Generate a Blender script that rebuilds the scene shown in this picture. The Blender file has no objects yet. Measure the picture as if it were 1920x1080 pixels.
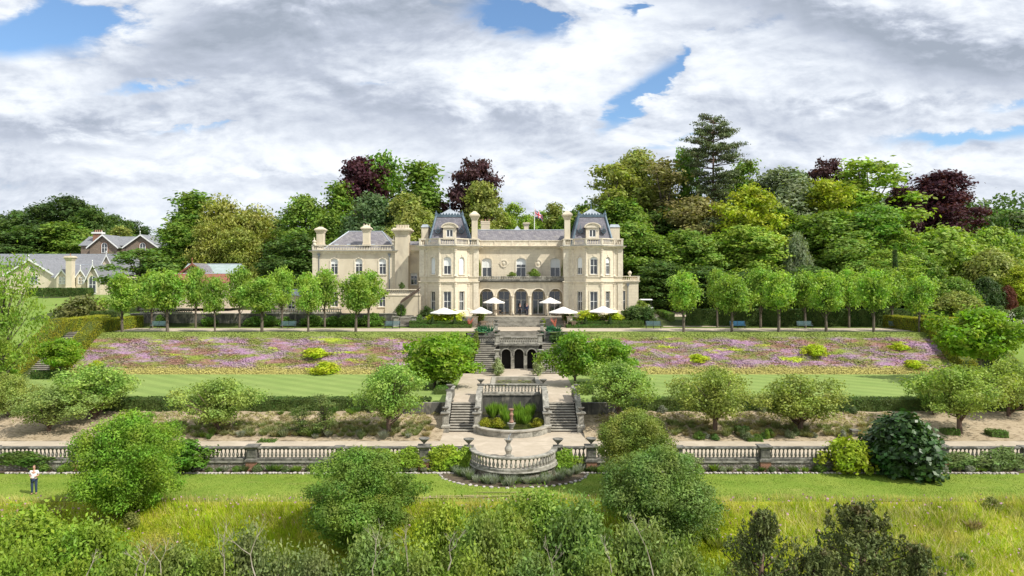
import bpy, bmesh, math, random
import numpy as np
from mathutils import Vector, Matrix
rnd = random.Random(7)
R = math.radians
scene = bpy.context.scene
COL = scene.collection

# ------------------------------------------------------------------ camera
F = 1350.0          # focal length in pixels of the 1920 px wide photograph
HZ = 520.0          # horizon row
CZ = 13.4           # camera height above the lower lawn
cam_d = bpy.data.cameras.new('camera')
cam = bpy.data.objects.new('camera', cam_d); COL.objects.link(cam)
cam_d.sensor_width = 36.0
cam_d.lens = F / 1920.0 * 36.0
cam_d.shift_y = -(540.0 - HZ) / 1920.0
cam_d.clip_start = 0.5; cam_d.clip_end = 6000
cam.location = (0, 0, CZ); cam.rotation_euler = (R(90), 0, 0)
scene.camera = cam

SUN_EL, SUN_AZ = R(47), R(121)   # azimuth clockwise from +Y (away from the camera)
def PX(px, Y): return (px - 960.0) / F * Y
def PZ(py, Y): return CZ - (py - HZ) / F * Y

# ------------------------------------------------------------------ world: blue sky behind broken cloud
world = bpy.data.worlds.new('World'); scene.world = world
world.use_nodes = True
class NT:
    """tiny expression writer for shader node trees"""
    def __init__(s, tree): s.t = tree; s.n = tree.nodes; s.l = tree.links
    def put(s, sock, v):
        if isinstance(v, bpy.types.NodeSocket): s.l.new(v, sock)
        elif v is not None: sock.default_value = v
    def math(s, op, a, b=None, c=None, clamp=False):
        n = s.n.new('ShaderNodeMath'); n.operation = op; n.use_clamp = clamp
        s.put(n.inputs[0], a); s.put(n.inputs[1], b)
        if c is not None: s.put(n.inputs[2], c)
        return n.outputs[0]
    def mix(s, f, a, b, blend='MIX'):
        n = s.n.new('ShaderNodeMix'); n.data_type = 'RGBA'; n.blend_type = blend
        s.put(n.inputs[0], f); s.put(n.inputs[6], a); s.put(n.inputs[7], b)
        return n.outputs[2]
    def noise(s, vec, scale, detail=4, rough=.55, dist=0.0, out=0):
        n = s.n.new('ShaderNodeTexNoise'); s.put(n.inputs['Vector'], vec)
        n.inputs['Scale'].default_value = scale; n.inputs['Detail'].default_value = detail
        n.inputs['Roughness'].default_value = rough; n.inputs['Distortion'].default_value = dist
        return n.outputs[out]
    def smooth(s, v, a, b, lo=0.0, hi=1.0):
        n = s.n.new('ShaderNodeMapRange'); n.interpolation_type = 'SMOOTHSTEP'
        s.put(n.inputs[0], v)
        for i, q in ((1, a), (2, b), (3, lo), (4, hi)): n.inputs[i].default_value = q
        return n.outputs[0]
    def comb(s, x, y, z):
        n = s.n.new('ShaderNodeCombineXYZ'); s.put(n.inputs[0], x); s.put(n.inputs[1], y); s.put(n.inputs[2], z); return n.outputs[0]
    def sep(s, v):
        n = s.n.new('ShaderNodeSeparateXYZ'); s.put(n.inputs[0], v); return n.outputs
    def coord(s, which): return s.n.new('ShaderNodeTexCoord').outputs[which]
    def mapv(s, v, sc):
        n = s.n.new('ShaderNodeMapping'); s.put(n.inputs[0], v); n.inputs['Scale'].default_value = sc; return n.outputs[0]

def build_sky():
    t = world.node_tree; t.nodes.clear(); N = NT(t)
    sky = t.nodes.new('ShaderNodeTexSky'); sky.sky_type = 'NISHITA'; sky.sun_disc = False
    sky.sun_elevation = SUN_EL; sky.sun_rotation = SUN_AZ; sky.altitude = 100
    sky.air_density = 1.0; sky.dust_density = 0.6; sky.ozone_density = 2.5
    d = N.sep(N.coord('Generated'))
    yy = N.math('MAXIMUM', d[1], .12)
    u = N.math('DIVIDE', d[0], yy); v = N.math('DIVIDE', d[2], yy)
    # cloud layer seen in perspective: a flat deck above the viewer
    h = N.math('ADD', N.math('MAXIMUM', d[2], 0.0), .10)
    p = N.comb(N.math('DIVIDE', d[0], h), N.math('MULTIPLY', N.math('DIVIDE', d[1], h), 1.15), 0.0)
    n1 = N.noise(p, .62, 9, .58, .25)
    n2 = N.noise(N.comb(u, N.math('MULTIPLY', v, 1.9), 3.0), 5.2, 7, .6, .35)
    n3 = N.noise(N.comb(u, N.math('MULTIPLY', v, 2.6), 9.0), 13.0, 5, .62, .2)
    wob = N.math('ADD', N.math('MULTIPLY', N.math('SUBTRACT', n2, .5), .24), N.math('MULTIPLY', N.math('SUBTRACT', n3, .5), .16))
    def blob(px, py, rx, ry, tilt=0.0):
        cu, cv = (px - 960) / F, (HZ - py) / F
        du = N.math('ADD', N.math('SUBTRACT', u, cu), wob); dv = N.math('SUBTRACT', v, cv)
        dv = N.math('ADD', dv, N.math('MULTIPLY', du, -tilt))
        dv = N.math('ADD', dv, N.math('MULTIPLY', wob, .35))
        a = N.math('POWER', N.math('DIVIDE', du, rx / F), 2.0); b = N.math('POWER', N.math('DIVIDE', dv, ry / F), 2.0)
        return N.math('EXPONENT', N.math('MULTIPLY', N.math('ADD', a, b), -1.0))
    def total(items):
        s_ = None
        for it in items:
            w = it[-1]; q = N.math('MULTIPLY', blob(*it[:-1]), w)
            s_ = q if s_ is None else N.math('ADD', s_, q)
        return s_
    holes = total([(80, 55, 130, 48, .15, 1.15), (955, 42, 105, 34, -.1, 1.1), (1190, 190, 52, 40, .8, 1.0), (265, 168, 90, 12, .1, .62),
                   (1262, 112, 40, 18, 1.0, .6), (1790, 262, 150, 16, .05, .8), (1130, 12, 60, 14, 0, .35), (690, 158, 50, 12, 0, .35), (1210, 10, 26, 16, 0, .8),
                   (1270, 262, 60, 16, .1, .6), (1895, 200, 70, 12, .1, .5), (1060, 310, 120, 14, .0, .3), (330, 245, 90, 10, 0, .4)])
    cov = N.math('SUBTRACT', N.math('ADD', .60, N.math('MULTIPLY', N.math('SUBTRACT', n2, .5), 1.15)), holes)
    cov = N.math('ADD', cov, N.math('MULTIPLY', N.math('SUBTRACT', n3, .5), 1.05))
    cover = N.smooth(cov, -.18, .42)
    dark = total([(560, 70, 330, 62, .12, .62), (820, 215, 330, 42, -.06, .42), (1560, 40, 330, 40, -.25, .6), (1820, 110, 200, 45, -.1, .55), (130, 255, 210, 20, 0, .45),
                  (1560, 215, 200, 26, 0, .26), (640, 20, 420, 30, 0, .25), (760, 330, 330, 12, 0, .25), (1810, 330, 150, 12, 0, .2), (420, 60, 190, 40, .4, .3)])
    lite = total([(60, 165, 130, 42, 0, .3), (250, 55, 90, 40, .6, .35), (1120, 90, 120, 60, .3, .3), (1330, 150, 90, 40, .2, .25), (1030, 175, 90, 40, 0, .25), (560, 300, 250, 34, 0, .2),
                  (1640, 180, 160, 16, 0, .2)])
    q2 = N.comb(N.math('ADD', u, .012), N.math('MULTIPLY', N.math('ADD', v, .016), 1.9), 3.0); m2 = N.noise(q2, 5.2, 7, .6, .35)
    q3 = N.comb(N.math('ADD', u, .006), N.math('MULTIPLY', N.math('ADD', v, .008), 2.6), 9.0); m3 = N.noise(q3, 13.0, 5, .62, .2)
    emb = N.math('ADD', N.math('MULTIPLY', N.math('SUBTRACT', n2, m2), 1.3), N.math('MULTIPLY', N.math('SUBTRACT', n3, m3), .55))
    s = N.math('ADD', .63, N.math('MULTIPLY', N.math('SUBTRACT', n2, .5), 1.25))
    s = N.math('ADD', s, N.math('MULTIPLY', N.math('SUBTRACT', n3, .5), .7))
    s = N.math('ADD', s, N.math('MULTIPLY', N.math('SUBTRACT', n1, .5), .5))
    s = N.math('ADD', N.math('SUBTRACT', s, N.math('MULTIPLY', dark, .95)), lite)
    s = N.math('ADD', N.math('MULTIPLY', N.math('ADD', s, emb), .62), .22)
    r = t.nodes.new('ShaderNodeValToRGB'); N.put(r.inputs[0], s)
    e = r.color_ramp.elements; e[0].position = .10; e[0].color = (2.15, 2.45, 2.95, 1); e[1].position = .98; e[1].color = (5.9, 6.05, 6.3, 1)
    for pos, c in ((.38, (3.0, 3.3, 3.9, 1)), (.60, (4.2, 4.5, 5.0, 1)), (.76, (5.15, 5.4, 5.75, 1))):
        q = r.color_ramp.elements.new(pos); q.color = c
    hz = N.smooth(v, .0, .14, .4, 0.0)
    cl = N.mix(hz, r.outputs[0], (4.5, 4.95, 5.6, 1))
    col = N.mix(cover, N.mix(1.0, sky.outputs[0], (.76, .87, .94, 1), 'MULTIPLY'), cl)
    bg = t.nodes.new('ShaderNodeBackground'); N.put(bg.inputs[0], col); bg.inputs[1].default_value = .135
    o = t.nodes.new('ShaderNodeOutputWorld'); t.links.new(bg.outputs[0], o.inputs[0])
build_sky()

sun_d = bpy.data.lights.new('sun', 'SUN'); sun_d.energy = 4.0; sun_d.angle = R(.6); sun_d.color = (1, .955, .87)
sun = bpy.data.objects.new('sun', sun_d); COL.objects.link(sun)
sv = Vector((math.sin(SUN_AZ) * math.cos(SUN_EL), math.cos(SUN_AZ) * math.cos(SUN_EL), math.sin(SUN_EL)))
sun.rotation_euler = (-sv).to_track_quat('-Z', 'Y').to_euler(); sun.location = (60, 0, 80)
scene.view_settings.view_transform = 'Standard'; scene.view_settings.look = 'None'
scene.view_settings.exposure = 0.46; scene.view_settings.gamma = 1.0

# ------------------------------------------------------------------ materials
def new_mat(name):
    m = bpy.data.materials.new(name); m.use_nodes = True
    N = NT(m.node_tree); b = m.node_tree.nodes['Principled BSDF']
    return m, N, b
def mat(name, c, rough=.8, c2=None, scale=3.0, detail=5, bump=0.0, bscale=None, metal=0.0, spec=.3, stretch=(1, 1, 1), c3=None, s3=.4):
    m, N, b = new_mat(name)
    P = N.mapv(N.coord('Object'), stretch)
    c4 = (*c, 1)
    if c2:
        col = N.mix(N.smooth(N.noise(P, scale, detail, .62), .32, .68), c4, (*c2, 1))
        if c3: col = N.mix(N.smooth(N.noise(P, scale * s3, 3, .6, .6), .5, .66), col, (*c3, 1))
        N.put(b.inputs['Base Color'], col)
    else: b.inputs['Base Color'].default_value = c4
    b.inputs['Roughness'].default_value = rough; b.inputs['Metallic'].default_value = metal
    b.inputs['Specular IOR Level'].default_value = spec
    if bump:
        bn = N.n.new('ShaderNodeBump'); bn.inputs['Strength'].default_value = bump; bn.inputs['Distance'].default_value = .05
        N.put(bn.inputs['Height'], N.noise(P, bscale or scale * 3, 6, .65)); N.put(b.inputs['Normal'], bn.outputs[0])
    return m
def mat_blocks(name, c, c2, mortar, bw, bh, ms=.02, rough=.85, rotx=True, noise=.4, bump=.3, off=.5, stain=None, stain_s=.5, axes='xz'):
    """courses of blocks / bricks / slates on an upright or sloping face"""
    m, N, b = new_mat(name)
    g = N.sep(N.coord('Object'))
    if axes == 'xz': p = N.comb(N.math('ADD', g[0], N.math('MULTIPLY', g[1], 1.0)), g[2], 0.0)
    else: p = N.comb(g[0], g[1], 0.0)
    br = N.n.new('ShaderNodeTexBrick'); N.put(br.inputs['Vector'], p)
    br.inputs['Color1'].default_value = (*c, 1); br.inputs['Color2'].default_value = (*c2, 1); br.inputs['Mortar'].default_value = (*mortar, 1)
    br.inputs['Scale'].default_value = 1.0; br.inputs['Mortar Size'].default_value = ms; br.inputs['Mortar Smooth'].default_value = .3
    br.inputs['Brick Width'].default_value = bw; br.inputs['Row Height'].default_value = bh; br.offset = off
    nz = N.noise(N.coord('Object'), 1.3, 6, .65)
    col = N.mix(noise, br.outputs[0], N.mix(nz, (.45, .45, .45, 1), (1.5, 1.5, 1.5, 1)), 'MULTIPLY')
    if stain:
        st = N.noise(N.mapv(N.coord('Object'), (1.6, 1.6, .35)), stain_s, 6, .7)
        col = N.mix(N.smooth(st, .52, .75, 0, .75), col, (*stain, 1))
    N.put(b.inputs['Base Color'], col)
    b.inputs['Roughness'].default_value = rough; b.inputs['Specular IOR Level'].default_value = .25
    bn = N.n.new('ShaderNodeBump'); bn.inputs['Strength'].default_value = bump; bn.inputs['Distance'].default_value = .02
    N.put(bn.inputs['Height'], br.outputs['Fac']); bn.invert = True; N.put(b.inputs['Normal'], bn.outputs[0])
    return m
def mat_leaf(name, transl=.40, rough=.55, var=.6, spec=.25, hue=.045, fixed=None, tint=None, tint_s=1.0, tint_t=(.55, .7), tone=.55):
    m, N, b = new_mat(name)
    if fixed: base = (*fixed, 1)
    else: base = N.n.new('ShaderNodeObjectInfo').outputs['Color']
    geo = N.n.new('ShaderNodeNewGeometry'); ri = geo.outputs['Random Per Island']
    P = N.coord('Object')
    big = N.noise(P, tone, 4, .6)
    hs = N.n.new('ShaderNodeHueSaturation')
    N.put(hs.inputs['Hue'], N.math('ADD', .5, N.math('MULTIPLY', N.math('SUBTRACT', N.noise(P, .8, 2, .5), .5), hue * 3)))
    hs.inputs['Saturation'].default_value = 1.0
    val = N.math('MULTIPLY', N.math('ADD', 1 - var * .5, N.math('MULTIPLY', ri, var)), N.smooth(big, .3, .7, .72, 1.3))
    N.put(hs.inputs['Value'], val)
    if tint: base = N.mix(N.smooth(N.noise(P, tint_s, 4, .6), *tint_t), base, (*tint, 1))
    N.put(hs.inputs['Color'], base)
    N.put(b.inputs['Base Color'], hs.outputs[0]); b.inputs['Roughness'].default_value = rough; b.inputs['Specular IOR Level'].default_value = spec
    tr = N.n.new('ShaderNodeBsdfTranslucent')
    N.put(tr.inputs[0], N.mix(1.0, hs.outputs[0], (1.25, 1.35, .5, 1), 'MULTIPLY'))
    mx = N.n.new('ShaderNodeMixShader'); mx.inputs[0].default_value = transl
    N.l.new(b.outputs[0], mx.inputs[1]); N.l.new(tr.outputs[0], mx.inputs[2])
    N.l.new(mx.outputs[0], N.n['Material Output'].inputs[0])
    return m

M = {}
M['cream'] = mat_blocks('cream_render', (.69, .61, .465), (.66, .58, .44), (.50, .43, .33), 1.1, .42, .014, noise=.22, bump=.12, stain=(.40, .34, .26), stain_s=.8)
M['cream_plain'] = mat('cream_stucco', (.69, .61, .465), .85, (.60, .52, .385), .8, 7, .12, 30, c3=(.50, .43, .33), s3=.7, stretch=(1, 1, .4))
M['trim'] = mat('cream_trim', (.75, .675, .53), .8, (.58, .51, .40), 2.2, 6, .1, 20)
M['lead'] = mat('lead_roof', (.13, .18, .22), .5, (.08, .115, .145), 2, 4, .1, 8, metal=.2)
M['leadlight'] = mat('pale_lead_roof', (.42, .46, .50), .45, (.32, .35, .38), 1.5, 4, .05, 6, metal=.2)
M['slate'] = mat_blocks('roof_slate', (.25, .235, .245), (.165, .155, .17), (.10, .095, .10), .32, .2, .012, rough=.6, noise=.55, bump=.3, stain=(.33, .31, .27), stain_s=.9)
M['slate_purple'] = mat_blocks('purple_slate', (.21, .20, .225), (.15, .145, .165), (.08, .075, .085), .32, .2, .012, rough=.55, noise=.6, bump=.3)
M['slate_dark'] = mat_blocks('dark_slate', (.085, .09, .105), (.055, .06, .075), (.03, .03, .04), .32, .2, .014, rough=.45, noise=.5, bump=.3)
M['slate_blue'] = mat_blocks('blue_grey_slate', (.235, .24, .255), (.19, .195, .21), (.13, .13, .14), .35, .22, .01, rough=.6, noise=.45, bump=.2)
M['white'] = mat('white_paint', (.80, .80, .77), .5)
M['canvas'] = mat('white_canvas', (.82, .79, .74), .85, (.76, .73, .68), 2, 3)
M['glass'] = mat('window_glass', (.022, .026, .03), .06, (.06, .065, .07), 1.2, 3, spec=.9)
M['blind'] = mat('pale_blind', (.74, .76, .76), .8)
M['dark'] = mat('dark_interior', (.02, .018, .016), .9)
M['iron'] = mat('black_iron', (.03, .03, .032), .5)
M['pipe'] = mat('grey_painted_pipe', (.20, .22, .24), .5)
M['stone'] = mat('weathered_stone', (.215, .205, .175), .9, (.085, .082, .072), 2.6, 8, .5, 9, c3=(.07, .068, .055), s3=.6)
M['stone_lt'] = mat('pale_weathered_stone', (.40, .38, .32), .9, (.20, .19, .165), 2.2, 8, .4, 9, c3=(.13, .125, .10), s3=.7)
M['stone_dk'] = mat('black_stained_stone', (.055, .055, .05), .9, (.13, .125, .11), 1.2, 8, .6, 8, stretch=(1, 1, .35), c3=(.23, .21, .17), s3=1.6)
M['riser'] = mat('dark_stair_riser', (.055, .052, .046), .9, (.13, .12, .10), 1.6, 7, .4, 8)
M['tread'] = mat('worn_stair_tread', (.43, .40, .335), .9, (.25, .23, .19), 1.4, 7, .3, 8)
M['brick'] = mat_blocks('red_brick', (.36, .14, .075), (.26, .10, .06), (.30, .26, .2), .225, .075, .012, noise=.7, bump=.4, stain=(.12, .07, .05), stain_s=2)
M['brick_brown'] = mat_blocks('brown_flint_brick', (.26, .19, .14), (.18, .14, .11), (.27, .23, .18), .45, .15, .02, noise=.7, bump=.3)
M['tile_red'] = mat_blocks('red_clay_tile', (.33, .13, .09), (.26, .10, .07), (.14, .06, .05), .3, .2, .015, noise=.5)
M['zinc'] = mat('zinc_sheet', (.36, .42, .42), .5, (.29, .36, .33), 1.5, 3)
M['gravel'] = mat('pale_gravel', (.46, .39, .30), .95, (.41, .345, .26), 1.5, 8, .3, 40, c3=(.50, .425, .33), s3=.4)
M['soil'] = mat('dry_soil', (.33, .26, .17), .95, (.43, .345, .235), 1.8, 8, .7, 10, c3=(.20, .15, .09), s3=1.5)
M['soil_dk'] = mat('dark_soil', (.075, .055, .038), .95, (.13, .10, .07), 3, 6, .7, 10)
M['bark'] = mat('grey_bark', (.16, .13, .10), .9, (.08, .065, .05), 5, 5, .6, 14, stretch=(1, 1, .25))
M['bark_pale'] = mat('pale_bark', (.42, .37, .30), .9, (.25, .21, .16), 6, 5, .4, 14, stretch=(1, 1, .25))
M['bark_red'] = mat('reddish_bark', (.17, .11, .08), .9, (.09, .065, .05), 5, 5, .5, 12, stretch=(1, 1, .25))
M['bench_green'] = mat('faded_teal_paint', (.10, .17, .18), .5, (.14, .22, .23), 5)
M['bench_blue'] = mat('blue_paint', (.04, .14, .25), .5, (.06, .18, .30), 5)
M['wood_furn'] = mat('weathered_timber', (.26, .19, .13), .8, (.18, .13, .09), 6)
M['awning'] = mat('dark_brown_canvas', (.075, .05, .038), .85, (.11, .08, .06), 3)
M['terracotta'] = mat('terracotta', (.36, .20, .14), .85, (.24, .15, .11), 6, 6, .3)
M['flintw'] = None
M['water'] = mat('pond_water', (.03, .035, .015), .08, (.07, .07, .02), 1.5, 4, .04, 12, spec=.8)
M['pool'] = mat('pool_tiles', (.13, .45, .50), .2)
M['leaf'] = mat_leaf('foliage', .34)
M['leaf_gloss'] = mat_leaf('glossy_foliage', .2, .42, .8, .45)
M['leaf_fresh'] = mat_leaf('fresh_foliage', .42, .5, .5, tint=(.30, .34, .06), tint_s=1.3, tint_t=(.52, .75))
M['leaf_olive'] = mat_leaf('olive_foliage', .32, .55, .7, tint=(.36, .33, .07), tint_s=1.6, tint_t=(.55, .8))
M['leaf_needle'] = mat_leaf('needle_foliage', .12, .6, .6, tint=(.12, .10, .04), tint_s=1.5)
M['petal'] = mat_leaf('petals', .3, .6, .3, hue=.01)

def mat_lawn(name, a, b_, stripe=0.0, w=1.6, ang=0.0, nz=(.75, 1.25), worn=None):
    m, N, b = new_mat(name)
    P = N.coord('Object'); g = N.sep(P)
    col = N.mix(N.smooth(N.noise(P, .35, 6, .6), .3, .7), (*a, 1), (*b_, 1))
    f = N.noise(N.mapv(P, (1, .6, 1)), 9, 6, .7)
    col = N.mix(1.0, col, N.mix(f, (nz[0],) * 3 + (1,), (nz[1],) * 3 + (1,)), 'MULTIPLY')
    if stripe:
        s = N.math('ADD', N.math('MULTIPLY', g[0], math.cos(ang)), N.math('MULTIPLY', g[1], math.sin(ang)))
        s = N.math('SINE', N.math('MULTIPLY', s, math.pi / w))
        col = N.mix(1.0, col, N.mix(N.smooth(s, -.5, .5), (1 - stripe,) * 3 + (1,), (1 + stripe, 1 + stripe * .9, 1 + stripe, 1)), 'MULTIPLY')
    if worn: col = N.mix(N.smooth(N.noise(N.mapv(P, (.25, 1, 1)), .8, 5, .6), .58, .74, 0, .6), col, (*worn, 1))
    N.put(b.inputs['Base Color'], col); b.inputs['Roughness'].default_value = .9; b.inputs['Specular IOR Level'].default_value = .15
    bn = N.n.new('ShaderNodeBump'); bn.inputs['Strength'].default_value = .5; bn.inputs['Distance'].default_value = .04
    N.put(bn.inputs['Height'], N.noise(P, 22, 4, .7)); N.put(b.inputs['Normal'], bn.outputs[0])
    return m
M['lawn_low'] = mat_lawn('lower_lawn_grass', (.155, .235, .028), (.225, .285, .045), nz=(.6, 1.35), worn=(.33, .30, .10))
M['lawn_mid'] = mat_lawn('mown_striped_grass', (.19, .27, .072), (.225, .30, .085), .07, 1.1, R(52))
M['verge'] = mat_lawn('verge_grass', (.10, .16, .025), (.15, .19, .04))
M['slope_grass'] = mat_lawn('paddock_grass', (.15, .24, .04), (.20, .27, .06))
M['meadow_soil'] = mat_lawn('meadow_floor', (.26, .29, .02), (.33, .33, .03), nz=(.5, 1.3))
M['wood_floor'] = mat_lawn('woodland_floor', (.035, .05, .015), (.055, .07, .02))

def mat_bank(leafy=False):
    m, N, b = new_mat('wildflower_bank' + ('_tufts' if leafy else ''))
    P = N.coord('Object')
    Q = N.mapv(P, (.30, .95, 1.0)); S = N.mapv(P, (.5, 1.6, 1))
    col = N.mix(N.smooth(N.noise(S, .9, 5, .6), .42, .60), (.19, .21, .05, 1), (.27, .155, .115, 1))
    col = N.mix(N.smooth(N.noise(Q, .75, 4, .6, .3), .53, .64), col, (.22, .27, .05, 1))
    v = N.n.new('ShaderNodeVectorMath'); v.operation = 'ADD'; N.put(v.inputs[0], Q); v.inputs[1].default_value = (13, 5, 0)
    pm = N.smooth(N.noise(v.outputs[0], .8, 7, .72, .4), .45, .60)
    col = N.mix(N.math('MULTIPLY', pm, .8), col, N.mix(N.noise(S, 3, 2), (.28, .145, .25, 1), (.50, .33, .52, 1)))
    v2 = N.n.new('ShaderNodeVectorMath'); v2.operation = 'ADD'; N.put(v2.inputs[0], Q); v2.inputs[1].default_value = (31, 9, 0)
    col = N.mix(N.smooth(N.noise(v2.outputs[0], .7, 4, .6), .60, .68), col, (.38, .46, .04, 1))
    g = N.sep(P)   # rough straw-coloured grass along the foot of the bank, plain grass along its crest
    wob = N.math('MULTIPLY', N.noise(P, .5, 3, .6), 1.4)
    col = N.mix(N.smooth(N.math('ADD', g[1], wob), 81.9, 82.6, 1, 0), col, (.38, .34, .11, 1))
    col = N.mix(N.smooth(N.math('ADD', g[1], wob), 86.6, 87.3), col, (.20, .25, .06, 1))
    geo = N.n.new('ShaderNodeNewGeometry')
    if leafy: col = N.mix(1.0, col, N.mix(geo.outputs['Random Per Island'], (.7, .7, .7, 1), (1.4, 1.4, 1.4, 1)), 'MULTIPLY')
    N.put(b.inputs['Base Color'], col); b.inputs['Roughness'].default_value = .85; b.inputs['Specular IOR Level'].default_value = .1
    bn = N.n.new('ShaderNodeBump'); bn.inputs['Strength'].default_value = .6; bn.inputs['Distance'].default_value = .1
    if not leafy: N.put(bn.inputs['Height'], N.noise(P, 9, 5, .7)); N.put(b.inputs['Normal'], bn.outputs[0])
    return m
M['bank'] = mat_bank(); M['bank_tuft'] = mat_bank(True)
def mat_flint():
    m, N, b = new_mat('knapped_flint_wall'); P = N.coord('Object')
    vo = N.n.new('ShaderNodeTexVoronoi'); vo.inputs['Scale'].default_value = 7.0; N.put(vo.inputs['Vector'], N.mapv(P, (1, 1, 1.4)))
    c = N.mix(N.sep(vo.outputs['Color'])[0], (.13, .12, .11, 1), (.52, .47, .42, 1))
    c = N.mix(N.smooth(vo.outputs['Distance'], .3, .62), c, (.20, .17, .13, 1))
    c = N.mix(N.smooth(N.noise(N.mapv(P, (.5, 1, 1)), .9, 5, .65), .48, .64), c, (.055, .06, .035, 1))
    N.put(b.inputs['Base Color'], c); b.inputs['Roughness'].default_value = .85
    bn = N.n.new('ShaderNodeBump'); bn.inputs['Strength'].default_value = .8; bn.inputs['Distance'].default_value = .04; bn.invert = True
    N.put(bn.inputs['Height'], vo.outputs['Distance']); N.put(b.inputs['Normal'], bn.outputs[0]); return m
M['flintw'] = mat_flint()
M['flint'] = mat('pale_flint', (.52, .47, .43), .8, (.30, .27, .25), 6, 4, .4)
# ------------------------------------------------------------------ object helpers
OFF = {}
def empty(name, loc, label, cat, group=None, kind=None):
    o = bpy.data.objects.new(name, None); COL.objects.link(o); o.location = loc
    o.empty_display_size = .3
    OFF[o.name] = Vector(loc)
    return tag(o, label, cat, group, kind)
def tag(o, label=None, cat=None, group=None, kind=None):
    if label: o['label'] = label
    if cat: o['category'] = cat
    if group: o['group'] = group
    if kind: o['kind'] = kind
    return o
def link_mesh(name, me, parent=None, loc=None):
    o = bpy.data.objects.new(name, me); COL.objects.link(o)
    if loc is not None: o.location = loc
    OFF[o.name] = Vector(loc) if loc is not None else (OFF[parent.name].copy() if parent else Vector((0, 0, 0)))
    if parent: o.parent = parent
    return o
class MB:
    def __init__(s): s.v = []; s.f = []; s.mi = []; s.cur = 0
    def add(s, vs, fs):
        b = len(s.v); s.v += [tuple(v) for v in vs]
        for f in fs: s.f.append([b + i for i in f]); s.mi.append(s.cur)
        return s
    def box(s, x0, x1, y0, y1, z0, z1):
        return s.add([(x0, y0, z0), (x1, y0, z0), (x1, y1, z0), (x0, y1, z0), (x0, y0, z1), (x1, y0, z1), (x1, y1, z1), (x0, y1, z1)],
                     [(3, 2, 1, 0), (4, 5, 6, 7), (0, 1, 5, 4), (1, 2, 6, 5), (2, 3, 7, 6), (3, 0, 4, 7)])
    def frustum(s, b, zb, t, zt):
        return s.add([(b[0], b[2], zb), (b[1], b[2], zb), (b[1], b[3], zb), (b[0], b[3], zb), (t[0], t[2], zt), (t[1], t[2], zt), (t[1], t[3], zt), (t[0], t[3], zt)],
                     [(3, 2, 1, 0), (4, 5, 6, 7), (0, 1, 5, 4), (1, 2, 6, 5), (2, 3, 7, 6), (3, 0, 4, 7)])
    def lathe(s, c, prof, seg=12, a0=0.0):
        """prof: (radius, z) from bottom to top"""
        vs = []
        for r_, z in prof:
            for k in range(seg):
                a = a0 + 2 * math.pi * k / seg; vs.append((c[0] + r_ * math.cos(a), c[1] + r_ * math.sin(a), c[2] + z))
        fs = []
        for i in range(len(prof) - 1):
            for k in range(seg):
                k2 = (k + 1) % seg; fs.append((i * seg + k, i * seg + k2, (i + 1) * seg + k2, (i + 1) * seg + k))
        fs.append(tuple(range(seg - 1, -1, -1))); n = len(prof) - 1; fs.append(tuple(n * seg + k for k in range(seg)))
        return s.add(vs, fs)
    def tube(s, pts, rad, seg=6):
        pts = [Vector(p) for p in pts]
        if not hasattr(rad, '__len__'): rad = [rad] * len(pts)
        vs = []; fs = []
        for i, p in enumerate(pts):
            d = (pts[min(i + 1, len(pts) - 1)] - pts[max(i - 1, 0)]).normalized()
            a = d.cross(Vector((0, 0, 1)) if abs(d.z) < .9 else Vector((1, 0, 0))).normalized(); b = d.cross(a)
            for k in range(seg):
                t = 2 * math.pi * k / seg; vs.append(p + (a * math.cos(t) + b * math.sin(t)) * rad[i])
        for i in range(len(pts) - 1):
            for k in range(seg):
                k2 = (k + 1) % seg; fs.append((i * seg + k, (i + 1) * seg + k, (i + 1) * seg + k2, i * seg + k2))
        fs.append(tuple(range(seg))); fs.append(tuple((len(pts) - 1) * seg + k for k in range(seg - 1, -1, -1)))
        return s.add(vs, fs)
    def sweep(s, pts, prof, closed=False):
        """pts 2-D path, prof closed loop of (offset to the right of travel, z)"""
        pts = [Vector(p[:2]) for p in pts]; n = len(pts); vs = []; fs = []; m = len(prof)
        for i, p in enumerate(pts):
            if closed or 0 < i < n - 1:
                d1 = (p - pts[i - 1]).normalized(); d2 = (pts[(i + 1) % n] - p).normalized()
            else:
                d1 = d2 = ((pts[1] - pts[0]) if i == 0 else (pts[-1] - pts[-2])).normalized()
            n1 = Vector((d1.y, -d1.x)); n2 = Vector((d2.y, -d2.x)); q = (n1 + n2) / max(.2, 1 + n1.dot(n2))
            for o_, z in prof: vs.append((p.x + q.x * o_, p.y + q.y * o_, z))
        for i in range(n if closed else n - 1):
            j = (i + 1) % n
            for k in range(m):
                k2 = (k + 1) % m; fs.append((i * m + k, j * m + k, j * m + k2, i * m + k2))
        if not closed: fs.append(tuple(range(m))); fs.append(tuple((n - 1) * m + k for k in range(m - 1, -1, -1)))
        return s.add(vs, fs)
    def poly(s, pts): return s.add(pts, [tuple(range(len(pts)))])
    def build(s, name, material, parent=None, smooth=False, loc=None, label=None):
        me = bpy.data.meshes.new(name)
        o_ = Vector(loc) if loc is not None else (OFF[parent.name] if parent else Vector((0, 0, 0)))
        me.from_pydata([(a - o_.x, b - o_.y, c - o_.z) for a, b, c in s.v], [], s.f)
        for m_ in (material if isinstance(material, (list, tuple)) else [material]): me.materials.append(m_)
        if max(s.mi, default=0): me.polygons.foreach_set('material_index', s.mi)
        bm = bmesh.new(); bm.from_mesh(me); bmesh.ops.recalc_face_normals(bm, faces=bm.faces); bm.to_mesh(me); bm.free()
        if smooth: me.polygons.foreach_set('use_smooth', [True] * len(me.polygons))
        me.update()
        o = bpy.data.objects.new(name, me); COL.objects.link(o)
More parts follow.
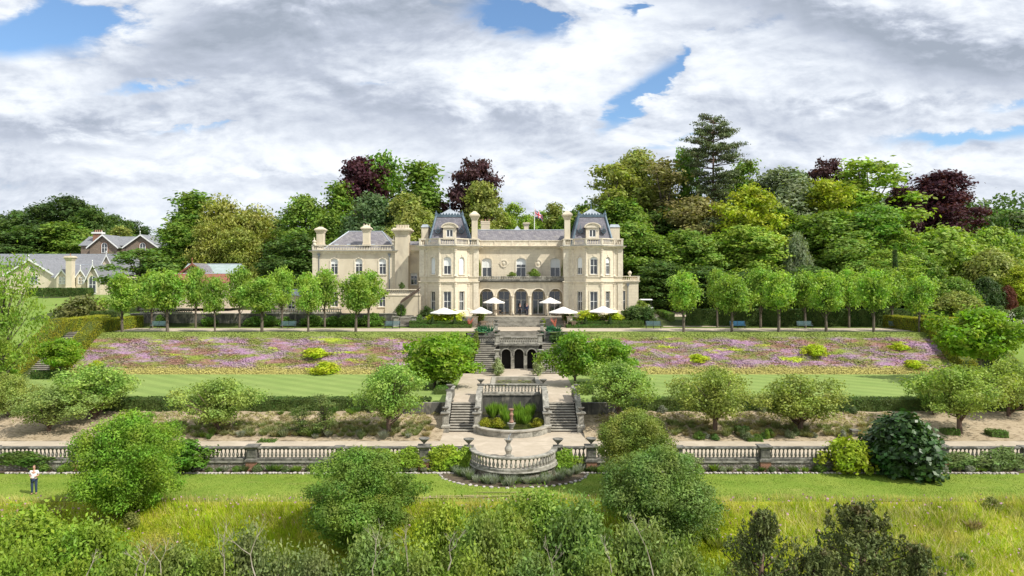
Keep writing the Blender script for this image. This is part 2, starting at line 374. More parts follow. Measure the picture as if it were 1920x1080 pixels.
        if parent: o.parent = parent; OFF[o.name] = OFF[parent.name].copy()
        elif loc is not None: o.location = loc; OFF[o.name] = Vector(loc)
        else: OFF[o.name] = Vector((0, 0, 0))
        if label: o['label'] = label
        return o
def kids(o): return [c for c in bpy.data.objects if c.parent == o]
KID = {}
def copy_tree(o, loc, rz=0, sc=(1, 1, 1), label=None, colors=None, group=None):
    """copy of a thing with copies of its parts and sub-parts (shared meshes)"""
    if o.name not in KID: KID[o.name] = kids(o)
    c = o.copy(); COL.objects.link(c); c.location = loc; c.rotation_euler = (0, 0, rz); c.scale = sc
    if label: c['label'] = label
    if group: c['group'] = group
    for ch in KID[o.name]:
        d = ch.copy(); COL.objects.link(d); d.parent = c
        if colors and ch.name.split('.')[0] in colors: d.color = (*colors[ch.name.split('.')[0]], 1)
        if ch.name not in KID: KID[ch.name] = kids(ch)
        for g in KID[ch.name]:
            e = g.copy(); COL.objects.link(e); e.parent = d
    return c
def np_mesh(name, verts, nper, material):
    """many separate faces of nper corners each; verts (N*nper, 3)"""
    n = len(verts) // nper; me = bpy.data.meshes.new(name)
    me.vertices.add(n * nper); me.vertices.foreach_set('co', np.ascontiguousarray(verts, dtype=np.float32).ravel())
    me.loops.add(n * nper); me.loops.foreach_set('vertex_index', np.arange(n * nper, dtype=np.int32))
    me.polygons.add(n); me.polygons.foreach_set('loop_start', np.arange(0, n * nper, nper, dtype=np.int32))
    try: me.polygons.foreach_set('loop_total', np.full(n, nper, dtype=np.int32))
    except Exception: pass
    me.materials.append(material); me.update(calc_edges=True); me.validate(); return me
def unit(v): return v / np.maximum(np.linalg.norm(v, axis=-1, keepdims=True), 1e-9)
def leaf_quads(pos, nrm, size, rng, elong=1.7, tdir=None, tj=.6):
    n = len(pos)
    t = rng.normal(size=(n, 3))
    if tdir is not None: t = t * tj + np.asarray(tdir)
    t = unit(t - nrm * np.sum(t * nrm, 1, keepdims=True)); b = np.cross(nrm, t)
    L = size * rng.uniform(.65, 1.35, (n, 1)) * .5 * math.sqrt(elong); W = L / elong
    v = np.stack([pos - t * L, pos - b * W, pos + t * L, pos + b * W], 1)
    return v.reshape(-1, 3)
def crown_pts(blobs, n, rng, shell=(.72, 1.08), clump=7, cs=.35, cull=.62, up=.35, rough=.55, low=.15):
    C = np.array([b[0] for b in blobs], float); Rr = np.array([b[1] if hasattr(b[1], '__len__') else (b[1],) * 3 for b in blobs], float)
    area = (Rr[:, 0] * Rr[:, 1] + Rr[:, 0] * Rr[:, 2] + Rr[:, 1] * Rr[:, 2]); k = rng.choice(len(C), int(n / clump * 1.9), p=area / area.sum())
    d = unit(rng.normal(size=(len(k), 3))); keep = d[:, 2] > -1 + low * rng.uniform(0, 2, len(k)); k = k[keep]; d = d[keep]
    p = C[k] + d * Rr[k] * rng.uniform(*shell, (len(k), 1))
    ok = np.ones(len(p), bool)
    for i in range(len(C)):
        q = np.linalg.norm((p - C[i]) / Rr[i], axis=1); ok &= ~((q < cull) & (k != i))
    p = p[ok]; d = d[ok]
    nr = unit(d / 1.0)
    P = np.repeat(p, clump, 0) + rng.normal(size=(len(p) * clump, 3)) * cs * np.array([1, 1, .7])
    Nn = np.repeat(nr, clump, 0) + rng.normal(size=(len(p) * clump, 3)) * rough + np.array([0, 0, up])
    return P, unit(Nn)

# ------------------------------------------------------------------ terrain
PYS = [-200, 20, 34, 43, 49.9, 50.1, 56, 63.2, 65, 80.5, 87.3, 96.9, 100, 120]
PZS = [-30, -7.2, -2.9, 0, 0, .75, .75, 1.6, 2.55, 2.55, 6.67, 6.7, 7.85, 7.9]
def prof(y): return float(np.interp(y, PYS, PZS))
def hill(x, y):
    if y < 120: return 0.0
    k = min(1, max(0, (x + 15) / 35.0)); s = .06 + (.20 - .06) * k
    return s * min(y - 120, 90)
def H(x, y):
    """lie of the land away from the terraces"""
    a = prof(y)
    o = a if y < 62 else min(2.4 + (y - 62) * .115, 11.5)
    k = min(1, max(0, (abs(x) - 55) / 2.0)) if y < 118 else 1 if abs(x) > 57 else max(0, (abs(x) - 40) / 17)
    if x > 0 and y > 97: k *= .3
    if y > 118: k *= max(0, 1 - (y - 118) / 30)
    return a * (1 - k) + o * k + hill(x, y)
def grid(name, xs, ys, zf, material, label=None):
    me = bpy.data.meshes.new(name); nx, ny = len(xs), len(ys)
    me.from_pydata([(x, y, zf(x, y)) for y in ys for x in xs], [], [(j * nx + i, j * nx + i + 1, (j + 1) * nx + i + 1, (j + 1) * nx + i) for j in range(ny - 1) for i in range(nx - 1)])
    me.materials.append(material); me.polygons.foreach_set('use_smooth', [True] * len(me.polygons)); me.update()
    o = bpy.data.objects.new(name, me); COL.objects.link(o); OFF[o.name] = Vector((0, 0, 0)); o['kind'] = 'structure'
    return o
def ax(y): return .024 * (y - 52)      # the garden's centre line
LS = lambda a, b, n: list(np.linspace(a, b, n))
xs = [-2500, -1200, -600, -350, -220] + LS(-160, 160, 81) + [220, 350, 600, 1200, 2500]
ys = [-200, -60, 0, 20] + LS(30, 230, 101) + [300, 450, 800, 1600, 3500]
def gz(x, y):
    z = H(x, y)
    if abs(x) < 9 and 48 < y < 101: return .2 if y < 67 else 1.9
    return z - (.35 if (abs(x) < 58 and y < 120) or y < 66 else .02)
grid('ground', xs, ys, gz, M['wood_floor'])
W = 75
wob = lambda x, y: .12 * math.sin(x * .31) + .08 * math.sin(x * .83 + y)
grid('meadow', LS(-W, W, 121), LS(18, 43, 40), lambda x, y: prof(y) + (.10 * math.sin(x * .5) + .08 * math.sin(x * 1.3 + y)) * min(1, (43 - y) / 2), M['meadow_soil'])
grid('lower_lawn', LS(-W, W, 101), LS(43, 49.2, 14), lambda x, y: .0 + .03 * math.sin(x * .4 + y), M['lawn_low'])
grid('planting_bed', LS(-W, W, 60), [49.2, 49.6, 50.0], lambda x, y: .04, M['soil_dk'])
grid('gravel_path', LS(-W, W, 30), LS(50.0, 55.6, 5), lambda x, y: .75, M['gravel'])
def bed_z(x, y): return float(np.interp(y, [55.6, 56.6, 63.3], [.75, .82, 1.6])) + .05 * math.sin(x * 2.1 + y * 1.7) * math.sin(y * 2.3)
grid('planting_slope', LS(-60, -5.55, 150), LS(55.6, 63.4, 26), bed_z, M['soil'])
grid('planting_slope', LS(5.75, 60, 150), LS(55.6, 63.4, 26), bed_z, M['soil'])
grid('middle_lawn', LS(-56, -5.4, 40), LS(63.4, 80.5, 20), lambda x, y: 2.55 if y > 63.5 else 2.3, M['lawn_mid'])
grid('middle_lawn', LS(5.9, 56, 40), LS(63.4, 80.5, 20), lambda x, y: 2.55 if y > 63.5 else 2.3, M['lawn_mid'])
bank_z = lambda x, y: float(np.interp(y, [80.5, 81, 84, 86.8, 87.4], [2.55, 2.8, 4.75, 6.42, 6.67])) + .06 * math.sin(x * .9 + y * 2) * (1 if 81 < y < 87 else 0)
grid('bank', LS(-51.5, -5.6, 150), LS(80.5, 87.4, 30), bank_z, M['bank'])
grid('bank', LS(6.9, 51.5, 150), LS(80.5, 87.4, 30), bank_z, M['bank'])
grid('verge', LS(-51.5, -3.2, 40), [87.4, 88.3, 89.6], lambda x, y: 6.67, M['verge'])
grid('verge', LS(4.6, 51.5, 40), [87.4, 88.3, 89.6], lambda x, y: 6.67, M['verge'])
grid('upper_path', LS(-56, 56, 30), LS(89.6, 95.2, 3), lambda x, y: 6.68, M['gravel'])
grid('verge', LS(-56, -9, 40), [95.2, 97.2, 99.5], lambda x, y: 6.69, M['verge'])
grid('verge', LS(14, 56, 40), [95.2, 97.2, 99.5], lambda x, y: 6.69, M['verge'])
grid('terrace_paving', LS(-9, 14, 12), [95.2, 97.4], lambda x, y: 6.69, M['gravel'])
grid('house_terrace', LS(-20, 19, 20), [100.4, 103, 108.5], lambda x, y: 7.9, mat('terrace_flags', (.40, .35, .27), .9, (.31, .27, .21), 2, 6, .2))
grid('pool_terrace', LS(-52, -17.5, 20), [99.2, 106, 118], lambda x, y: 8.05, M['gravel'])
grid('side_path', LS(20.5, 30, 8), LS(97.3, 118, 9), lambda x, y: 6.72 + max(0, (y - 97.3)) * .075, M['gravel'])
def og(x, y): return H(x, y) + .05 + .1 * math.sin(x * .21) * math.sin(y * .13)
grid('grass_slope', LS(-150, -56.0, 40), LS(62, 150, 40), og, M['slope_grass'])
grid('grass_slope', LS(56.0, 150, 40), LS(62, 118, 30), og, M['slope_grass'])
grid('side_garden', [-150, -100, -56], LS(49.9, 62, 6), lambda x, y: max(.75, H(x, y)) + .02, M['slope_grass'])
grid('side_garden', [56, 100, 150], LS(49.9, 62, 6), lambda x, y: max(.75, H(x, y)) + .02, M['slope_grass'])
# central court between the two terrace stairs
xc = lambda y: (-5.6 + ax(y) * .2, 5.9 + ax(y) * .2)
def court():
    mb = MB(); z = 2.56
    px0, px1 = -1.75, 2.45      # lily pool
    x0, x1 = -5.5, 6.0
    for a, b, c, d in ((x0, -2.7, 62.3, 66.2), (2.9, x1, 62.3, 66.2), (x0, x1, 66.2, 70.8), (x0, px0, 70.8, 77.7), (px1, x1, 70.8, 77.7), (x0, x1, 77.7, 81.2), (-1.9, 3.0, 81.2, 85.3)):
        mb.add([(a, c, z), (b, c, z), (b, d, z), (a, d, z)], [(0, 1, 2, 3)])
    o = mb.build('gravel_court', M['gravel']); o['kind'] = 'structure'
    mb = MB(); mb.add([(-5.9, 55.6, .755), (6.2, 55.6, .755), (6.2, 59.0, .755), (-5.9, 59.0, .755)], [(0, 1, 2, 3)])
    # bowed forecourt out to the semicircular balustrade
    n = 24; pts = [(.1 - 2.75 * math.cos(math.pi * k / n), 50.0 - 2.9 * math.sin(math.pi * k / n), .755) for k in range(n + 1)]
    mb.poly(pts); o = mb.build('gravel_forecourt', M['gravel']); o['kind'] = 'structure'
    mb = MB(); mb.add([(px0 - .3, 70.5, 2.3), (px1 + .3, 70.5, 2.3), (px1 + .3, 78, 2.3), (px0 - .3, 78, 2.3)], [(0, 1, 2, 3)])
    o = mb.build('lily_pool_water', M['water']); o['kind'] = 'structure'
court()
# ------------------------------------------------------------------ the house
class Wall:
    """an upright wall from A to B, outward side to the right of travel"""
    def __init__(s, A, B): s.A = Vector(A); s.B = Vector(B); s.L = (s.B - s.A).length; s.d = (s.B - s.A) / s.L; s.n = Vector((s.d.y, -s.d.x))
    def p(s, u, z, o=0.0): q = s.A + s.d * u + s.n * o; return (q.x, q.y, z)
    def u_of(s, x): return (x - s.A.x) / s.d.x
    def box(s, mb, u0, u1, z0, z1, o0, o1):
        vs = [s.p(u0, z0, o0), s.p(u1, z0, o0), s.p(u1, z0, o1), s.p(u0, z0, o1), s.p(u0, z1, o0), s.p(u1, z1, o0), s.p(u1, z1, o1), s.p(u0, z1, o1)]
        mb.add(vs, [(3, 2, 1, 0), (4, 5, 6, 7), (0, 1, 5, 4), (1, 2, 6, 5), (2, 3, 7, 6), (3, 0, 4, 7)])
    def outline(s, op, k=0.0):
        """u,z points of an opening; k grows it outwards"""
        u, w, zb, zt, ar = op; w2 = w / 2 + k
        if not ar: return [(u - w2, zb - k), (u + w2, zb - k), (u + w2, zt + k), (u - w2, zt + k)]
        r = min(ar, 1.0) * w / 2; zs = zt - r
        return [(u - w2, zb - k), (u + w2, zb - k)] + [(u + w2 * math.cos(a), zs + (r + k) * math.sin(a)) for a in [math.pi * i / 12 for i in range(13)]]
    def face(s, mb, z0, z1, ops, depth=.3):
        us = sorted({0.0, s.L} | {round(q, 4) for o in ops for q in (o[0] - o[1] / 2, o[0] + o[1] / 2)})
        zs = sorted({z0, z1} | {round(q, 4) for o in ops for q in (o[2], o[3])})
        for i in range(len(us) - 1):
            for j in range(len(zs) - 1):
                a, b, c, d = us[i], us[i + 1], zs[j], zs[j + 1]; m, n = (a + b) / 2, (c + d) / 2
                if any(abs(m - o[0]) < o[1] / 2 and o[2] < n < o[3] for o in ops): continue
                mb.add([s.p(a, c), s.p(b, c), s.p(b, d), s.p(a, d)], [(0, 1, 2, 3)])
        for o in ops:
            pts = s.outline(o)
            if o[4]:
                h = pts[2:]
                for k in range(12): mb.add([s.p(*h[k]), s.p(h[k][0], o[3]), s.p(h[k + 1][0], o[3]), s.p(*h[k + 1])], [(0, 1, 2, 3)])
            for k in range(len(pts)):
                a, b = pts[k], pts[(k + 1) % len(pts)]
                mb.add([s.p(*a), s.p(*b), s.p(*b, -depth), s.p(*a, -depth)], [(0, 1, 2, 3)])
    def ring(s, mb, op, k0, k1, o0, o1, open_bottom=True):
        """flat band round an opening between growths k0 and k1, from offset o0 out to o1"""
        a = s.outline(op, k0); b = s.outline(op, k1)
        if open_bottom: a[0] = (a[0][0], op[2]); a[1] = (a[1][0], op[2]); b[0] = (b[0][0], op[2]); b[1] = (b[1][0], op[2])
        n = len(a); rng_ = range(1, n) if open_bottom else range(n)
        for i in rng_:
            j = (i + 1) % n
            v = [s.p(*a[i], o0), s.p(*a[j], o0), s.p(*b[j], o0), s.p(*b[i], o0), s.p(*a[i], o1), s.p(*a[j], o1), s.p(*b[j], o1), s.p(*b[i], o1)]
            mb.add(v, [(4, 5, 6, 7), (0, 1, 5, 4), (2, 3, 7, 6), (1, 2, 6, 5), (3, 0, 4, 7)])
    def window(s, op, parent, kind='sash', blind=0.0, surround=True, rec=.17, sill=True, lights=2, name='window', fmat=None):
        u, w, zb, zt, ar = op; h = zt - zb; mb = MB()
        s.ring(mb, op, -.075, -.001, -rec - .05, -rec + .03, open_bottom=False)
        zm = zb + h * (.5 if kind == 'sash' else .62)
        top = zt - .07
        s.box(mb, u - w / 2 + .06, u + w / 2 - .06, zm - .035, zm + .035, -rec - .04, -rec + .02)
        if lights == 2: s.box(mb, u - .03, u + .03, zb + .05, top, -rec - .035, -rec + .012)
        if kind == 'door':
            s.box(mb, u - .075, u + .075, zb + .05, zm - .05, -rec - .042, -rec + .022)
        fr = mb.build(name, fmat or M['white'], parent)
        mb = MB(); mb.poly([s.p(a, z, -rec - .02) for a, z in s.outline(op, -.02)]); mb.build('pane', M['glass'], fr)
        if blind:
            zc = zt - h * blind; pts = [(a, max(z, zc)) for a, z in s.outline(op, -.03)]
            mb = MB(); mb.poly([s.p(a, z, -rec - .004) for a, z in pts]); mb.build('blind', M['blind'], fr)
        if surround:
            mb = MB(); s.ring(mb, op, .002, .16, -.01, .055)
            if ar: s.box(mb, u - .11, u + .11, zt + .02, zt + .30, 0, .10)
            mb.build('surround', M['trim'], fr)
        if sill:
            mb = MB(); s.box(mb, u - w / 2 - .14, u + w / 2 + .14, zb - .13, zb + .005, -rec + .035, .12); mb.build('sill', M['trim'], fr)
        return fr
CORN = lambda z: [(-.05, z - .52), (.06, z - .52), (.10, z - .36), (.20, z - .30), (.24, z - .18), (.50, z - .12), (.56, z), (-.05, z)]
BAND = lambda z: [(-.03, z - .26), (.08, z - .26), (.12, z - .08), (.22, z - .04), (.22, z + .06), (-.03, z + .08)]
def lead_flash(z): return [(.0, z + .003), (.58, z + .003), (.58, z + .035), (0, z + .06)]
def baluster_prof(h): return [(.055, 0), (.055, .05 * h), (.035, .09 * h), (.055, .2 * h), (.075, .34 * h), (.06, .48 * h), (.034, .66 * h), (.03, .8 * h), (.05, .88 * h), (.055, h)]
def parapet(parent, path, z, h, balu=True, dies=(), off=.12, th=.22, solid=False, material=None):
    """rails swept along the path, small balusters between"""
    mm = material or M['trim']; mb = MB(); a, b = off, off - th
    mb.sweep(path, [(a, z), (a, z + .16 * h), (b, z + .16 * h), (b, z)])
    mb.sweep(path, [(a + .05, z + h * .86), (a + .05, z + h), (b - .05, z + h), (b - .05, z + h * .86)])
    P = [Vector(p) for p in path]
    for i in range(len(P) - 1):
        w = Wall(P[i], P[i + 1])
        if solid: w.box(mb, 0.02, w.L - .02, z + .16 * h, z + .86 * h, b + .05, a - .04)
        else:
            n = max(2, int(w.L / .24))
            for k in range(n):
                u = (k + .5) * w.L / n; q = w.p(u, z + .16 * h, (a + b) / 2)
                mb.lathe(q, [(.05, 0), (.08, .2 * h), (.04, .45 * h), (.055, .7 * h)], 5)
        for u in (0.0, w.L):
            if w.L > .8: w.box(mb, max(-.13, u - .16), min(w.L + .13, u + .16), z + .161 * h, z + .859 * h, b - .01, a + .012)
        if solid and w.L > 3:
            m = int(w.L / 2.2)
            for k in range(1, m): w.box(mb, k * w.L / m - .12, k * w.L / m + .12, z + .161 * h, z + .859 * h, b - .01, a + .012)
    return mb.build('parapet', mm, parent)
def chimney(parent, px, Y, ytop, ybase, wpx, capw, pots=0, potx=None, depth=None, flare=True, potmat=None):
    x = PX(px, Y); w = wpx / F * Y / 2; cw = capw / F * Y / 2; zt, zb = PZ(ytop, Y), PZ(ybase, Y); d = depth or w; cd = d + (cw - w)
    hc = min(1.3, (zt - zb) * .35)
    mb = MB(); mb.box(x - w, x + w, Y - d, Y + d, zb, zt - hc)
    mb.box(x - w - .07, x + w + .07, Y - d - .07, Y + d + .07, zb + .003, zb + .3)
    e = lambda k: (x - w - k, x + w + k, Y - d - k, Y + d + k)
    k = cw - w
    mb.frustum(e(.03), zt - hc + .002, e(k * .5), zt - hc * .72); mb.frustum(e(k * .5), zt - hc * .718, e(k), zt - hc * .55); mb.frustum(e(k), zt - hc * .548, e(k), zt - hc * .4)
    if flare: mb.frustum(e(k * .9), zt - hc * .398, e(-w * .6), zt - .02)
    else: mb.frustum(e(k * .6), zt - hc * .398, e(k * .5), zt - hc * .25)
    c = mb.build('chimney', M['cream_plain'], parent)
    for i in range(pots):
        u = x if pots == 1 else x - w * .85 + 1.7 * w * i / (pots - 1)
        mb = MB(); mb.lathe((u, Y, zt - hc * .3), [(.13, 0), (.10, .1), (.09, hc * .3 + .08), (.12, hc * .3 + .10), (.12, hc * .3 + .17)], 8); mb.build('chimney_pot', potmat or M['trim'], c)
    return c
def finial(parent, px, Y, ytop, ybase):
    h = PZ(ytop, Y) - PZ(ybase, Y); mb = MB()
    mb.lathe((PX(px, Y), Y, PZ(ybase, Y)), [(.28, 0), (.28, h * .12), (.16, h * .2), (.3, h * .42), (.28, h * .5), (.1, h * .62), (.06, h * .9), (.02, h)], 8)
    return mb.build('finial', M['trim'], parent)
def drainpipe(parent, pts):
    mb = MB(); mb.tube(pts, .07, 6); x, y, z = pts[0]; mb.frustum((x - .12, x + .12, y - .12, y + .1), z - .05, (x - .22, x + .22, y - .2, y + .1), z + .35)
    return mb.build('drainpipe', M['pipe'], parent)

G = 7.9
def mansion():
    Yt, Yb, Yc, Ya, Yw = 103.0, 101.2, 107.0, 104.3, 106.0
    R_ = empty('country_house', (1.3, 104, G), 'large cream mansion with two slate-roofed towers, arcade and balcony above the terraced garden', 'house')
    zc = PZ(461.5, Yt); zpar = PZ(447.5, Yt); zs = PZ(528, Yt)
    # -------- towers
    for (xl, xr, bays, wc, blinds) in ((787.5, 896, (800, 824, 853.5, 878), (815, 839, 864.6), (.95, .5, .95)),
                                       (1058, 1166.5, (1075, 1099, 1128, 1151), (1088, 1113.5, 1138.5), (.62, .15, .35))):
        x0, x1 = PX(xl, Yt), PX(xr, Yt); bx = [PX(bays[0], Yt), PX(bays[1], Yb), PX(bays[2], Yb), PX(bays[3], Yt)]
        path = [(x0, 113), (x0, Yt), (bx[0], Yt), (bx[1], Yb), (bx[2], Yb), (bx[3], Yt), (x1, Yt), (x1, 113)]
        mb = MB(); walls = [Wall(path[i], path[i + 1]) for i in range(len(path) - 1)]
        wins = []
        for i, w in enumerate(walls):
            ops = []
            if i in (2, 3, 4):
                uc = w.L / 2; ww = 1.02 if i == 3 else .92
                z1, z2 = PZ(514.5, Yb), PZ(481.5, Yb); z3, z4 = PZ(584, Yb), PZ(546.5, Yb)
                ops = [(uc, ww + .04, z1, z2, .8), (uc, ww + .06, z3, z4, 0)]
                wins += [(w, ops[0], blinds[i - 2]), (w, ops[1], 0)]
            w.face(mb, G - .3, zc - .05, ops)
        mb.add([(p[0], p[1], zc - .05) for p in path], [tuple(range(8))])
        mb.build('wall', M['cream'], R_)
        for w, o, b in wins: w.window(o, R_, 'sash', b)
        fp = [(x0 - .0, 113), ] + path[1:-1] + [(x1, 113)]
        mb = MB(); mb.sweep(path, CORN(zc)); mb.build('cornice', M['trim'], R_)
        mb = MB(); mb.sweep(path, lead_flash(zc)); mb.build('lead_flashing', M['lead'], R_)
        mb = MB(); mb.sweep(path, BAND(zs)); mb.sweep(path, [(-.03, zs - 1.0 + 1.75), (.10, zs + .75), (.10, zs + .62), (-.03, zs + .62)])
        mb.build('string_course', M['trim'], R_)
        mb = MB(); mb.sweep(path, [(-.03, G - .3), (.14, G - .3), (.14, G + .75), (.05, G + .85), (-.03, G + .85)]); mb.build('plinth', M['trim'], R_)
        # shafts and pilasters at the corners of the bay, one tier above the other
        for pi, q in enumerate(path[1:-1]):
            rr = .16 if 1 <= pi <= 4 else .22
            for za, zb_ in ((G + .85, zs - .27), (zs + .76, zc - .53)):
                mb = MB()
                if pi in (0, 5):
                    sgn = 1 if pi == 0 else -1
                    mb.box(q[0] - (.10 if pi == 0 else .62), q[0] + (.62 if pi == 0 else .10), q[1] - .10, q[1] + .3, za + .002, zb_ - .002)
                else:
                    h = zb_ - za
                    mb.lathe((q[0], q[1] + .03, za), [(rr + .09, 0), (rr + .09, .12), (rr + .02, .2), (rr, .3), (rr * .92, h - .42), (rr + .04, h - .36), (rr + .02, h - .28), (rr + .12, h - .04), (rr + .12, h)], 10)
                mb.build('pilaster', M['trim'], R_)
        parapet(R_, path, zc + .06, zpar - zc - .06)
        # mansard roof
        cx = (x0 + x1) / 2; Ym = 103.7
        bl, br = PX(803 if xl < 900 else 1071.5, Ym), PX(883.5 if xl < 900 else 1150.5, Ym); zb_, zt_ = zc + .1, PZ(405.5, 105.6)
        tl, tr = PX(817.8 if xl < 900 else 1085.2, 105.6), PX(867 if xl < 900 else 1134.5, 105.6)
        dpt = br - bl; bb = (bl, br, Ym, Ym + dpt); tt = (tl, tr, 105.6, Ym + dpt - 1.9)
        mb = MB(); mb.frustum(bb, zb_, tt, zt_); ro = mb.build('roof', M['slate_purple'], R_)
        mb = MB()
        for bx_, by_, tx_, ty_ in ((bl, Ym, tl, 105.6), (br, Ym, tr, 105.6), (bl, Ym + dpt, tl, tt[3]), (br, Ym + dpt, tr, tt[3])):
            mb.tube([(bx_, by_, zb_), (tx_, ty_, zt_ + .1)], .17, 8)
        mb.box(tl - .12, tr + .12, 105.46, tt[3] + .12, zt_ - .12, zt_ + .20)
        n = 9
        for k in range(n):
            u = tl + (tr - tl) * (k + .5) / n; mb.add([(u - .2, 105.5, zt_ + .2), (u + .2, 105.5, zt_ + .2), (u, 105.5, zt_ + .52), (u - .2, 105.58, zt_ + .2), (u + .2, 105.58, zt_ + .2), (u, 105.58, zt_ + .52)], [(0, 1, 2), (5, 4, 3), (0, 2, 5, 3), (1, 4, 5, 2)])
        for tx_ in (tl, tr): mb.lathe((tx_, 105.6, zt_ + .1), [(.2, 0), (.2, .25), (.12, .4), (.02, .75)], 6)
        mb.build('lead_hip', M['lead'], ro)
        ap = PZ(392, 107.5); mb = MB(); cy_ = (105.6 + tt[3]) / 2; mx = (tl + tr) / 2
        mb.add([(tl + .3, 105.8, zt_ + .2), (tr - .3, 105.8, zt_ + .2), (tr - .3, tt[3] - .2, zt_ + .2), (tl + .3, tt[3] - .2, zt_ + .2), (mx, cy_, ap)], [(0, 1, 4), (1, 2, 4), (2, 3, 4), (3, 0, 4)])
        mb.build('roof_cap', M['leadlight'], ro)
        mb = MB(); hh = PZ(374, 107.5) - ap
        mb.lathe((mx, cy_, ap - .1), [(.14, 0), (.07, .2), (.13, .35), (.04, .5), (.035, hh * .8), (.09, hh * .82), (.01, hh + .1)], 6); mb.tube([(mx - .28, cy_, ap + hh * .62), (mx + .28, cy_, ap + hh * .62)], .03, 4)
        mb.build('weather_vane', M['lead'], ro)
        # dormer
        dc = 843 if xl < 900 else 1111; Yd = 103.9; X_ = PX(dc, Yd); hw = 12.3 / F * Yd; zt2 = PZ(419, Yd); za = PZ(446.5, Yd); zsp = zt2 - .62
        op = (hw, .95, za + .15, zsp - .25, 0)
        w = Wall((X_ - hw, Yd), (X_ + hw, Yd)); mb = MB(); w.face(mb, za - .2, zsp, [op], .25)
        mb.add([(X_ - hw, Yd, za - .2), (X_ - hw, Yd + 2, za - .2), (X_ - hw, Yd + 2, zsp), (X_ - hw, Yd, zsp)], [(0, 1, 2, 3)])
        mb.add([(X_ + hw, Yd, za - .2), (X_ + hw, Yd + 2, za - .2), (X_ + hw, Yd + 2, zsp), (X_ + hw, Yd, zsp)], [(3, 2, 1, 0)])
        K = 12; arc = [(X_ + (hw + .12) * math.cos(math.pi * k / K), zsp + .60 * math.sin(math.pi * k / K)) for k in range(K + 1)]
        for y_a, y_b, s_ in ((Yd - .16, Yd + 2.2, 1.0),):
            vs = [(a, y_a, b) for a, b in arc] + [(a, y_b, b) for a, b in arc]
            mb.add(vs, [tuple(range(K + 1))] + [(k, k + 1, K + 2 + k, K + 1 + k) for k in range(K)])
        dm = mb.build('dormer', M['trim'], R_)
        mb = MB(); arc2 = [(X_ + (hw + .28) * math.cos(math.pi * k / K), zsp + .02 + .74 * math.sin(math.pi * k / K)) for k in range(K + 1)]
        for k in range(K):
            a, b, c, d = arc[k], arc[k + 1], arc2[k + 1], arc2[k]
            mb.add([(a[0], Yd - .3, a[1]), (b[0], Yd - .3, b[1]), (c[0], Yd - .3, c[1]), (d[0], Yd - .3, d[1]), (a[0], Yd - .17, a[1]), (b[0], Yd - .17, b[1]), (c[0], Yd + 2, c[1]), (d[0], Yd + 2, d[1])],
                   [(0, 1, 2, 3), (3, 2, 6, 7), (0, 4, 5, 1)])
        mb.build('hood', M['trim'], dm)
        fr = MB(); w.ring(fr, op, -.08, -.001, -.16, -.05, False); w.box(fr, hw - .06, hw + .06, za + .2, zsp - .3, -.15, -.05); wf = fr.build('window', M['white'], dm)
        mb = MB(); mb.poly([w.p(a, z, -.12) for a, z in w.outline(op, -.02)]); mb.build('window_pane', M['glass'], dm)
        for px in ((821, 865) if xl < 900 else (1088.7, 1132.6)):    # round lead-framed roof lights
            Yr = 104.15; cx_, cz_ = PX(px, Yr), PZ(433, Yr); mb = MB(); seg = 16
            mb.lathe((0, 0, 0), [(.36, 0), (.36, .5), (.24, .5), (.24, .0)], seg); mb.lathe((0, 0, 0), [(.03, 0), (.03, .1)], 4)
            mb.v = [(cx_ + a, Yr + .5 - c, cz_ + b) for a, b, c in mb.v]
            mb.frustum((cx_ - .08, cx_ + .08, Yr, Yr + .3), cz_ + .34, (cx_ - .02, cx_ + .02, Yr + .1, Yr + .3), cz_ + .95)
            o = mb.build('roundel_window', M['lead'], R_)
            mb = MB(); mb.poly([(cx_ + .25 * math.cos(a * .524), Yr - .02, cz_ + .25 * math.sin(a * .524)) for a in range(12)]); mb.build('roundel_pane', M['glass'], o)
        # lead-roofed block beside the mansard, on the outer side
        s0, s1 = (790, 803) if xl < 900 else (1143.5, 1162)
        Yk = 105.5; mb = MB(); mb.box(PX(s0, Yk), PX(s1, Yk), Yk, Yk + 3, zc, PZ(426, Yk)); blk = mb.build('stair_turret', M['cream_plain'], R_)
        mb = MB(); mb.frustum((PX(s0 - 1, Yk), PX(s1 + 1, Yk), Yk - .1, Yk + 3.1), PZ(426, Yk) + .003, (PX(s0 + 2, Yk), PX(s1 - 2, Yk), Yk + .3, Yk + 2.6), PZ(420.5, Yk)); mb.build('lead_cap', M['leadlight'], blk)
    chimney(R_, 890, 103.6, 396, 461, 10.5, 19, depth=.42); chimney(R_, 1063.5, 103.6, 395, 461, 10.5, 19, depth=.42)
    # -------- centre: upper wall, balcony, arcade
    xa, xb = PX(895, Yc), PX(1059, Yc); w = Wall((xa, Yc), (xb, Yc)); zc2 = PZ(462, Yc); ops = []
    for px in (913, 977, 1041): ops.append((w.u_of(PX(px, Yc)), 1.44, PZ(519, Yc), PZ(484, Yc), .62))
    low = []
    for px in (914, 945, 977, 1009, 1040): low.append((w.u_of(PX(px, Yc)), 1.6, G + .02, PZ(546, Yc), 0))
    mb = MB(); w.face(mb, G - .2, zc2, ops + low); mb.build('wall', M['cream'], R_)
    for o, b in zip(ops, (.5, .35, .5)): w.window(o, R_, 'sash', b, sill=False)
    for o in low: w.window(o, R_, 'door', 0, surround=False, sill=False, name='glazed_door')
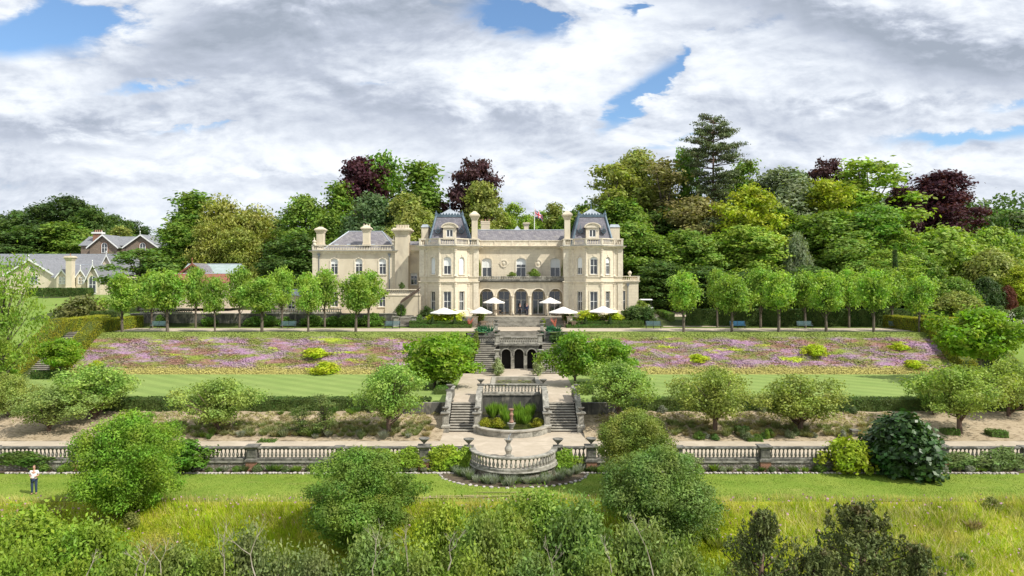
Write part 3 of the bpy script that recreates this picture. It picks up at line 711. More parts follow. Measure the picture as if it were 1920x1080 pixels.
    for px in (944.8, 1009.3):                                   # stone roundels in a pointed frame
        c_ = w.u_of(PX(px, Yc)); cz_ = PZ(494, Yc); mb = MB()
        seg = 20; ro_, ri = .58, .43
        pr = lambda r_, a, o: w.p(c_ + r_ * math.cos(a), cz_ + r_ * math.sin(a), o)
        for k in range(seg):
            a, b = 2 * math.pi * k / seg, 2 * math.pi * (k + 1) / seg
            for r0, r1, o1 in ((ri, ro_, .10),):
                mb.add([pr(r0, a, .0), pr(r0, b, .0), pr(r0, b, o1), pr(r0, a, o1)], [(0, 1, 2, 3)]); mb.add([pr(r0, a, o1), pr(r0, b, o1), pr(r1, b, o1), pr(r1, a, o1)], [(0, 1, 2, 3)])
                mb.add([pr(r1, a, o1), pr(r1, b, o1), pr(r1, b, 0), pr(r1, a, 0)], [(0, 1, 2, 3)])
        for a in (0, .5, 1, 1.5):
            a *= math.pi; t1 = pr(ro_ + .22, a, .05); l = pr(ro_, a - .5, .07); r_ = pr(ro_, a + .5, .07); q = pr(ro_ - .03, a, .0)
            mb.add([t1, l, r_, q], [(0, 1, 2), (0, 1, 3), (0, 3, 2)])
        mb.lathe((0, 0, 0), [(.2, 0), (.24, .05), (.14, .09), (.03, .11)], 10)
        k0 = len(mb.v) - 40
        for k in range(k0, len(mb.v)): a, b, c2 = mb.v[k]; mb.v[k] = w.p(c_ + a, cz_ + b * 1.25, c2)
        mb.build('roundel', M['trim'], R_)
    pc = [(xa, Yc), (xb, Yc)]
    mb = MB(); mb.sweep(pc, CORN(zc2)); mb.build('cornice', M['trim'], R_)
    parapet(R_, pc, zc2 + .05, PZ(450.5, Yc) - zc2 - .05, solid=True)
    mb = MB(); zr, ze = PZ(431.5, 110.5), zc2 + .1
    mb.add([(xa - .5, Yc + .5, ze), (xb + .5, Yc + .5, ze), (xb + .5, 110.5, zr), (xa - .5, 110.5, zr), (xb + .5, 115, ze), (xa - .5, 115, ze)], [(0, 1, 2, 3), (3, 2, 4, 5)])
    rf = mb.build('roof', M['slate'], R_)
    mb = MB(); mb.tube([(xa - .4, 110.5, zr), (xb + .4, 110.5, zr)], .1, 6); mb.build('ridge', M['leadlight'], rf)
    # arcade
    A0, A1 = PX(895, Ya), PX(1059, Ya); wa = Wall((A0, Ya), (A1, Ya)); zf = PZ(527, Ya); arches = []
    for px in (912.5, 944.8, 977, 1009.3, 1041.8): arches.append((wa.u_of(PX(px, Ya)), 1.98, G + .02, PZ(541.5, Ya), 1.0))
    mb = MB(); wa.face(mb, G - .2, zf, arches, .5)
    wb = Wall((A1, Ya + .5), (A0, Ya + .5)); wb.face(mb, G - .2, zf, [(wb.L - o[0], o[1], o[2], o[3], o[4]) for o in arches], .0)
    ar = mb.build('arcade', M['cream_plain'], R_)
    for o in arches:
        mb = MB(); wa.ring(mb, (o[0], o[1], o[3] - o[1] / 2, o[3], 1.0), .002, .17, -.01, .06); mb.build('archivolt', M['trim'], ar)
    for i in range(4):
        u = (arches[i][0] + arches[i + 1][0]) / 2; q = wa.p(u, G, -.0); h = arches[0][3] - arches[0][1] / 2 - G; mb = MB()
        mb.lathe(q, [(.27, 0), (.27, .25), (.2, .34), (.19, h - .4), (.2, h - .33), (.3, h - .06), (.3, h)], 12); mb.build('column', M['trim'], ar)
    mb = MB(); wa.box(mb, 0, wa.L, zf, zf + .22, -3.0, .55); wa.box(mb, 0, wa.L, zf - .16, zf - .002, .0, .32); bal = mb.build('balcony', M['stone'], R_)
    mb = MB(); hb = PZ(518.5, Ya) - zf - .22; zq = zf + .225
    wa.box(mb, 0, wa.L, zq, zq + .12, .2, .46); wa.box(mb, 0, wa.L, zq + hb - .13, zq + hb, .18, .48)
    nb = 52
    for k in range(nb): mb.lathe(wa.p((k + .5) * wa.L / nb, zq + .12, .33), [(.06, 0), (.085, .18), (.04, .42), (.06, hb - .25)], 6)
    for u in (.12, 3.15, 6.3, 9.45, wa.L - .12): wa.box(mb, u - .13, u + .13, zq + .122, zq + hb - .132, .19, .47)
    mb.build('balustrade', M['stone_lt'], bal)
    # -------- left wing
    wx0, wx1 = PX(587, Yw), PX(740, Yw); zcw = PZ(470, Yw); path = [(wx0, 119), (wx0, Yw), (wx1, Yw), (wx1, 119)]
    ws = [Wall(path[i], path[i + 1]) for i in range(3)]; mb = MB(); ops = [(ws[1].u_of(PX(px, Yw)), 1.05, PZ(514.5, Yw), PZ(484.5, Yw), .8) for px in (626.7, 672.7, 717.2)]
    ops2 = [(o[0], 1.1, PZ(575, Yw), PZ(548, Yw), 0) for o in ops]
    for i, q in enumerate(ws): q.face(mb, G - .2, zcw, ops + ops2 if i == 1 else [])
    mb.build('wall', M['cream_plain'], R_)
    for o in ops: ws[1].window(o, R_, 'sash', .36)
    for o in ops2: ws[1].window(o, R_, 'sash', 0)
    mb = MB(); mb.sweep(path, CORN(zcw)); mb.build('cornice', M['trim'], R_)
    mb = MB(); mb.sweep(path, lead_flash(zcw)); mb.build('lead_flashing', M['lead'], R_)
    parapet(R_, path, zcw + .05, PZ(459.5, Yw) - zcw - .05)
    for xq in (wx0, wx1 - .75):
        mb = MB(); mb.box(xq - .08 if xq == wx0 else xq, xq + .75 if xq == wx0 else xq + .83, Yw - .08, Yw + .3, G, zcw - .53); mb.build('quoin', M['cream'], R_)
    mb = MB(); rb = (PX(607, 107), PX(741, 107), 107, 118); zt_ = PZ(434, 111.5); ze = zcw + .3
    mb.add([(rb[0], 107, ze), (rb[1], 107, ze), (rb[1], 118, ze), (rb[0], 118, ze), (PX(654, 111.5), 111.5, zt_), (PX(716.5, 111.5), 111.5, zt_), (PX(716.5, 111.5), 113.5, zt_), (PX(654, 111.5), 113.5, zt_)],
           [(0, 1, 5, 4), (1, 2, 6, 5), (2, 3, 7, 6), (3, 0, 4, 7), (4, 5, 6, 7)])
    rf = mb.build('roof', M['slate'], R_)
    mb = MB()
    for a, b in (((rb[0], 107, ze), (PX(654, 111.5), 111.5, zt_)), ((rb[1], 107, ze), (PX(716.5, 111.5), 111.5, zt_)), ((PX(654, 111.5), 111.5, zt_), (PX(716.5, 111.5), 111.5, zt_))): mb.tube([a, b], .1, 6)
    mb.build('ridge', M['leadlight'], rf)
    for px in (631, 654, 677, 699):                              # small roof lights
        t_ = .18; mb = MB(); x_ = PX(px, 108); mb.frustum((x_ - .35, x_ + .35, 107.8, 108.6), ze + .35, (x_ - .3, x_ + .3, 108.0, 108.7), ze + .78); mb.build('roof_light', M['leadlight'], rf)
    chimney(R_, 601.5, 106.9, 425, 461, 13, 20, depth=.5); chimney(R_, 687.6, 107.2, 422, 461, 12.2, 19.5, pots=3, depth=.5)
    chimney(R_, 755, 106.6, 424, 556, 25, 37, pots=8, depth=1.0, flare=False)
    finial(R_, 589.5, 106.0, 445, 459); finial(R_, 738, 106.0, 442, 459)
    for px in (598, 730): drainpipe(R_, [(PX(px, Yw - .15), Yw - .12, PZ(480, Yw)), (PX(px, Yw - .15), Yw - .12, G)])
    # -------- link between wing and left tower
    lx0, lx1 = PX(741, Yc), PX(789, Yc); wl = Wall((lx0, Yc), (lx1, Yc)); zl = PZ(470, Yc); mb = MB(); o = (wl.u_of(PX(776, Yc)), .98, PZ(534, Yc), PZ(512, Yc), 0); o2 = (wl.u_of(PX(776, Yc)), 1.2, G, PZ(553, Yc), 0)
    wl.face(mb, G - .2, zl, [o, o2]); mb.build('wall', M['cream_plain'], R_); wl.window(o, R_, 'sash', .25); wl.window(o2, R_, 'door', 0, name='glazed_door')
    mb = MB(); mb.sweep([(lx0, Yc), (lx1, Yc)], CORN(zl)); mb.build('cornice', M['trim'], R_); parapet(R_, [(lx0, Yc), (lx1, Yc)], zl + .05, .8, solid=True)
    mb = MB(); mb.add([(lx0, Yc + .5, zl + .1), (lx1 + .5, Yc + .5, zl + .1), (lx1 + .5, 110.5, PZ(452, 110)), (lx0, 110.5, PZ(452, 110))], [(0, 1, 2, 3)]); mb.build('roof', M['slate'], R_)
    drainpipe(R_, [(PX(766, Yc - .2), Yc - .15, PZ(480, Yc)), (PX(766, Yc - .2), Yc - .15, PZ(523, Yc)), (PX(759.5, Yc - .2), Yc - .15, PZ(531, Yc)), (PX(759.5, Yc - .2), Yc - .15, G + 3)])
    # -------- annexe on the right
    Yn = 104.0; nx0, nx1 = PX(1166.8, Yn), PX(1197, Yn); pth = [(nx0 - .3, Yn), (nx1, Yn), (nx1, 111)]; mb = MB(); zn = PZ(526.5, Yn)
    for i in range(2):
        q = Wall(pth[i], pth[i + 1]); ops = [(q.u_of(PX(1170.5, Yn)), .42, PZ(582, Yn), PZ(545, Yn), 0)] if i == 0 else []
        q.face(mb, 6.5, zn, ops)
        if i == 0: q.window(ops[0], R_, 'sash', 0, surround=False, lights=1)
    mb.add([(nx0, Yn, zn), (nx1, Yn, zn), (nx1, 111, zn), (nx0, 111, zn)], [(0, 1, 2, 3)])
    mb.build('wall', M['cream'], R_); mb = MB(); mb.sweep(pth, BAND(zn - .05)); mb.build('string_course', M['trim'], R_); parapet(R_, pth, zn + .04, PZ(517.5, Yn) - zn - .04)
    drainpipe(R_, [(PX(1177.5, Yn - .2), Yn - .12, PZ(536, Yn)), (PX(1177.5, Yn - .2), Yn - .12, 7.5)])
    mb = MB(); mb.lathe((PX(1181, Yn), Yn + .05, PZ(517.5, Yn)), [(.12, 0), (.1, .08), (.24, .3), (.3, .5), (.22, .55), (.1, .75)], 10); mb.build('roof_urn', M['trim'], R_)
    # things standing on the roof behind the ridge
    chimney(R_, 910, 112, 413, 436, 16, 17, pots=3, depth=.7, flare=False, potmat=M['terracotta']); chimney(R_, 987, 113, 416, 436, 9, 14, depth=.5, flare=False)
    mb = MB(); xx0, xx1 = PX(959, 112), PX(981, 112); zz = PZ(431.5, 112)
    mb.add([(xx0, 111, zz - .5), (xx1, 111, zz - .5), (xx1, 113, zz - .5), (xx0, 113, zz - .5), ((xx0 + xx1) / 2, 112, PZ(423, 112))], [(0, 1, 4), (1, 2, 4), (2, 3, 4), (3, 0, 4)]); mb.build('roof_lantern', M['leadlight'], R_)
    for (a, b, y0, y1) in ((xa, xb, Yc + .02, 115),):            # dark rooms behind the glass
        pass
    return R_
mansion()
# flag on its pole
def flag():
    Y = 112; x = PX(1002, Y); z0, z1 = PZ(436, Y), PZ(381, Y)
    r = empty('flagpole', (x, Y, z0), 'thin white flagpole rising behind the slate ridge of the mansion', 'flagpole')
    mb = MB(); mb.tube([(x, Y, z0), (x, Y, z1)], [.075, .04], 6); mb.build('pole', M['white'], r); mb = MB(); mb.lathe((x, Y, z1), [(.05, 0), (.09, .06), (.02, .15)], 8); mb.build('finial', M['white'], r)
    fr = MB(); nu, nv = 48, 28; L, Hh = 1.75, 1.05
    def pos(u, v):
        s = u * L; dx = s * .72; dz = -s * .62 - .10 * math.sin(u * 7) ; dy = .16 * math.sin(u * 9 + v * 1.5) * u
        return (x + .05 + dx, Y - .02 + dy, PZ(391, Y) + dz - (1 - v) * Hh * (1 - .12 * u))
    def colr(u, v):
        X_, Y_ = (u - .5) * 2 * (L / Hh), (v - .5) * 2
        if abs(X_) < .2 or abs(Y_) < .2: return 1
        if abs(X_) < .33 or abs(Y_) < .33: return 2
        k = (L / Hh); dd = min(abs(Y_ - X_ / k), abs(Y_ + X_ / k)) / math.sqrt(1 + 1 / k / k)
        return 1 if dd < .07 else 2 if dd < .2 else 0
    vs = [pos(i / nu, j / nv) for j in range(nv + 1) for i in range(nu + 1)]
    fr.v = vs
    for j in range(nv):
        for i in range(nu): fr.f.append([j * (nu + 1) + i, j * (nu + 1) + i + 1, (j + 1) * (nu + 1) + i + 1, (j + 1) * (nu + 1) + i]); fr.mi.append(colr((i + .5) / nu, (j + .5) / nv))
    o = fr.build('flag', [mat('flag_blue', (.02, .03, .16)), mat('flag_red', (.55, .02, .04)), mat('flag_white', (.8, .8, .8))], loc=(x, Y, PZ(391, Y)))
    tag(o, 'red, white and blue union flag drooping from the rooftop pole', 'flag')
flag()
# ------------------------------------------------------------------ garden stonework
def unit_baluster(mat_):
    me_b = MB(); me_b.lathe((0, 0, 0), [(.085, 0), (.085, .07), (.05, .10), (.07, .16), (.105, .34), (.085, .46), (.045, .68), (.04, .80), (.07, .88), (.085, .93), (.085, 1)], 8)
    o = me_b.build('baluster', mat_); me = o.data; bpy.data.objects.remove(o); return me
BAL = unit_baluster(M['stone']); BAL2 = unit_baluster(M['stone_lt'])
def balustrade(label, path, z, h, sp=.27, me=None, group=None, material=None, ends=True, thick=.34):
    me = me or BAL; material = material or M['stone']
    P = [Vector(p) for p in path]; mid = P[len(P) // 2]
    r = empty('balustrade', (mid.x, mid.y, z), label, 'balustrade', group)
    t = thick / 2; mb = MB(); mb.sweep(path, [(t, z), (t, z + .14), (t - .04, z + .17), (-t + .04, z + .17), (-t, z + .14), (-t, z)]); mb.build('base_rail', material, r)
    mb = MB(); mb.sweep(path, [(t - .02, z + h - .15), (t + .04, z + h - .11), (t + .04, z + h - .02), (t - .02, z + h), (-t + .02, z + h), (-t - .04, z + h - .02), (-t - .04, z + h - .11), (-t + .02, z + h - .15)])
    mb.build('coping', material, r)
    tot = sum((P[i + 1] - P[i]).length for i in range(len(P) - 1)); n = max(2, int(tot / sp)); hb = h - .32
    for k in range(n):
        s = (k + .5) * tot / n; i = 0
        while i < len(P) - 2 and s > (P[i + 1] - P[i]).length: s -= (P[i + 1] - P[i]).length; i += 1
        q = P[i] + (P[i + 1] - P[i]).normalized() * s
        o = bpy.data.objects.new('baluster', me); COL.objects.link(o); o.parent = r; o.location = (q.x - mid.x, q.y - mid.y, .171); o.scale = (1, 1, hb)
    return r
URN = [(.16, 0), (.16, .05), (.08, .10), (.08, .16), (.22, .30), (.36, .44), (.42, .50), (.42, .55), (.30, .56), (.28, .52)]
def urn(x, y, z, s, label, material=None, group=None, name='stone_urn'):
    mb = MB(); mb.lathe((x, y, z), [(a * s, b * s) for a, b in URN], 14); o = mb.build(name, material or M['stone'], loc=(x, y, z), smooth=False)
    return tag(o, label, 'urn', group)
def pier(x, y, z, label, wdt=.62, hb=.0, hs=1.0, group=None, cat='pier', brick=True, cap=True, sm=None):
    """brick foot, stone die with a sunk panel, moulded cap"""
    r = empty('wall_pier', (x, y, z), label, cat, group); w = wdt / 2; sm = sm or M['stone']
    if hb: mb = MB(); mb.box(x - w, x + w, y - w, y + w, z, z + hb); mb.build('brick_base', M['brick'] if brick else sm, r)
    zz = z + hb; mb = MB(); mb.frustum((x - w - .06, x + w + .06, y - w - .06, y + w + .06), zz + .002, (x - w - .06, x + w + .06, y - w - .06, y + w + .06), zz + .14)
    mb.frustum((x - w - .03, x + w + .03, y - w - .03, y + w + .03), zz + .141, (x - w + .04, x + w - .04, y - w + .04, y + w - .04), zz + .22)
    mb.box(x - w + .04, x + w - .04, y - w + .04, y + w - .04, zz + .2, zz + hs - .15)
    e = w - .12; mb.box(x - e, x + e, y - w + .015, y - w + .05, zz + .32, zz + hs - .28)
    mb.build('die', sm, r)
    mb = MB(); mb.frustum((x - w - .0, x + w, y - w, y + w), zz + hs - .149, (x - w - .1, x + w + .1, y - w - .1, y + w + .1), zz + hs - .08)
    mb.box(x - w - .1, x + w + .1, y - w - .1, y + w + .1, zz + hs - .079, zz + hs); mb.build('cap', sm, r)
    return r
# lower retaining wall of flint with its balustrade, Y = 50
WZ0, WZ1, BH = -.05, .70, .95
def flint_wall(x0, x1, label):
    r = empty('flint_wall', ((x0 + x1) / 2, 50, 0), label, 'wall')
    mb = MB(); mb.box(x0, x1, 49.86, 50.2, WZ0 - .3, WZ1 - .12); mb.build('flint_face', M['flintw'], r)
    mb = MB(); mb.box(x0, x1, 49.78, 50.24, WZ1 - .118, WZ1 - .02); mb.build('string_course', M['stone_lt'], r)
flint_wall(-60, -2.75, 'long low flint retaining wall left of the semicircular balustrade, running to the left edge')
flint_wall(2.95, 60, 'long low flint retaining wall right of the semicircular balustrade, running to the right edge')
# curved flint wall under the bow
BC = (.1, 50.0); BR = 2.85
def arc(c, rx, ry, a0, a1, n): return [(c[0] + rx * math.cos(a0 + (a1 - a0) * k / n), c[1] + ry * math.sin(a0 + (a1 - a0) * k / n)) for k in range(n + 1)]
bow = arc(BC, BR, 3.0, math.pi, 2 * math.pi, 30)
mb = MB(); mb.sweep(bow, [(.12, -.4), (.06, WZ1 - .12), (-.30, WZ1 - .12), (-.30, -.4)]); bw = mb.build('curved_flint_wall', M['flintw'], loc=(BC[0], BC[1], 0))
tag(bw, 'curved flint retaining wall bowing out under the semicircular balustrade', 'wall')
mb = MB(); mb.sweep(bow, [(.22, WZ1 - .118), (.26, WZ1 - .06), (.22, WZ1 - .0), (-.32, WZ1 - .0), (-.32, WZ1 - .118)]); o = mb.build('plinth_course', M['stone_lt'], bw)
balustrade('semicircular stone balustrade bowing out in front of the stone bird bath', bow, WZ1 + .002, BH, .30, BAL2, material=M['stone_lt'])
PIERX = [-42, -30, -18, -6.1, 5.5, 17.5, 29.8, 41.5]
SMALL = [-36, -24, -12, 11.6, 23.6, 35.6]
side_ = ['far left, behind the olive tree', 'hidden half by the round willow bush at the left', 'left, between the round bush and the apple tree', 'beside the ivy left of the semicircular balustrade',
         'beside the ivy right of the semicircular balustrade', 'right, below the clipped box block', 'right of the big glossy fig bush', 'far right, at the picture edge']
for x, s in zip(PIERX, side_):
    pier(x, 49.98, -.05, 'brick-footed stone pier, ' + s, .72, .72, 1.08, 'piers of the lower wall')
for x, s in zip(SMALL, ['second from the left end', 'left of the round willow bush', 'left of the big dark bush below the stairs', 'behind the large right-hand willow', 'left of the yellow shrub', 'near the right end']):
    r = pier(x, 50.0, WZ1 - .02, 'small square stone pier between balustrade runs, ' + s, .5, 0, 1.0, 'small piers of the balustrade')
runs = sorted(PIERX + SMALL)
nm = ['first', 'second', 'third', 'fourth', 'fifth', 'sixth', 'seventh', 'eighth', 'ninth', 'tenth', 'eleventh', 'twelfth', 'thirteenth', 'fourteenth']
k = 0
for a, b in zip(runs, runs[1:]):
    if a == -6.1: continue
    balustrade(f'dark weathered stone balustrade on the lower flint wall, {nm[k]} run from the left', [(a + .37, 50.0), (b - .37, 50.0)], WZ1, BH, .27, group='balustrade runs on the lower wall'); k += 1
balustrade('short ivy-covered balustrade run left of the semicircular bow', [(-5.74, 50.0), (-3.3, 50.0)], WZ1, BH, .27)
balustrade('short balustrade run right of the semicircular bow, half under ivy', [(3.45, 50.0), (5.1, 50.0)], WZ1, BH, .27)
for x, t in ((-3.0, 'left'), (3.2, 'right')):
    pier(x, 50.05, WZ1 - .02, f'stone pier carrying a dark bowl urn at the {t} end of the semicircular balustrade', .48, 0, 1.02)
    urn(x, 50.05, WZ1 + 1.0, .9, f'dark stone bowl urn on the pier at the {t} end of the semicircle')
for x, t in ((-6.1, 'left ivy mass'), (5.5, 'right ivy mass')): urn(x, 50.0, 1.75, .9, f'dark flat stone urn on the brick-footed pier by the {t}')
# bird bath / pedestal
def birdbath():
    x, y, z = -.25, 50.6, .76
    r = empty('bird_bath', (x, y, z), 'slim carved stone pedestal with a small leaning figure on top, inside the semicircular balustrade', 'bird bath')
    mb = MB(); mb.lathe((x, y, z), [(.42, 0), (.42, .08), (.26, .10), (.26, .16), (.16, .22), (.2, .36), (.27, .52), (.26, .66), (.15, .84), (.12, 1.0), (.2, 1.1), (.2, 1.14)], 14); mb.build('pedestal', M['stone_lt'], r)
    mb = MB(); mb.lathe((x, y, z + 1.14), [(.12, 0), (.27, .06), (.30, .14), (.24, .14), (.1, .08)], 14); mb.build('bowl', M['stone_lt'], r)
    mb = MB(); mb.tube([(x, y, z + 1.2), (x + .02, y, z + 1.38), (x + .10, y, z + 1.52), (x + .2, y, z + 1.72)], [.06, .05, .035, .012], 6); mb.tube([(x + .05, y, z + 1.44), (x - .04, y, z + 1.54)], [.03, .01], 5); mb.build('figure', M['leadlight'], r)
birdbath()
# lower twin stairs: rise from z .75 (Y 58.9) to 2.55 (Y 62.3)
def stairs(x0, x1, y0, y1, z0, z1, n, label, xt=None, rm='riser'):
    r = empty('stone_stairs', ((x0 + x1) / 2, y0, z0), label, 'stairs')
    xt = xt or (x0, x1); rise = (z1 - z0) / n; run = (y1 - y0) / n; a = MB(); b = MB()
    for i in range(n):
        k = i / max(1, n - 1); xa = x0 + (xt[0] - x0) * k; xb = x1 + (xt[1] - x1) * k
        ya = y0 + i * run; yb = y1 + .02; z = z0 + i * rise
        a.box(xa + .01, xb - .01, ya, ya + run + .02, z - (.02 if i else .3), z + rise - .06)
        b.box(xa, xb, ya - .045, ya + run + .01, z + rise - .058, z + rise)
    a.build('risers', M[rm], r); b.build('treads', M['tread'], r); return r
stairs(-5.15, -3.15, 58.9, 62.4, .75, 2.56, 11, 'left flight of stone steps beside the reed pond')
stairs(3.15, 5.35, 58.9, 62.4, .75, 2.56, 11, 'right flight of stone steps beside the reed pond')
def cheek(x, label, w=.36, base=.75):
    """solid sloping parapet wall with moulded coping, between a lower and an upper pier"""
    r = empty('stair_parapet', (x, 60.5, base), label, 'parapet wall')
    y0, y1 = 59.1, 62.6; za, zb = base + .95, 2.55 + .95
    t = w / 2
    def slab(n, yA, yB, zA0, zB0, zA1, zB1, t, m):
        mb = MB(); mb.add([(x - t, yA, zA0), (x + t, yA, zA0), (x + t, yB, zB0), (x - t, yB, zB0), (x - t, yA, zA1), (x + t, yA, zA1), (x + t, yB, zB1), (x - t, yB, zB1)], [(3, 2, 1, 0), (4, 5, 6, 7), (0, 1, 5, 4), (1, 2, 6, 5), (2, 3, 7, 6), (3, 0, 4, 7)]); return mb.build(n, m, r)
    slab('wall', y0, y1, base - .1, base - .1, za - .12, zb - .12, t, M['stone']); slab('coping', y0, y1, za - .118, zb - .118, za, zb, t + .07, M['stone_lt'])
    slab('upper_wall', y1 + .001, 66.0, base - .1, base - .1, zb - .12, zb - .12, t, M['stone']); slab('upper_coping', y1 + .001, 66.0, zb - .118, zb - .118, zb - .02, zb - .02, t + .06, M['stone_lt'])
for x, t, sd in ((-5.42, 'far left', 'left flight, outer side'), (-2.86, 'left', 'left flight, pond side'), (2.88, 'right', 'right flight, pond side'), (5.62, 'far right', 'right flight, outer side')):
    cheek(x, f'sloping stone parapet of the lower stairs, {sd}')
    pier(x, 58.85, .75, f'tall stone newel pier at the foot of the stairs, {sd}', .56, .42, 1.22, brick=False, sm=M['stone_lt'], group='newel piers at the stair foot')
    urn(x, 58.85, 2.39, .72, f'flat dark urn on the lower newel pier, {sd}', group='urns of the lower stairs')
    yq = 66.1 if abs(x) < 4 else 62.9
    pier(x, yq, 2.5, f'stone newel pier at the top of the stairs, {sd}', .5, 0, 1.1, brick=False, group='newel piers at the stair top')
    urn(x, yq, 3.6, .8, f'flat dark urn on the upper newel pier, {sd}', group='urns of the lower stairs')
# retaining walls holding the court and middle lawn beside the stairs
for x0, x1, t in ((-9.5, -5.62, 'left'), (5.82, 9.5, 'right')):
    mb = MB(); mb.box(x0, x1, 62.5, 62.9, .7, 2.5); o = mb.build('retaining_wall', M['stone_dk'], loc=(x0, 62.5, .7)); tag(o, f'dark mossy stone wall between hedge and the {t} outer stair parapet', 'wall')
mb = MB(); mb.box(-2.66, 2.68, 66.0, 66.35, .4, 2.6); o = mb.build('pond_back_wall', M['stone_dk'], loc=(0, 66, .4)); tag(o, 'black-streaked stone wall rising behind the reeds, under the balustrade', 'wall')
mb = MB(); mb.box(-2.66, 2.68, 65.9, 66.42, 2.603, 2.70); mb.build('string_course', M['stone_lt'], o)
balustrade('pale stone balustrade between the two stair heads, above the reed pond', [(-2.58, 66.15), (2.6, 66.15)], 2.703, .92, .29, BAL2, material=M['stone_lt'])
# semicircular basin
basin = arc((.0, 59.3), 3.0, 2.75, math.pi, 2 * math.pi, 30)
mb = MB(); mb.sweep(basin, [(.0, .7), (.0, 1.22), (-.4, 1.22), (-.4, .7)]); o = mb.build('pond_basin', M['stone_lt'], loc=(0, 58, .75)); tag(o, 'curved pale stone rim wall of the reed pond, between the two flights', 'pond')
mb = MB(); mb.sweep(basin, [(.07, 1.222), (.07, 1.32), (-.46, 1.32), (-.46, 1.222)]); mb.build('coping', M['tread'], o)
mb = MB(); mb.poly([(x * .9, (y - 59.3) * .9 + 59.3, 1.1) for x, y in basin] + [(2.65, 66, 1.1), (-2.65, 66, 1.1)]); o = mb.build('pond_water', M['water']); o['kind'] = 'structure'
def terracotta_fountain():
    x, y, z = -.05, 58.6, .95
    r = empty('pond_fountain', (x, y, z), 'narrow terracotta pedestal fountain standing among the reeds in the pond', 'fountain')
    mb = MB(); mb.lathe((x, y, z), [(.16, 0), (.16, .2), (.34, .55), (.36, .6), (.1, .62)], 12); mb.build('shell_bowl', M['stone_lt'], r)
    mb = MB(); mb.lathe((x, y, z + .6), [(.14, 0), (.2, .1), (.1, .3), (.12, .5), (.18, .7), (.09, .85), (.1, 1.0), (.2, 1.08), (.22, 1.14), (.05, 1.12)], 12); mb.build('pedestal', M['terracotta'], r)
terracotta_fountain()
# lily pool kerb
mb = MB(); x0, x1, y0, y1 = -1.75, 2.45, 70.8, 77.7
mb.sweep([(x0, y0), (x0, y1), (x1, y1), (x1, y0)], [(.0, 2.3), (.0, 2.66), (-.42, 2.66), (-.42, 2.3)], closed=True); o = mb.build('lily_pool_kerb', M['tread'], loc=(.35, 74, 2.5)); tag(o, 'flat stone kerb round the rectangular lily pool in the court', 'pool')
# ---- grotto and upper stairs
GX = .75; gz0, gz1 = 2.55, 5.5
def grotto():
    r = empty('grotto', (GX, 85.2, gz0), 'stone grotto front with three dark arches under the upper balustrade', 'grotto')
    w = Wall((-1.5, 85.2), (3.1, 85.2)); ops = [(w.u_of(PX(px, 85.2)), 1.08, gz0 + .02, PZ(654.5, 85.2), 1.0) for px in (949, 973, 997)]
    mb = MB(); w.face(mb, gz0 - .1, gz1 - .2, ops, .55); mb.build('wall', M['stone'], r)
    for o in ops:
        mb = MB(); w.ring(mb, o, .002, .12, -.01, .05); mb.build('arch_ring', M['stone_lt'], r)
    for i in range(2):
        u = (ops[i][0] + ops[i + 1][0]) / 2; mb = MB(); w.box(mb, u - .17, u + .17, gz0, gz0 + 1.55, .002, .10); mb.build('pilaster', M['stone_lt'], r)
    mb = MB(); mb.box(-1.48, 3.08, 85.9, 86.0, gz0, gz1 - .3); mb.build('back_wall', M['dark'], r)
    mb = MB(); w.box(mb, -.1, w.L + .1, gz1 - .2, gz1, -.6, .16); mb.build('cornice', M['stone'], r)
grotto()
S0, S1 = (-4.45, -1.95), (3.55, 6.05)
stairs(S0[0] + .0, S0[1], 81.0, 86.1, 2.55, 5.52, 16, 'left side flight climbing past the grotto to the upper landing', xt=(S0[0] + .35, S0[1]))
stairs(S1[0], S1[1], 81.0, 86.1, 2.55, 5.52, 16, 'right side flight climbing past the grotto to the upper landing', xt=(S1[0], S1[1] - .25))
mb = MB(); mb.box(-4.9, 6.6, 86.15, 88.1, 2.4, 5.52); mb.box(-1.5, 3.1, 85.36, 86.149, 5.0, 5.52); o = mb.build('upper_landing', M['stone']); o['kind'] = 'structure'
for x, t in ((-1.72, 'left'), (3.32, 'right')):
    r = empty('grotto_side_wall', (x, 83, 2.55), f'stepped stone side wall with moulded piers on the {t} side of the grotto forecourt', 'wall')
    mb = MB(); mb.box(x - .2, x + .2, 82.7, 85.35, 2.5, 4.0); mb.build('wall', M['stone'], r); mb = MB(); mb.box(x - .25, x + .25, 82.65, 85.3, 4.002, 4.12); mb.build('coping', M['stone_lt'], r)
    mb = MB(); mb.add([(x - .19, 81.1, 2.5), (x + .19, 81.1, 2.5), (x + .19, 82.69, 2.5), (x - .19, 82.69, 2.5), (x - .19, 81.1, 3.1), (x + .19, 81.1, 3.1), (x + .19, 82.69, 3.9), (x - .19, 82.69, 3.9)], [(4, 5, 6, 7), (0, 1, 5, 4), (1, 2, 6, 5), (3, 0, 4, 7)]); mb.build('ramp', M['stone'], r)
    pier(x, 81.0, 2.55, f'squat stone pier at the foot of the upper flight, {t} of the grotto', .6, 0, 1.25, brick=False, sm=M['stone_lt'])
    pier(x, 83.4, 4.1, f'square stone pier half way up, {t} of the grotto', .5, 0, .95, brick=False, sm=M['stone_lt'])
    pier(x, 85.45, 5.4, f'tall stone pier at the {t} end of the balustrade over the grotto', .62, 0, 1.3, brick=False, sm=M['stone_lt'])
    urn(x, 85.45, 6.7, .8, f'stone urn on the tall {t} pier over the grotto')
balustrade('stone balustrade over the three grotto arches', [(-1.38, 85.3), (2.98, 85.3)], 5.502, .85, .27, BAL2, material=M['stone_lt'])
balustrade('stone balustrade left of the grotto, above the side flight', [(-4.75, 86.35), (-2.05, 86.35)], 5.522, .85, .27, BAL2, material=M['stone'])
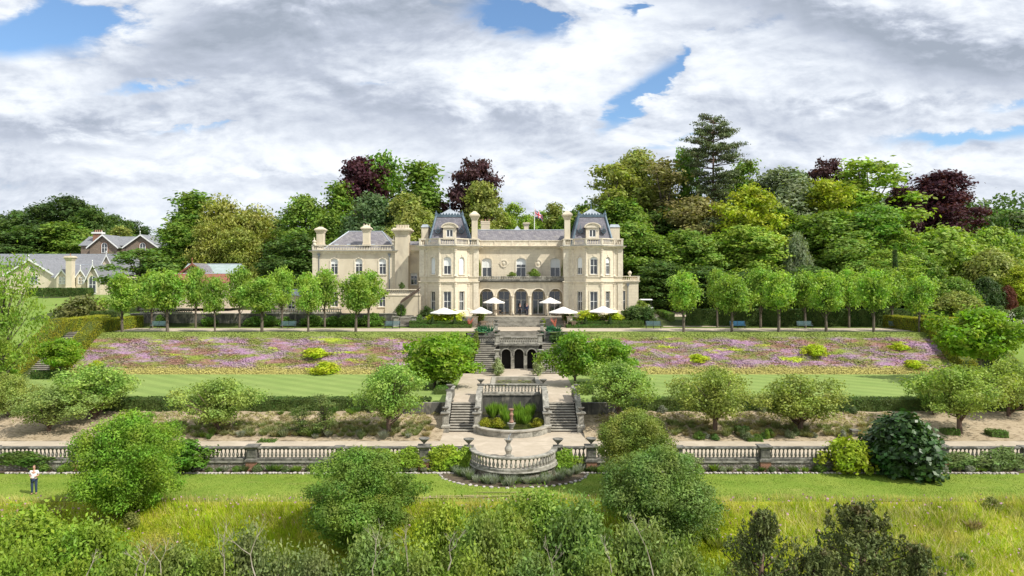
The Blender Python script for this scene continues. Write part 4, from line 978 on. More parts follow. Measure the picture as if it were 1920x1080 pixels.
for x, t in ((-5.0, 'left'), (6.45, 'right')): pier(x, 86.3, 5.4, f'outer {t} stone pier of the upper landing beside the blue-leaved plants', .55, 0, 1.25, brick=False)
stairs(-1.7, 3.5, 88.0, 90.0, 5.52, 6.69, 8, 'short middle flight between the upper landing and the gravel walk', rm='stone_lt')
for x0, x1, t in ((-5.2, -2.1, 'left'), (3.9, 6.8, 'right')):
    mb = MB(); mb.box(x0, x1, 88.1, 88.4, 5.4, 6.75); o = mb.build('planter_wall', M['stone'], loc=(x0, 88.1, 5.4)); tag(o, f'low stone wall under the blue-leaved plants {t} of the middle flight', 'wall')
for x, t in ((-1.98, 'left'), (3.75, 'right')):
    pier(x, 90.1, 6.65, f'pale stone pier at the top of the middle flight, {t}', .5, 0, 1.0, brick=False, sm=M['stone_lt'])
    urn(x, 90.1, 7.65, .7, f'small planted urn on the pier, {t} of the middle flight')
stairs(-4.6, 7.4, 97.2, 100.5, 6.69, 7.91, 8, 'broad pale steps climbing from the gravel walk to the house terrace', rm='stone_lt')
stairs(-54.3, -51.4, 80.2, 88.4, 2.56, 6.69, 24, 'hedged stone steps climbing between the two golden hedges at the left')
for x, t in ((-5.0, 'left'), (7.8, 'right')):
    pier(x, 97.4, 6.65, f'cream stone pier with bowl beside the broad house steps, {t}', .75, 0, 1.5, brick=False, sm=M['trim']); urn(x, 97.4, 8.15, .8, f'bowl urn planted beside the broad house steps, {t}', M['trim'])
mb = MB(); mb.box(-18.5, -5.3, 100.2, 100.5, 6.4, 7.9); o = mb.build('terrace_wall', M['stone_lt'], loc=(-12, 100.2, 6.4)); tag(o, 'low terrace retaining wall left of the broad house steps', 'wall')
mb = MB(); mb.box(8.1, 20.3, 100.2, 100.5, 6.4, 7.9); o = mb.build('terrace_wall', M['stone_lt'], loc=(14, 100.2, 6.4)); tag(o, 'low terrace retaining wall right of the broad house steps', 'wall')
# planter bowls with variegated plants beside the lily pool
URNS = [(PX(932, 79), 79.3, 2.56, 'left'), (PX(1008, 79), 79.3, 2.56, 'right')]
for x, y, z, t in URNS: urn(x, y, z, .95, f'dark urn planter holding the pale variegated shrub, {t} of the lily pool', M['stone_dk'])
# left garden stair up to the pool terrace
stairs(PX(747, 98.5), PX(771, 98.5), 97.6, 101.2, 6.69, 8.1, 9, 'flight of old stone steps left of the mansion by the dark awning')
for px, t in ((743, 'left'), (776, 'right')): pier(PX(px, 98), 97.8, 6.6, f'pale stone pier {t} of the old steps by the awning', .7, 0, 1.5, brick=False, sm=M['stone_lt'])
def wall_box(name, x0, x1, y0, y1, z0, z1, material, label, cop=None):
    r = MB(); r.box(x0, x1, y0, y1, z0, z1); o = r.build(name, material, loc=((x0 + x1) / 2, y0, z0)); tag(o, label, 'wall')
    if cop: c = MB(); c.box(x0 - .05, x1 + .05, y0 - .07, y1 + .07, z1 + .002, z1 + .12); c.build('coping', cop, o)
    return o
Yw_ = 101.5
wall_box('courtyard_wall', PX(722, Yw_), PX(790, Yw_) - .1, Yw_, Yw_ + .4, 7, PZ(554.5, Yw_), M['cream_plain'], 'cream rendered wall under the short balustrade left of the left tower', M['trim'])
balustrade('cream balustrade on the rendered wall left of the left tower', [(PX(724, Yw_), Yw_ + .2), (PX(787, Yw_), Yw_ + .2)], PZ(554.5, Yw_) + .12, .8, .27, BAL2, material=M['trim'])
wall_box('pool_wall', PX(245, 99), PX(742, 99), 98.9, 99.3, 6.4, PZ(589, 99), M['stone_dk'], 'long dark garden wall behind the left lime trees, below the pool terrace', M['stone_lt'])
for a, b, t in ((262, 360, 'left stretch'), (470, 560, 'middle stretch'), (562, 640, 'right stretch')):
    balustrade(f'low stone balustrade on the dark garden wall behind the left lime trees, {t}', [(PX(a, 99), 99.1), (PX(b, 99), 99.1)], PZ(589, 99) + .12, .62, .3, BAL2, material=M['stone_lt'])
def awning():
    x0, x1 = PX(752.5, 100.3), PX(788, 100.3); z0, z1 = PZ(566, 100.3), PZ(542, 100.3)
    r = empty('awning', (x0, 100.3, z0), 'dark brown canvas awning sloping down leftwards from the left tower', 'awning')
    mb = MB(); mb.add([(x0, 99.3, z0), (x1, 99.3, z1), (x1, 101.2, z1 + .3), (x0, 101.2, z0 + .3), (x0, 99.3, z0 + .05), (x1, 99.3, z1 + .05), (x1, 101.2, z1 + .35), (x0, 101.2, z0 + .35)],
                      [(0, 1, 2, 3), (4, 5, 6, 7), (0, 1, 5, 4), (1, 2, 6, 5), (2, 3, 7, 6), (3, 0, 4, 7)]); mb.build('canvas', M['awning'], r)
    mb = MB(); mb.add([(x0, 99.28, z0 - .22), (x1, 99.28, z1 - .22), (x1, 99.3, z1), (x0, 99.3, z0)], [(0, 1, 2, 3)]); mb.build('valance', M['awning'], r)
    for xx, zz in ((x0 + .1, z0), (x1 - .15, z1)):
        mb = MB(); mb.tube([(xx, 99.4, 8.0), (xx, 99.4, zz)], .04, 6); mb.build('post', M['iron'], r)
awning()
# ------------------------------------------------------------------ outbuildings at the left
def gable_house(name, x0, x1, y0, y1, zb, ze, zr, axis, wallm, roofm, label, wins=(), trimm=None, over=.4, cat='house', gable_win=None):
    """ridge along 'x' or 'y'"""
    r = empty(name, ((x0 + x1) / 2, (y0 + y1) / 2, zb), label, cat); mb = MB(); trimm = trimm or M['white']
    ws = [Wall((x0, y0), (x1, y0)), Wall((x1, y0), (x1, y1)), Wall((x1, y1), (x0, y1)), Wall((x0, y1), (x0, y0))]
    fw = [(u, w, z0, z1, a) for u, w, z0, z1, a in wins if z1 < ze]
    for i, w in enumerate(ws): w.face(mb, zb, ze, fw if i == 0 else [])
    xm, ym = (x0 + x1) / 2, (y0 + y1) / 2
    if axis == 'y':
        mb.add([(x0, y0, ze), (x1, y0, ze), (xm, y0, zr)], [(0, 1, 2)]); mb.add([(x0, y1, ze), (x1, y1, ze), (xm, y1, zr)], [(0, 1, 2)])
    else:
        mb.add([(x0, y0, ze), (x0, y1, ze), (x0, ym, zr)], [(0, 1, 2)]); mb.add([(x1, y0, ze), (x1, y1, ze), (x1, ym, zr)], [(0, 1, 2)])
    mb.build('wall', wallm, r); o = over; t = .16; mb = MB()
    def slope(a, b, c, d):
        v = [Vector(q) for q in (a, b, c, d)]; mb.add(v + [q + Vector((0, 0, t)) for q in v], [(3, 2, 1, 0), (4, 5, 6, 7), (0, 1, 5, 4), (1, 2, 6, 5), (2, 3, 7, 6), (3, 0, 4, 7)])
    if axis == 'y':
        s = (zr - ze) / (xm - x0); slope((x0 - o, y0 - o, ze - o * s), (xm, y0 - o, zr), (xm, y1 + o, zr), (x0 - o, y1 + o, ze - o * s)); slope((xm, y0 - o, zr), (x1 + o, y0 - o, ze - o * s), (x1 + o, y1 + o, ze - o * s), (xm, y1 + o, zr))
    else:
        s = (zr - ze) / (ym - y0); slope((x0 - o, y0 - o, ze - o * s), (x1 + o, y0 - o, ze - o * s), (x1 + o, ym, zr), (x0 - o, ym, zr)); slope((x0 - o, ym, zr), (x1 + o, ym, zr), (x1 + o, y1 + o, ze - o * s), (x0 - o, y1 + o, ze - o * s))
    ro = mb.build('roof', roofm, r)
    if axis == 'y':
        mb = MB(); yq = y0 - o - .03
        for sx, xe in ((-1, x0 - o), (1, x1 + o)):
            mb.add([(xe, yq, ze - o * s + t + .02), (xm, yq, zr + t + .02), (xm, yq, zr - .18), (xe, yq, ze - o * s - .18), (xe, yq + .05, ze - o * s + t + .02), (xm, yq + .05, zr + t + .02), (xm, yq + .05, zr - .18), (xe, yq + .05, ze - o * s - .18)],
                   [(0, 1, 2, 3), (7, 6, 5, 4), (0, 4, 5, 1), (3, 2, 6, 7)])
        mb.lathe((xm, y0 - o, zr + t), [(.07, 0), (.05, .5), (.12, .6), (.02, .9)], 6); mb.build('bargeboard', trimm, r)
    else:
        mb = MB(); mb.tube([(x0 - o, ym, zr + t), (x1 + o, ym, zr + t)], .09, 5); mb.build('ridge', M['leadlight'], ro)
    for u, w_, z0, z1, a in fw: ws[0].window((u, w_, z0, z1, a), r, 'sash', 0, surround=True)
    for g in (gable_win or ()):
        u, w_, z0, z1, a, sm = g; ww = Wall((x0, y0 - .004), (x1, y0 - .004)); op = (u, w_, z0, z1, a)
        mb = MB(); mb.poly([ww.p(p, q, .02) for p, q in ww.outline(op, 0)]); wi = mb.build('window', M['glass'], r)
        mb = MB(); ww.ring(mb, op, -.01, .10, .0, .07, False); ww.box(mb, u - .05, u + .05, z0, z1 - .05, .022, .05); ww.box(mb, u - w_ / 2, u + w_ / 2, (z0 + z1) / 2 - .04, (z0 + z1) / 2 + .04, .022, .052); mb.build('frame', trimm, wi)
        mb = MB(); ww.ring(mb, op, .101, .32, -.0, .05); mb.build('surround', sm, wi)
    return r
Yg = 140
# cream lodge and its long range
gb = lambda py, Y=Yg: PZ(py, Y)
X = lambda px, Y=Yg: PX(px, Y)
gable_house('lodge', X(-60, 175), X(240, 175), 172, 181, 8, PZ(497, 175), PZ(478, 176), 'x', M['cream_plain'], M['slate_blue'], 'long low lodge range with blue-grey slate roof behind the cream lodge', cat='lodge')
gable_house('lodge', X(10, 150), X(104, 150), 150, 166, 8, gb(516, 150), gb(487, 150), 'y', M['cream_plain'], M['slate_blue'], 'cream gabled lodge wing with round gable window, left of the white chimney', over=.5, cat='lodge',
            gable_win=[(X(60, 150) - X(10, 150), 1.0, gb(507, 150), gb(500, 150), 1.0, M['trim']), (X(64, 150) - X(10, 150), 1.5, gb(532, 150), gb(518, 150), 0, M['trim'])])
gable_house('lodge', X(101, 148), X(163, 148), 148, 158, 8, gb(519, 148), gb(497, 149), 'x', M['cream_plain'], M['slate_blue'], 'cream lodge front with two small dormer gables either side of its chimney', cat='lodge')
for a, b, t in ((106, 127, 'left'), (143, 161, 'right')):
    gable_house('dormer_gable', X(a, 147), X(b, 147), 147, 150, 9, gb(519, 147), gb(506, 147), 'y', M['cream_plain'], M['slate_blue'], f'small cream gable with paired arched windows, {t} of the lodge chimney', over=.25, cat='gable',
                gable_win=[((X(b, 147) - X(a, 147)) * q, .42, gb(532, 147), gb(520, 147), 1.0, M['trim']) for q in (.38, .64)])
r = empty('lodge_chimney', (X(131, 146), 146, 8), 'tall cream lodge chimney with red pot between the two small gables', 'chimney'); chimney(r, 132, 146.2, 477, 540, 11, 17, pots=1, flare=False, potmat=M['terracotta'])
gable_house('lodge_porch', X(163, 146), X(188, 146), 146, 152, 8, gb(522, 146), gb(497, 146), 'y', M['cream_plain'], M['slate_blue'], 'steep cream porch gable over a tall white arched door', over=.4, cat='porch',
            gable_win=[((X(188, 146) - X(163, 146)) * .42, 1.35, gb(550, 146), gb(518, 146), 1.0, M['trim'])])
gable_house('lodge', X(186, 156), X(216, 156), 156, 168, 8, gb(508, 156), gb(479, 156), 'y', M['cream_plain'], M['slate_blue'], 'tall cream gable with three small arched windows, right of the porch', over=.4, cat='lodge',
            gable_win=[((X(216, 156) - X(186, 156)) * q, .75, gb(509, 156), gb(497, 156), .8, M['trim']) for q in (.2, .45, .7)])
# brown brick house behind
Yq = 178
gable_house('brick_house', X(165, Yq + 4), X(330, Yq + 4), Yq + 1, Yq + 9, 10, PZ(460, Yq + 2), PZ(445.5, Yq + 5), 'x', M['brick_brown'], M['slate_blue'], 'brown brick house with blue-grey slate roof and brick chimney, far left', cat='house')
for a, b, t in ((171, 222, 'left'), (238, 297, 'right')):
    gable_house('brick_gable', X(a, Yq), X(b, Yq), Yq - .6, Yq + 6, 10, PZ(462, Yq), PZ(441, Yq), 'y', M['brick_brown'], M['slate_blue'], f'{t} brick gable with red-edged arched window and white bargeboards', over=.6, cat='gable',
                gable_win=[((X(b, Yq) - X(a, Yq)) * .54, 1.3, PZ(474, Yq), PZ(456, Yq), .9, M['brick'])])
r = empty('brick_chimney', (X(184, Yq), Yq + 4, 10), 'red brick chimney stack with white band and clay pots on the brown brick house', 'chimney'); x_ = X(184, Yq + 3)
mb = MB(); mb.box(x_ - 1.0, x_ + 1.0, Yq + 2.4, Yq + 3.8, PZ(462, Yq), PZ(437, Yq)); mb.build('stack', M['brick'], r); mb = MB(); mb.box(x_ - 1.25, x_ + 1.25, Yq + 2.2, Yq + 4.0, PZ(437, Yq) + .002, PZ(434, Yq)); mb.build('band', M['white'], r)
for k in range(4): mb = MB(); mb.lathe((x_ - .75 + .5 * k, Yq + 3.1, PZ(434, Yq) + .003), [(.17, 0), (.13, .3), (.17, .55), (.17, .6)], 8); mb.build('chimney_pot', M['terracotta'], r)
# shed with zinc roof and red tiled lean-to
Ys = 122
gable_house('stable', X(342, Ys), X(436, Ys), Ys, Ys + 6, 8.5, PZ(514, Ys), PZ(497, Ys + 3), 'x', M['brick_brown'], M['zinc'], 'low brick stable with grey zinc roof behind the left lime trees', cat='stable')
gable_house('stable', X(338, Ys - 3), X(385, Ys - 3), Ys - 3, Ys + 2, 8.5, PZ(512, Ys - 3), PZ(495, Ys - 3), 'y', M['brick_brown'], M['slate'], 'gabled brick end of the stable with red verge behind the left lime trees', cat='stable', trimm=M['tile_red'], over=.25)
gable_house('stable', X(325, Ys - 6), X(440, Ys - 6), Ys - 8, Ys - 3.2, 8.5, PZ(528, Ys - 6), PZ(515, Ys - 5), 'x', M['cream_plain'], M['tile_red'], 'low outbuilding with red clay tile roof in front of the zinc-roofed stable', cat='outbuilding')
gable_house('orangery', X(500, 112), X(583, 112), 111, 116, 7.9, PZ(553, 112), PZ(545, 113), 'x', M['cream_plain'], M['leadlight'], 'small cream pool house with arched windows behind the lime trees', [((X(550, 112) - X(500, 112)), 1.1, 8.3, PZ(562, 112), 1.0)], cat='pool house')
mb = MB(); mb.box(PX(470, 103), PX(556, 103), 101.5, 105, 8.06, 8.2); o = mb.build('swimming_pool', M['pool'], loc=(PX(510, 103), 103, 8.06)); tag(o, 'turquoise pool edge glimpsed behind the left lime trees', 'swimming pool')
# ------------------------------------------------------------------ vegetation
RG = np.random.default_rng(11)
def crown_mesh(name, blobs, n, size, material, seed=0, **kw):
    rng = np.random.default_rng(seed + 100); e = kw.pop('elong', 1.7); td = kw.pop('tdir', None); tj = kw.pop('tj', .6)
    P, Nn = crown_pts(blobs, n, rng, **kw)
    if len(P) > n: k = rng.permutation(len(P))[:n]; P = P[k]; Nn = Nn[k]
    return np_mesh(name, leaf_quads(P, Nn, size, rng, e, td, tj), 4, material)
def lumpy(rng, rx, ry, z0, z1, nb, br, shape='round', core=.62, squash=.85, ir=.34):
    """blobs filling an envelope between z0 and z1"""
    ph = rng.random() * 6.3; out = []; h = z1 - z0; zc = (z0 + z1) / 2
    def rad(t):
        if shape == 'round': return math.sqrt(max(.05, 1 - (2 * t - 1) ** 2))
        if shape == 'dome': return math.sqrt(max(.04, 1 - max(0, t - .15) ** 2 / .72)) * (.85 + .15 * min(1, t * 5))
        if shape == 'cone': return max(.12, 1 - t) ** .8 * (.8 + .2 * min(1, t * 8))
        if shape == 'spread': return math.sqrt(max(.05, 1 - (1.25 * t - .45) ** 2 * 1.3)) if t > .12 else .7
        if shape == 'column': return .9 if t < .6 else max(.2, math.sqrt(max(.05, 1 - ((t - .6) / .42) ** 2)) * .9)
    for i in range(nb):
        t = (i + rng.random()) / nb; a = i * 2.39996 + rng.random() * .9; rr = rad(t)
        q = (core + (1 - core) * rng.random()) if i % 4 else rng.random() * core
        b = br * (.6 + .85 * rng.random() ** 1.3) * (.65 + .35 * rr); f = max(0, rr - b / max(rx, ry) * .8)
        f *= 1 + ir * (.5 * math.sin(2 * a + ph + 3 * t) + .5 * math.sin(3 * a - ph * 2 + 7 * t)) + (rng.random() < .18) * ir * rng.random()
        if rng.random() < ir * .35: continue
        out.append(((rx * f * q * math.cos(a), ry * f * q * math.sin(a), z0 + b * .5 + t * (h - b * 1.2)), (b, b, b * squash)))
    return out
def trunk_mb(h, r0, blobs, rng, z0=-.4, limbs=7, lean=0.0, fork=.35, wob_=.15):
    mb = MB(); top = Vector((lean * h + wob_ * (rng.random() - .5), wob_ * (rng.random() - .5), h))
    pts = [Vector((0, 0, z0)), Vector((0, 0, 0)), Vector((lean * h * .3, wob_ * (rng.random() - .5), h * .4)), Vector((lean * h * .7, 0, h * .7)), top]
    mb.tube(pts, [r0 * 1.3, r0, r0 * .8, r0 * .55, r0 * .15], 8)
    bl = list(blobs); rng.shuffle(bl)
    for c, rr in bl[:limbs]:
        zt = c[2]; zs = max(h * fork * .6, min(h * .8, zt * (.45 + .2 * rng.random()))); s = Vector((lean * zs, 0, zs)); e = Vector(c); m = (s + e) / 2 + Vector((0, 0, -.05 * h + .05 * h * rng.random()))
        mb.tube([s, m, e], [r0 * .38, r0 * .24, r0 * .07], 5)
    return mb
PROTO = {}
def proto(kind, name, cat, mats, h, w, blobs, n, size, seed, bark='bark', trunk_r=.3, limbs=7, th=None, fork=.35, lean=0, **kw):
    rng = random.Random(seed)
    r = bpy.data.objects.new(name, None); COL.objects.link(r); OFF[r.name] = Vector((0, 0, 0)); r['category'] = cat
    me = crown_mesh('crown', blobs, n, size, M[mats], seed, **kw); c = link_mesh('crown', me, r)
    if trunk_r: trunk_mb(th or h * .72, trunk_r, blobs, rng, limbs=limbs, fork=fork, lean=lean).build('trunk', M[bark], r, smooth=True)
    dx = (np.array([v.co[:] for v in me.vertices[:4000]])); q_ = (4, .9) if kind in ('broad', 'loose', 'feather', 'copper', 'sparse', 'layered_big', 'birch') else (.8, .97); lo = np.percentile(dx, q_[0], 0); hi = np.percentile(dx, 100 - q_[0], 0)
    PROTO.setdefault(kind, []).append(dict(o=r, h=max(b[0][2] + b[1][2] for b in blobs) * .99, w=((hi[0] - lo[0]) + (hi[1] - lo[1])) / 2 / q_[1], used=False)); return r
NP = {}
def plant(kind, i, x, y, z, h, w, color, label, group=None, rz=None, cat=None, d=None, name=None):
    P = PROTO[kind][i % len(PROTO[kind])]; o = P['o']
    rz = rnd.uniform(0, 6.28) if rz is None else rz; s = (w / P['w'], (d or w) / P['w'], h / P['h'])
    if not P['used']:
        if o.name not in KID: KID[o.name] = kids(o)
        P['used'] = True; P['first'] = None
        # keep the prototype itself pristine for copying: place a copy, the source goes at the end
    c = copy_tree(o, (x, y, z), rz, s, label, {'crown': color, 'foliage': color, 'flowers': (1, 1, 1)}, group)
    if cat: c['category'] = cat
    if name: c.name = name
    return c
def tree_px(kind, i, px, ytop, wpx, Y, color, label, group=None, z=None, ybase=None, rz=None, cat=None, name=None, x=None):
    xx = PX(px, Y); zb = z if z is not None else (PZ(ybase, Y) if ybase else H(xx, Y) - .1); h = PZ(ytop, Y) - zb
    return plant(kind, i, xx, Y, zb, h, wpx / F * Y, color, label, group, rz, cat, name=name)
def make_protos():
    for s in range(3):     # big woodland broadleaf
        rng = random.Random(20 + s); b = lumpy(rng, 5, 5, 1.5, 18.4, 62, 1.5, 'round', squash=.72)
        proto('broad', 'broadleaf_tree', 'tree', 'leaf', 19, 10, b, 20000, .36, s, trunk_r=.38, limbs=9, cs=.42, cull=.6, rough=.5, shell=(.7, 1.12))
    for s in range(2):     # loose, gappy crown
        rng = random.Random(40 + s); b = lumpy(rng, 5, 5, 4, 19, 34, 1.25, 'round', core=.45, squash=.7)
        proto('loose', 'broadleaf_tree', 'tree', 'leaf', 19, 10, b, 9000, .40, 10 + s, trunk_r=.32, limbs=22, cs=.5, cull=.5, fork=.3)
    rng = random.Random(50); b = lumpy(rng, 4.2, 4.2, 5, 19, 18, 1.0, 'round', core=.5, squash=.8)
    proto('sparse', 'sparse_tree', 'tree', 'leaf', 19, 10, b, 2600, .36, 14, trunk_r=.42, limbs=18, cs=.5, cull=.4, fork=.25)
    for s in range(2):     # feathery upright
        rng = random.Random(60 + s); b = lumpy(rng, 4, 4, 1.5, 19, 46, 1.25, 'cone', core=.4, squash=1.0)
        proto('feather', 'feathery_tree', 'tree', 'leaf', 19, 8, b, 12000, .36, 17 + s, trunk_r=.3, limbs=8, cs=.5, cull=.5)
    for s in range(2):     # dense smooth domes
        rng = random.Random(70 + s); b = lumpy(rng, 5, 5, .4, 9.0, 60, 1.35, 'dome', core=.8, squash=.75, ir=.12)
        proto('dome', 'domed_tree', 'tree', 'leaf', 9.5, 10, b, 15000, .34, 20 + s, trunk_r=.3, limbs=4, cs=.35, cull=.7, rough=.4, shell=(.85, 1.05))
    rng = random.Random(80); b = lumpy(rng, 3.6, 3.6, 1.2, 15, 60, 1.0, 'column', core=.7, squash=1.6, ir=.25)
    for s in range(2): proto('birch', 'birch_tree', 'tree', 'leaf', 15, 7, b, 15000, .30, 24 + s, bark='bark_pale', trunk_r=.16, limbs=5, cs=.45, cull=.5, tdir=(0, 0, -1), tj=.4, elong=2.6, up=.0)
    for s in range(2):     # copper beech, layered sprays
        rng = random.Random(90 + s); b = lumpy(rng, 5.2, 5.2, 3.0, 18.4, 56, 1.45, 'spread' if s else 'round', core=.5, squash=.42)
        proto('copper', 'copper_beech', 'tree', 'leaf', 19, 10, b, 15000, .38, 28 + s, trunk_r=.36, limbs=16, cs=.45, cull=.5)
    # lime trees clipped to balls on clean stems
    for s in range(4):
        rng = random.Random(110 + s); b = lumpy(rng, 2.2, 2.2, 2.45, 6.6, 34, .58, 'round' if s % 2 else 'column', core=.55, squash=.85, ir=.2)
        proto('lime', 'lime_tree', 'tree', 'leaf_fresh', 6.7, 4.6, b, 4600, .22, 32 + s, trunk_r=.17, limbs=9, th=5.6, fork=.42, cs=.3, cull=.5, lean=(.0, .02, -.015, .01)[s], bark='bark')
    for s in range(4):     # small olive-toned orchard trees with a wide crown
        rng = random.Random(130 + s); b = lumpy(rng, 2.5, 2.5, 1.7, 4.9, 46, .5, 'round', core=.45, squash=.7)
        proto('orchard', 'orchard_tree', 'tree', 'leaf_olive', 5, 5, b, 10500, .115, 40 + s, trunk_r=.15, limbs=26, th=3.4, fork=.28, cs=.2, cull=.45, bark='bark_red')
    for s in range(2):
        rng = random.Random(140 + s); b = lumpy(rng, 2.5, 2.5, .8, 4.9, 40, .45, 'spread', core=.35, squash=.5, ir=.5)
        proto('wispy', 'feathery_tree', 'tree', 'leaf_fresh', 5, 5, b, 4200, .10, 140 + s, trunk_r=.09, limbs=30, th=3.4, fork=.2, cs=.2, cull=.4, elong=2.4)
    for s in range(3):     # layered bright small tree
        rng = random.Random(150 + s); b = lumpy(rng, 2.4, 2.4, 1.0, 4.6, 34, .62, 'spread', core=.45, squash=.45)
        proto('layered', 'magnolia_tree', 'tree', 'leaf_fresh', 4.7, 4.8, b, 8000, .19, 46 + s, trunk_r=.11, limbs=22, th=3.2, fork=.18, cs=.22, cull=.45, elong=1.9)
    for s in range(3):     # big round willow bushes close to the camera
        rng = random.Random(170 + s); b = lumpy(rng, 3.4, 3.2, .2, 6.6, 90, .8, 'round', core=.6, squash=.7, ir=.34)
        proto('bush', 'willow_bush', 'bush', 'leaf', 6.8, 7, b, 60000, .105, 52 + s, trunk_r=.16, limbs=16, th=5, fork=.2, cs=.15, cull=.55, rough=.6, shell=(.7, 1.15), elong=2.2)
    for s in range(2):     # rough thicket
        rng = random.Random(180 + s); b = lumpy(rng, 2.6, 2.2, .1, 3.4, 50, .5, 'dome', core=.5, squash=.9)
        proto('thicket', 'thicket_shrub', 'shrub', 'leaf', 3.6, 5.4, b, 30000, .095, 56 + s, trunk_r=.06, limbs=30, th=3, fork=.1, cs=.24, cull=.45, rough=.8, up=.5, elong=2.3, bark='bark_pale')
    rng = random.Random(190); b = lumpy(rng, 2.0, 1.8, .1, 3.6, 40, .62, 'dome', core=.7, squash=.85)
    proto('fig', 'fig_bush', 'shrub', 'leaf_gloss', 3.7, 4.2, b, 8500, .24, 60, trunk_r=.1, limbs=8, th=2.4, cs=.2, cull=.6, up=.7, elong=1.35)
    for s in range(2):     # low rounded garden shrub
        rng = random.Random(200 + s); b = lumpy(rng, .95, .85, .0, 1.35, 18, .38, 'dome', core=.7)
        proto('shrub', 'garden_shrub', 'shrub', 'leaf', 1.4, 2, b, 2600, .11, 62 + s, trunk_r=.03, limbs=4, th=.7, cs=.09, cull=.55)
make_protos()

def juniper(seed, h=6.0, w=5.6):
    rng = random.Random(seed); r = bpy.data.objects.new('juniper_tree', None); COL.objects.link(r); OFF[r.name] = Vector((0, 0, 0)); r['category'] = 'juniper'
    tb = MB(); tb.tube([(0, 0, -.5), (.1, 0, h * .4), (-.1, 0, h * .95)], [.2, .14, .03], 7); P = []; D = []
    g = np.random.default_rng(seed)
    for i in range(110):
        t = i / 110; z = h * (.06 + .86 * t); a = rng.random() * 6.28; L = w / 2 * (1 - t) ** .75 * (.35 + .8 * rng.random()) + .12
        e = Vector((L * math.cos(a), L * math.sin(a), z + L * .35)); m = Vector((e.x * .5, e.y * .5, z + L * .02))
        if i % 2 == 0: tb.tube([(0, 0, z - .15), m, e], [.05, .03, .008], 4)
        for j in range(7):
            f = .45 + .55 * rng.random(); c = Vector((e.x * f, e.y * f, z + L * .35 * f)) + Vector((rng.gauss(0, .14), rng.gauss(0, .14), 0)); hh = rng.uniform(.25, .5)
            k = 20; q = g.random(k)[:, None]; pp = np.array(c) + q * np.array([0.05 * rng.gauss(0, 1), .05 * rng.gauss(0, 1), hh]) + g.normal(size=(k, 3)) * .055 * (1.2 - q); P.append(pp); D.append(unit(g.normal(size=(k, 3)) + [0, 0, .2]))
    P = np.concatenate(P); D = np.concatenate(D); me = np_mesh('crown', leaf_quads(P, D, .085, g, 2.6, (0, 0, 1), .5), 4, M['leaf_needle']); link_mesh('crown', me, r); ww_ = np.percentile(P[:, 0], 98) - np.percentile(P[:, 0], 2)
    tb.build('trunk', M['bark_red'], r, smooth=True); PROTO.setdefault('juniper', []).append(dict(o=r, h=h * 1.04, w=ww_, used=False))
juniper(5); juniper(8)
def pine(h=30.0):
    rng = random.Random(3); g = np.random.default_rng(3); r = bpy.data.objects.new('pine_tree', None); COL.objects.link(r); OFF[r.name] = Vector((0, 0, 0)); r['category'] = 'pine'
    tb = MB(); tb.tube([(0, 0, -1), (0, 0, 0), (.1, 0, h * .5), (0, .1, h * .98)], [.55, .5, .36, .06], 8); P = []
    tiers = 20
    for i in range(tiers):
        t = i / (tiers - 1); z = h * (.30 + .675 * t) + rng.uniform(-.5, .5); L0 = 6.9 * (float(np.interp(t, [0, .12, .25, .5, .75, .92, 1], [.2, .36, .58, .88, 1.0, .8, .5])))
        for j in range(4 if i < 3 else 6):
            a = j * 6.283 / 6 + rng.random() * 1.3; L = L0 * rng.uniform(.62, 1.08); dz = L * rng.uniform(-.05, .16); zz = z + rng.uniform(-.5, .5)
            if rng.random() < .05: continue
            e = Vector((L * math.cos(a), L * math.sin(a), zz + dz)); tb.tube([(0, 0, zz - .3), (e.x * .5, e.y * .5, zz + dz * .2 - .15), e], [.11, .07, .02], 4)
            for q in range(int(3 + L * 1.9)):
                f = .35 + .68 * rng.random(); ww = L * .17; c = np.array([e.x * f, e.y * f, zz + dz * f + rng.uniform(-.05, .45)]) + np.array([rng.gauss(0, ww), rng.gauss(0, ww), 0]) * .6
                P.append(c + g.normal(size=(24, 3)) * np.array([.46, .46, .13]))
    P = np.concatenate(P); N_ = unit(g.normal(size=P.shape) * .7 + [0, 0, .9]); link_mesh('crown', np_mesh('crown', leaf_quads(P, N_, .30, g, 2.4), 4, M['leaf_needle']), r)
    tb.build('trunk', M['bark_red'], r, smooth=True); PROTO['pine'] = [dict(o=r, h=h * 1.07, w=13.6, used=False)]
pine()

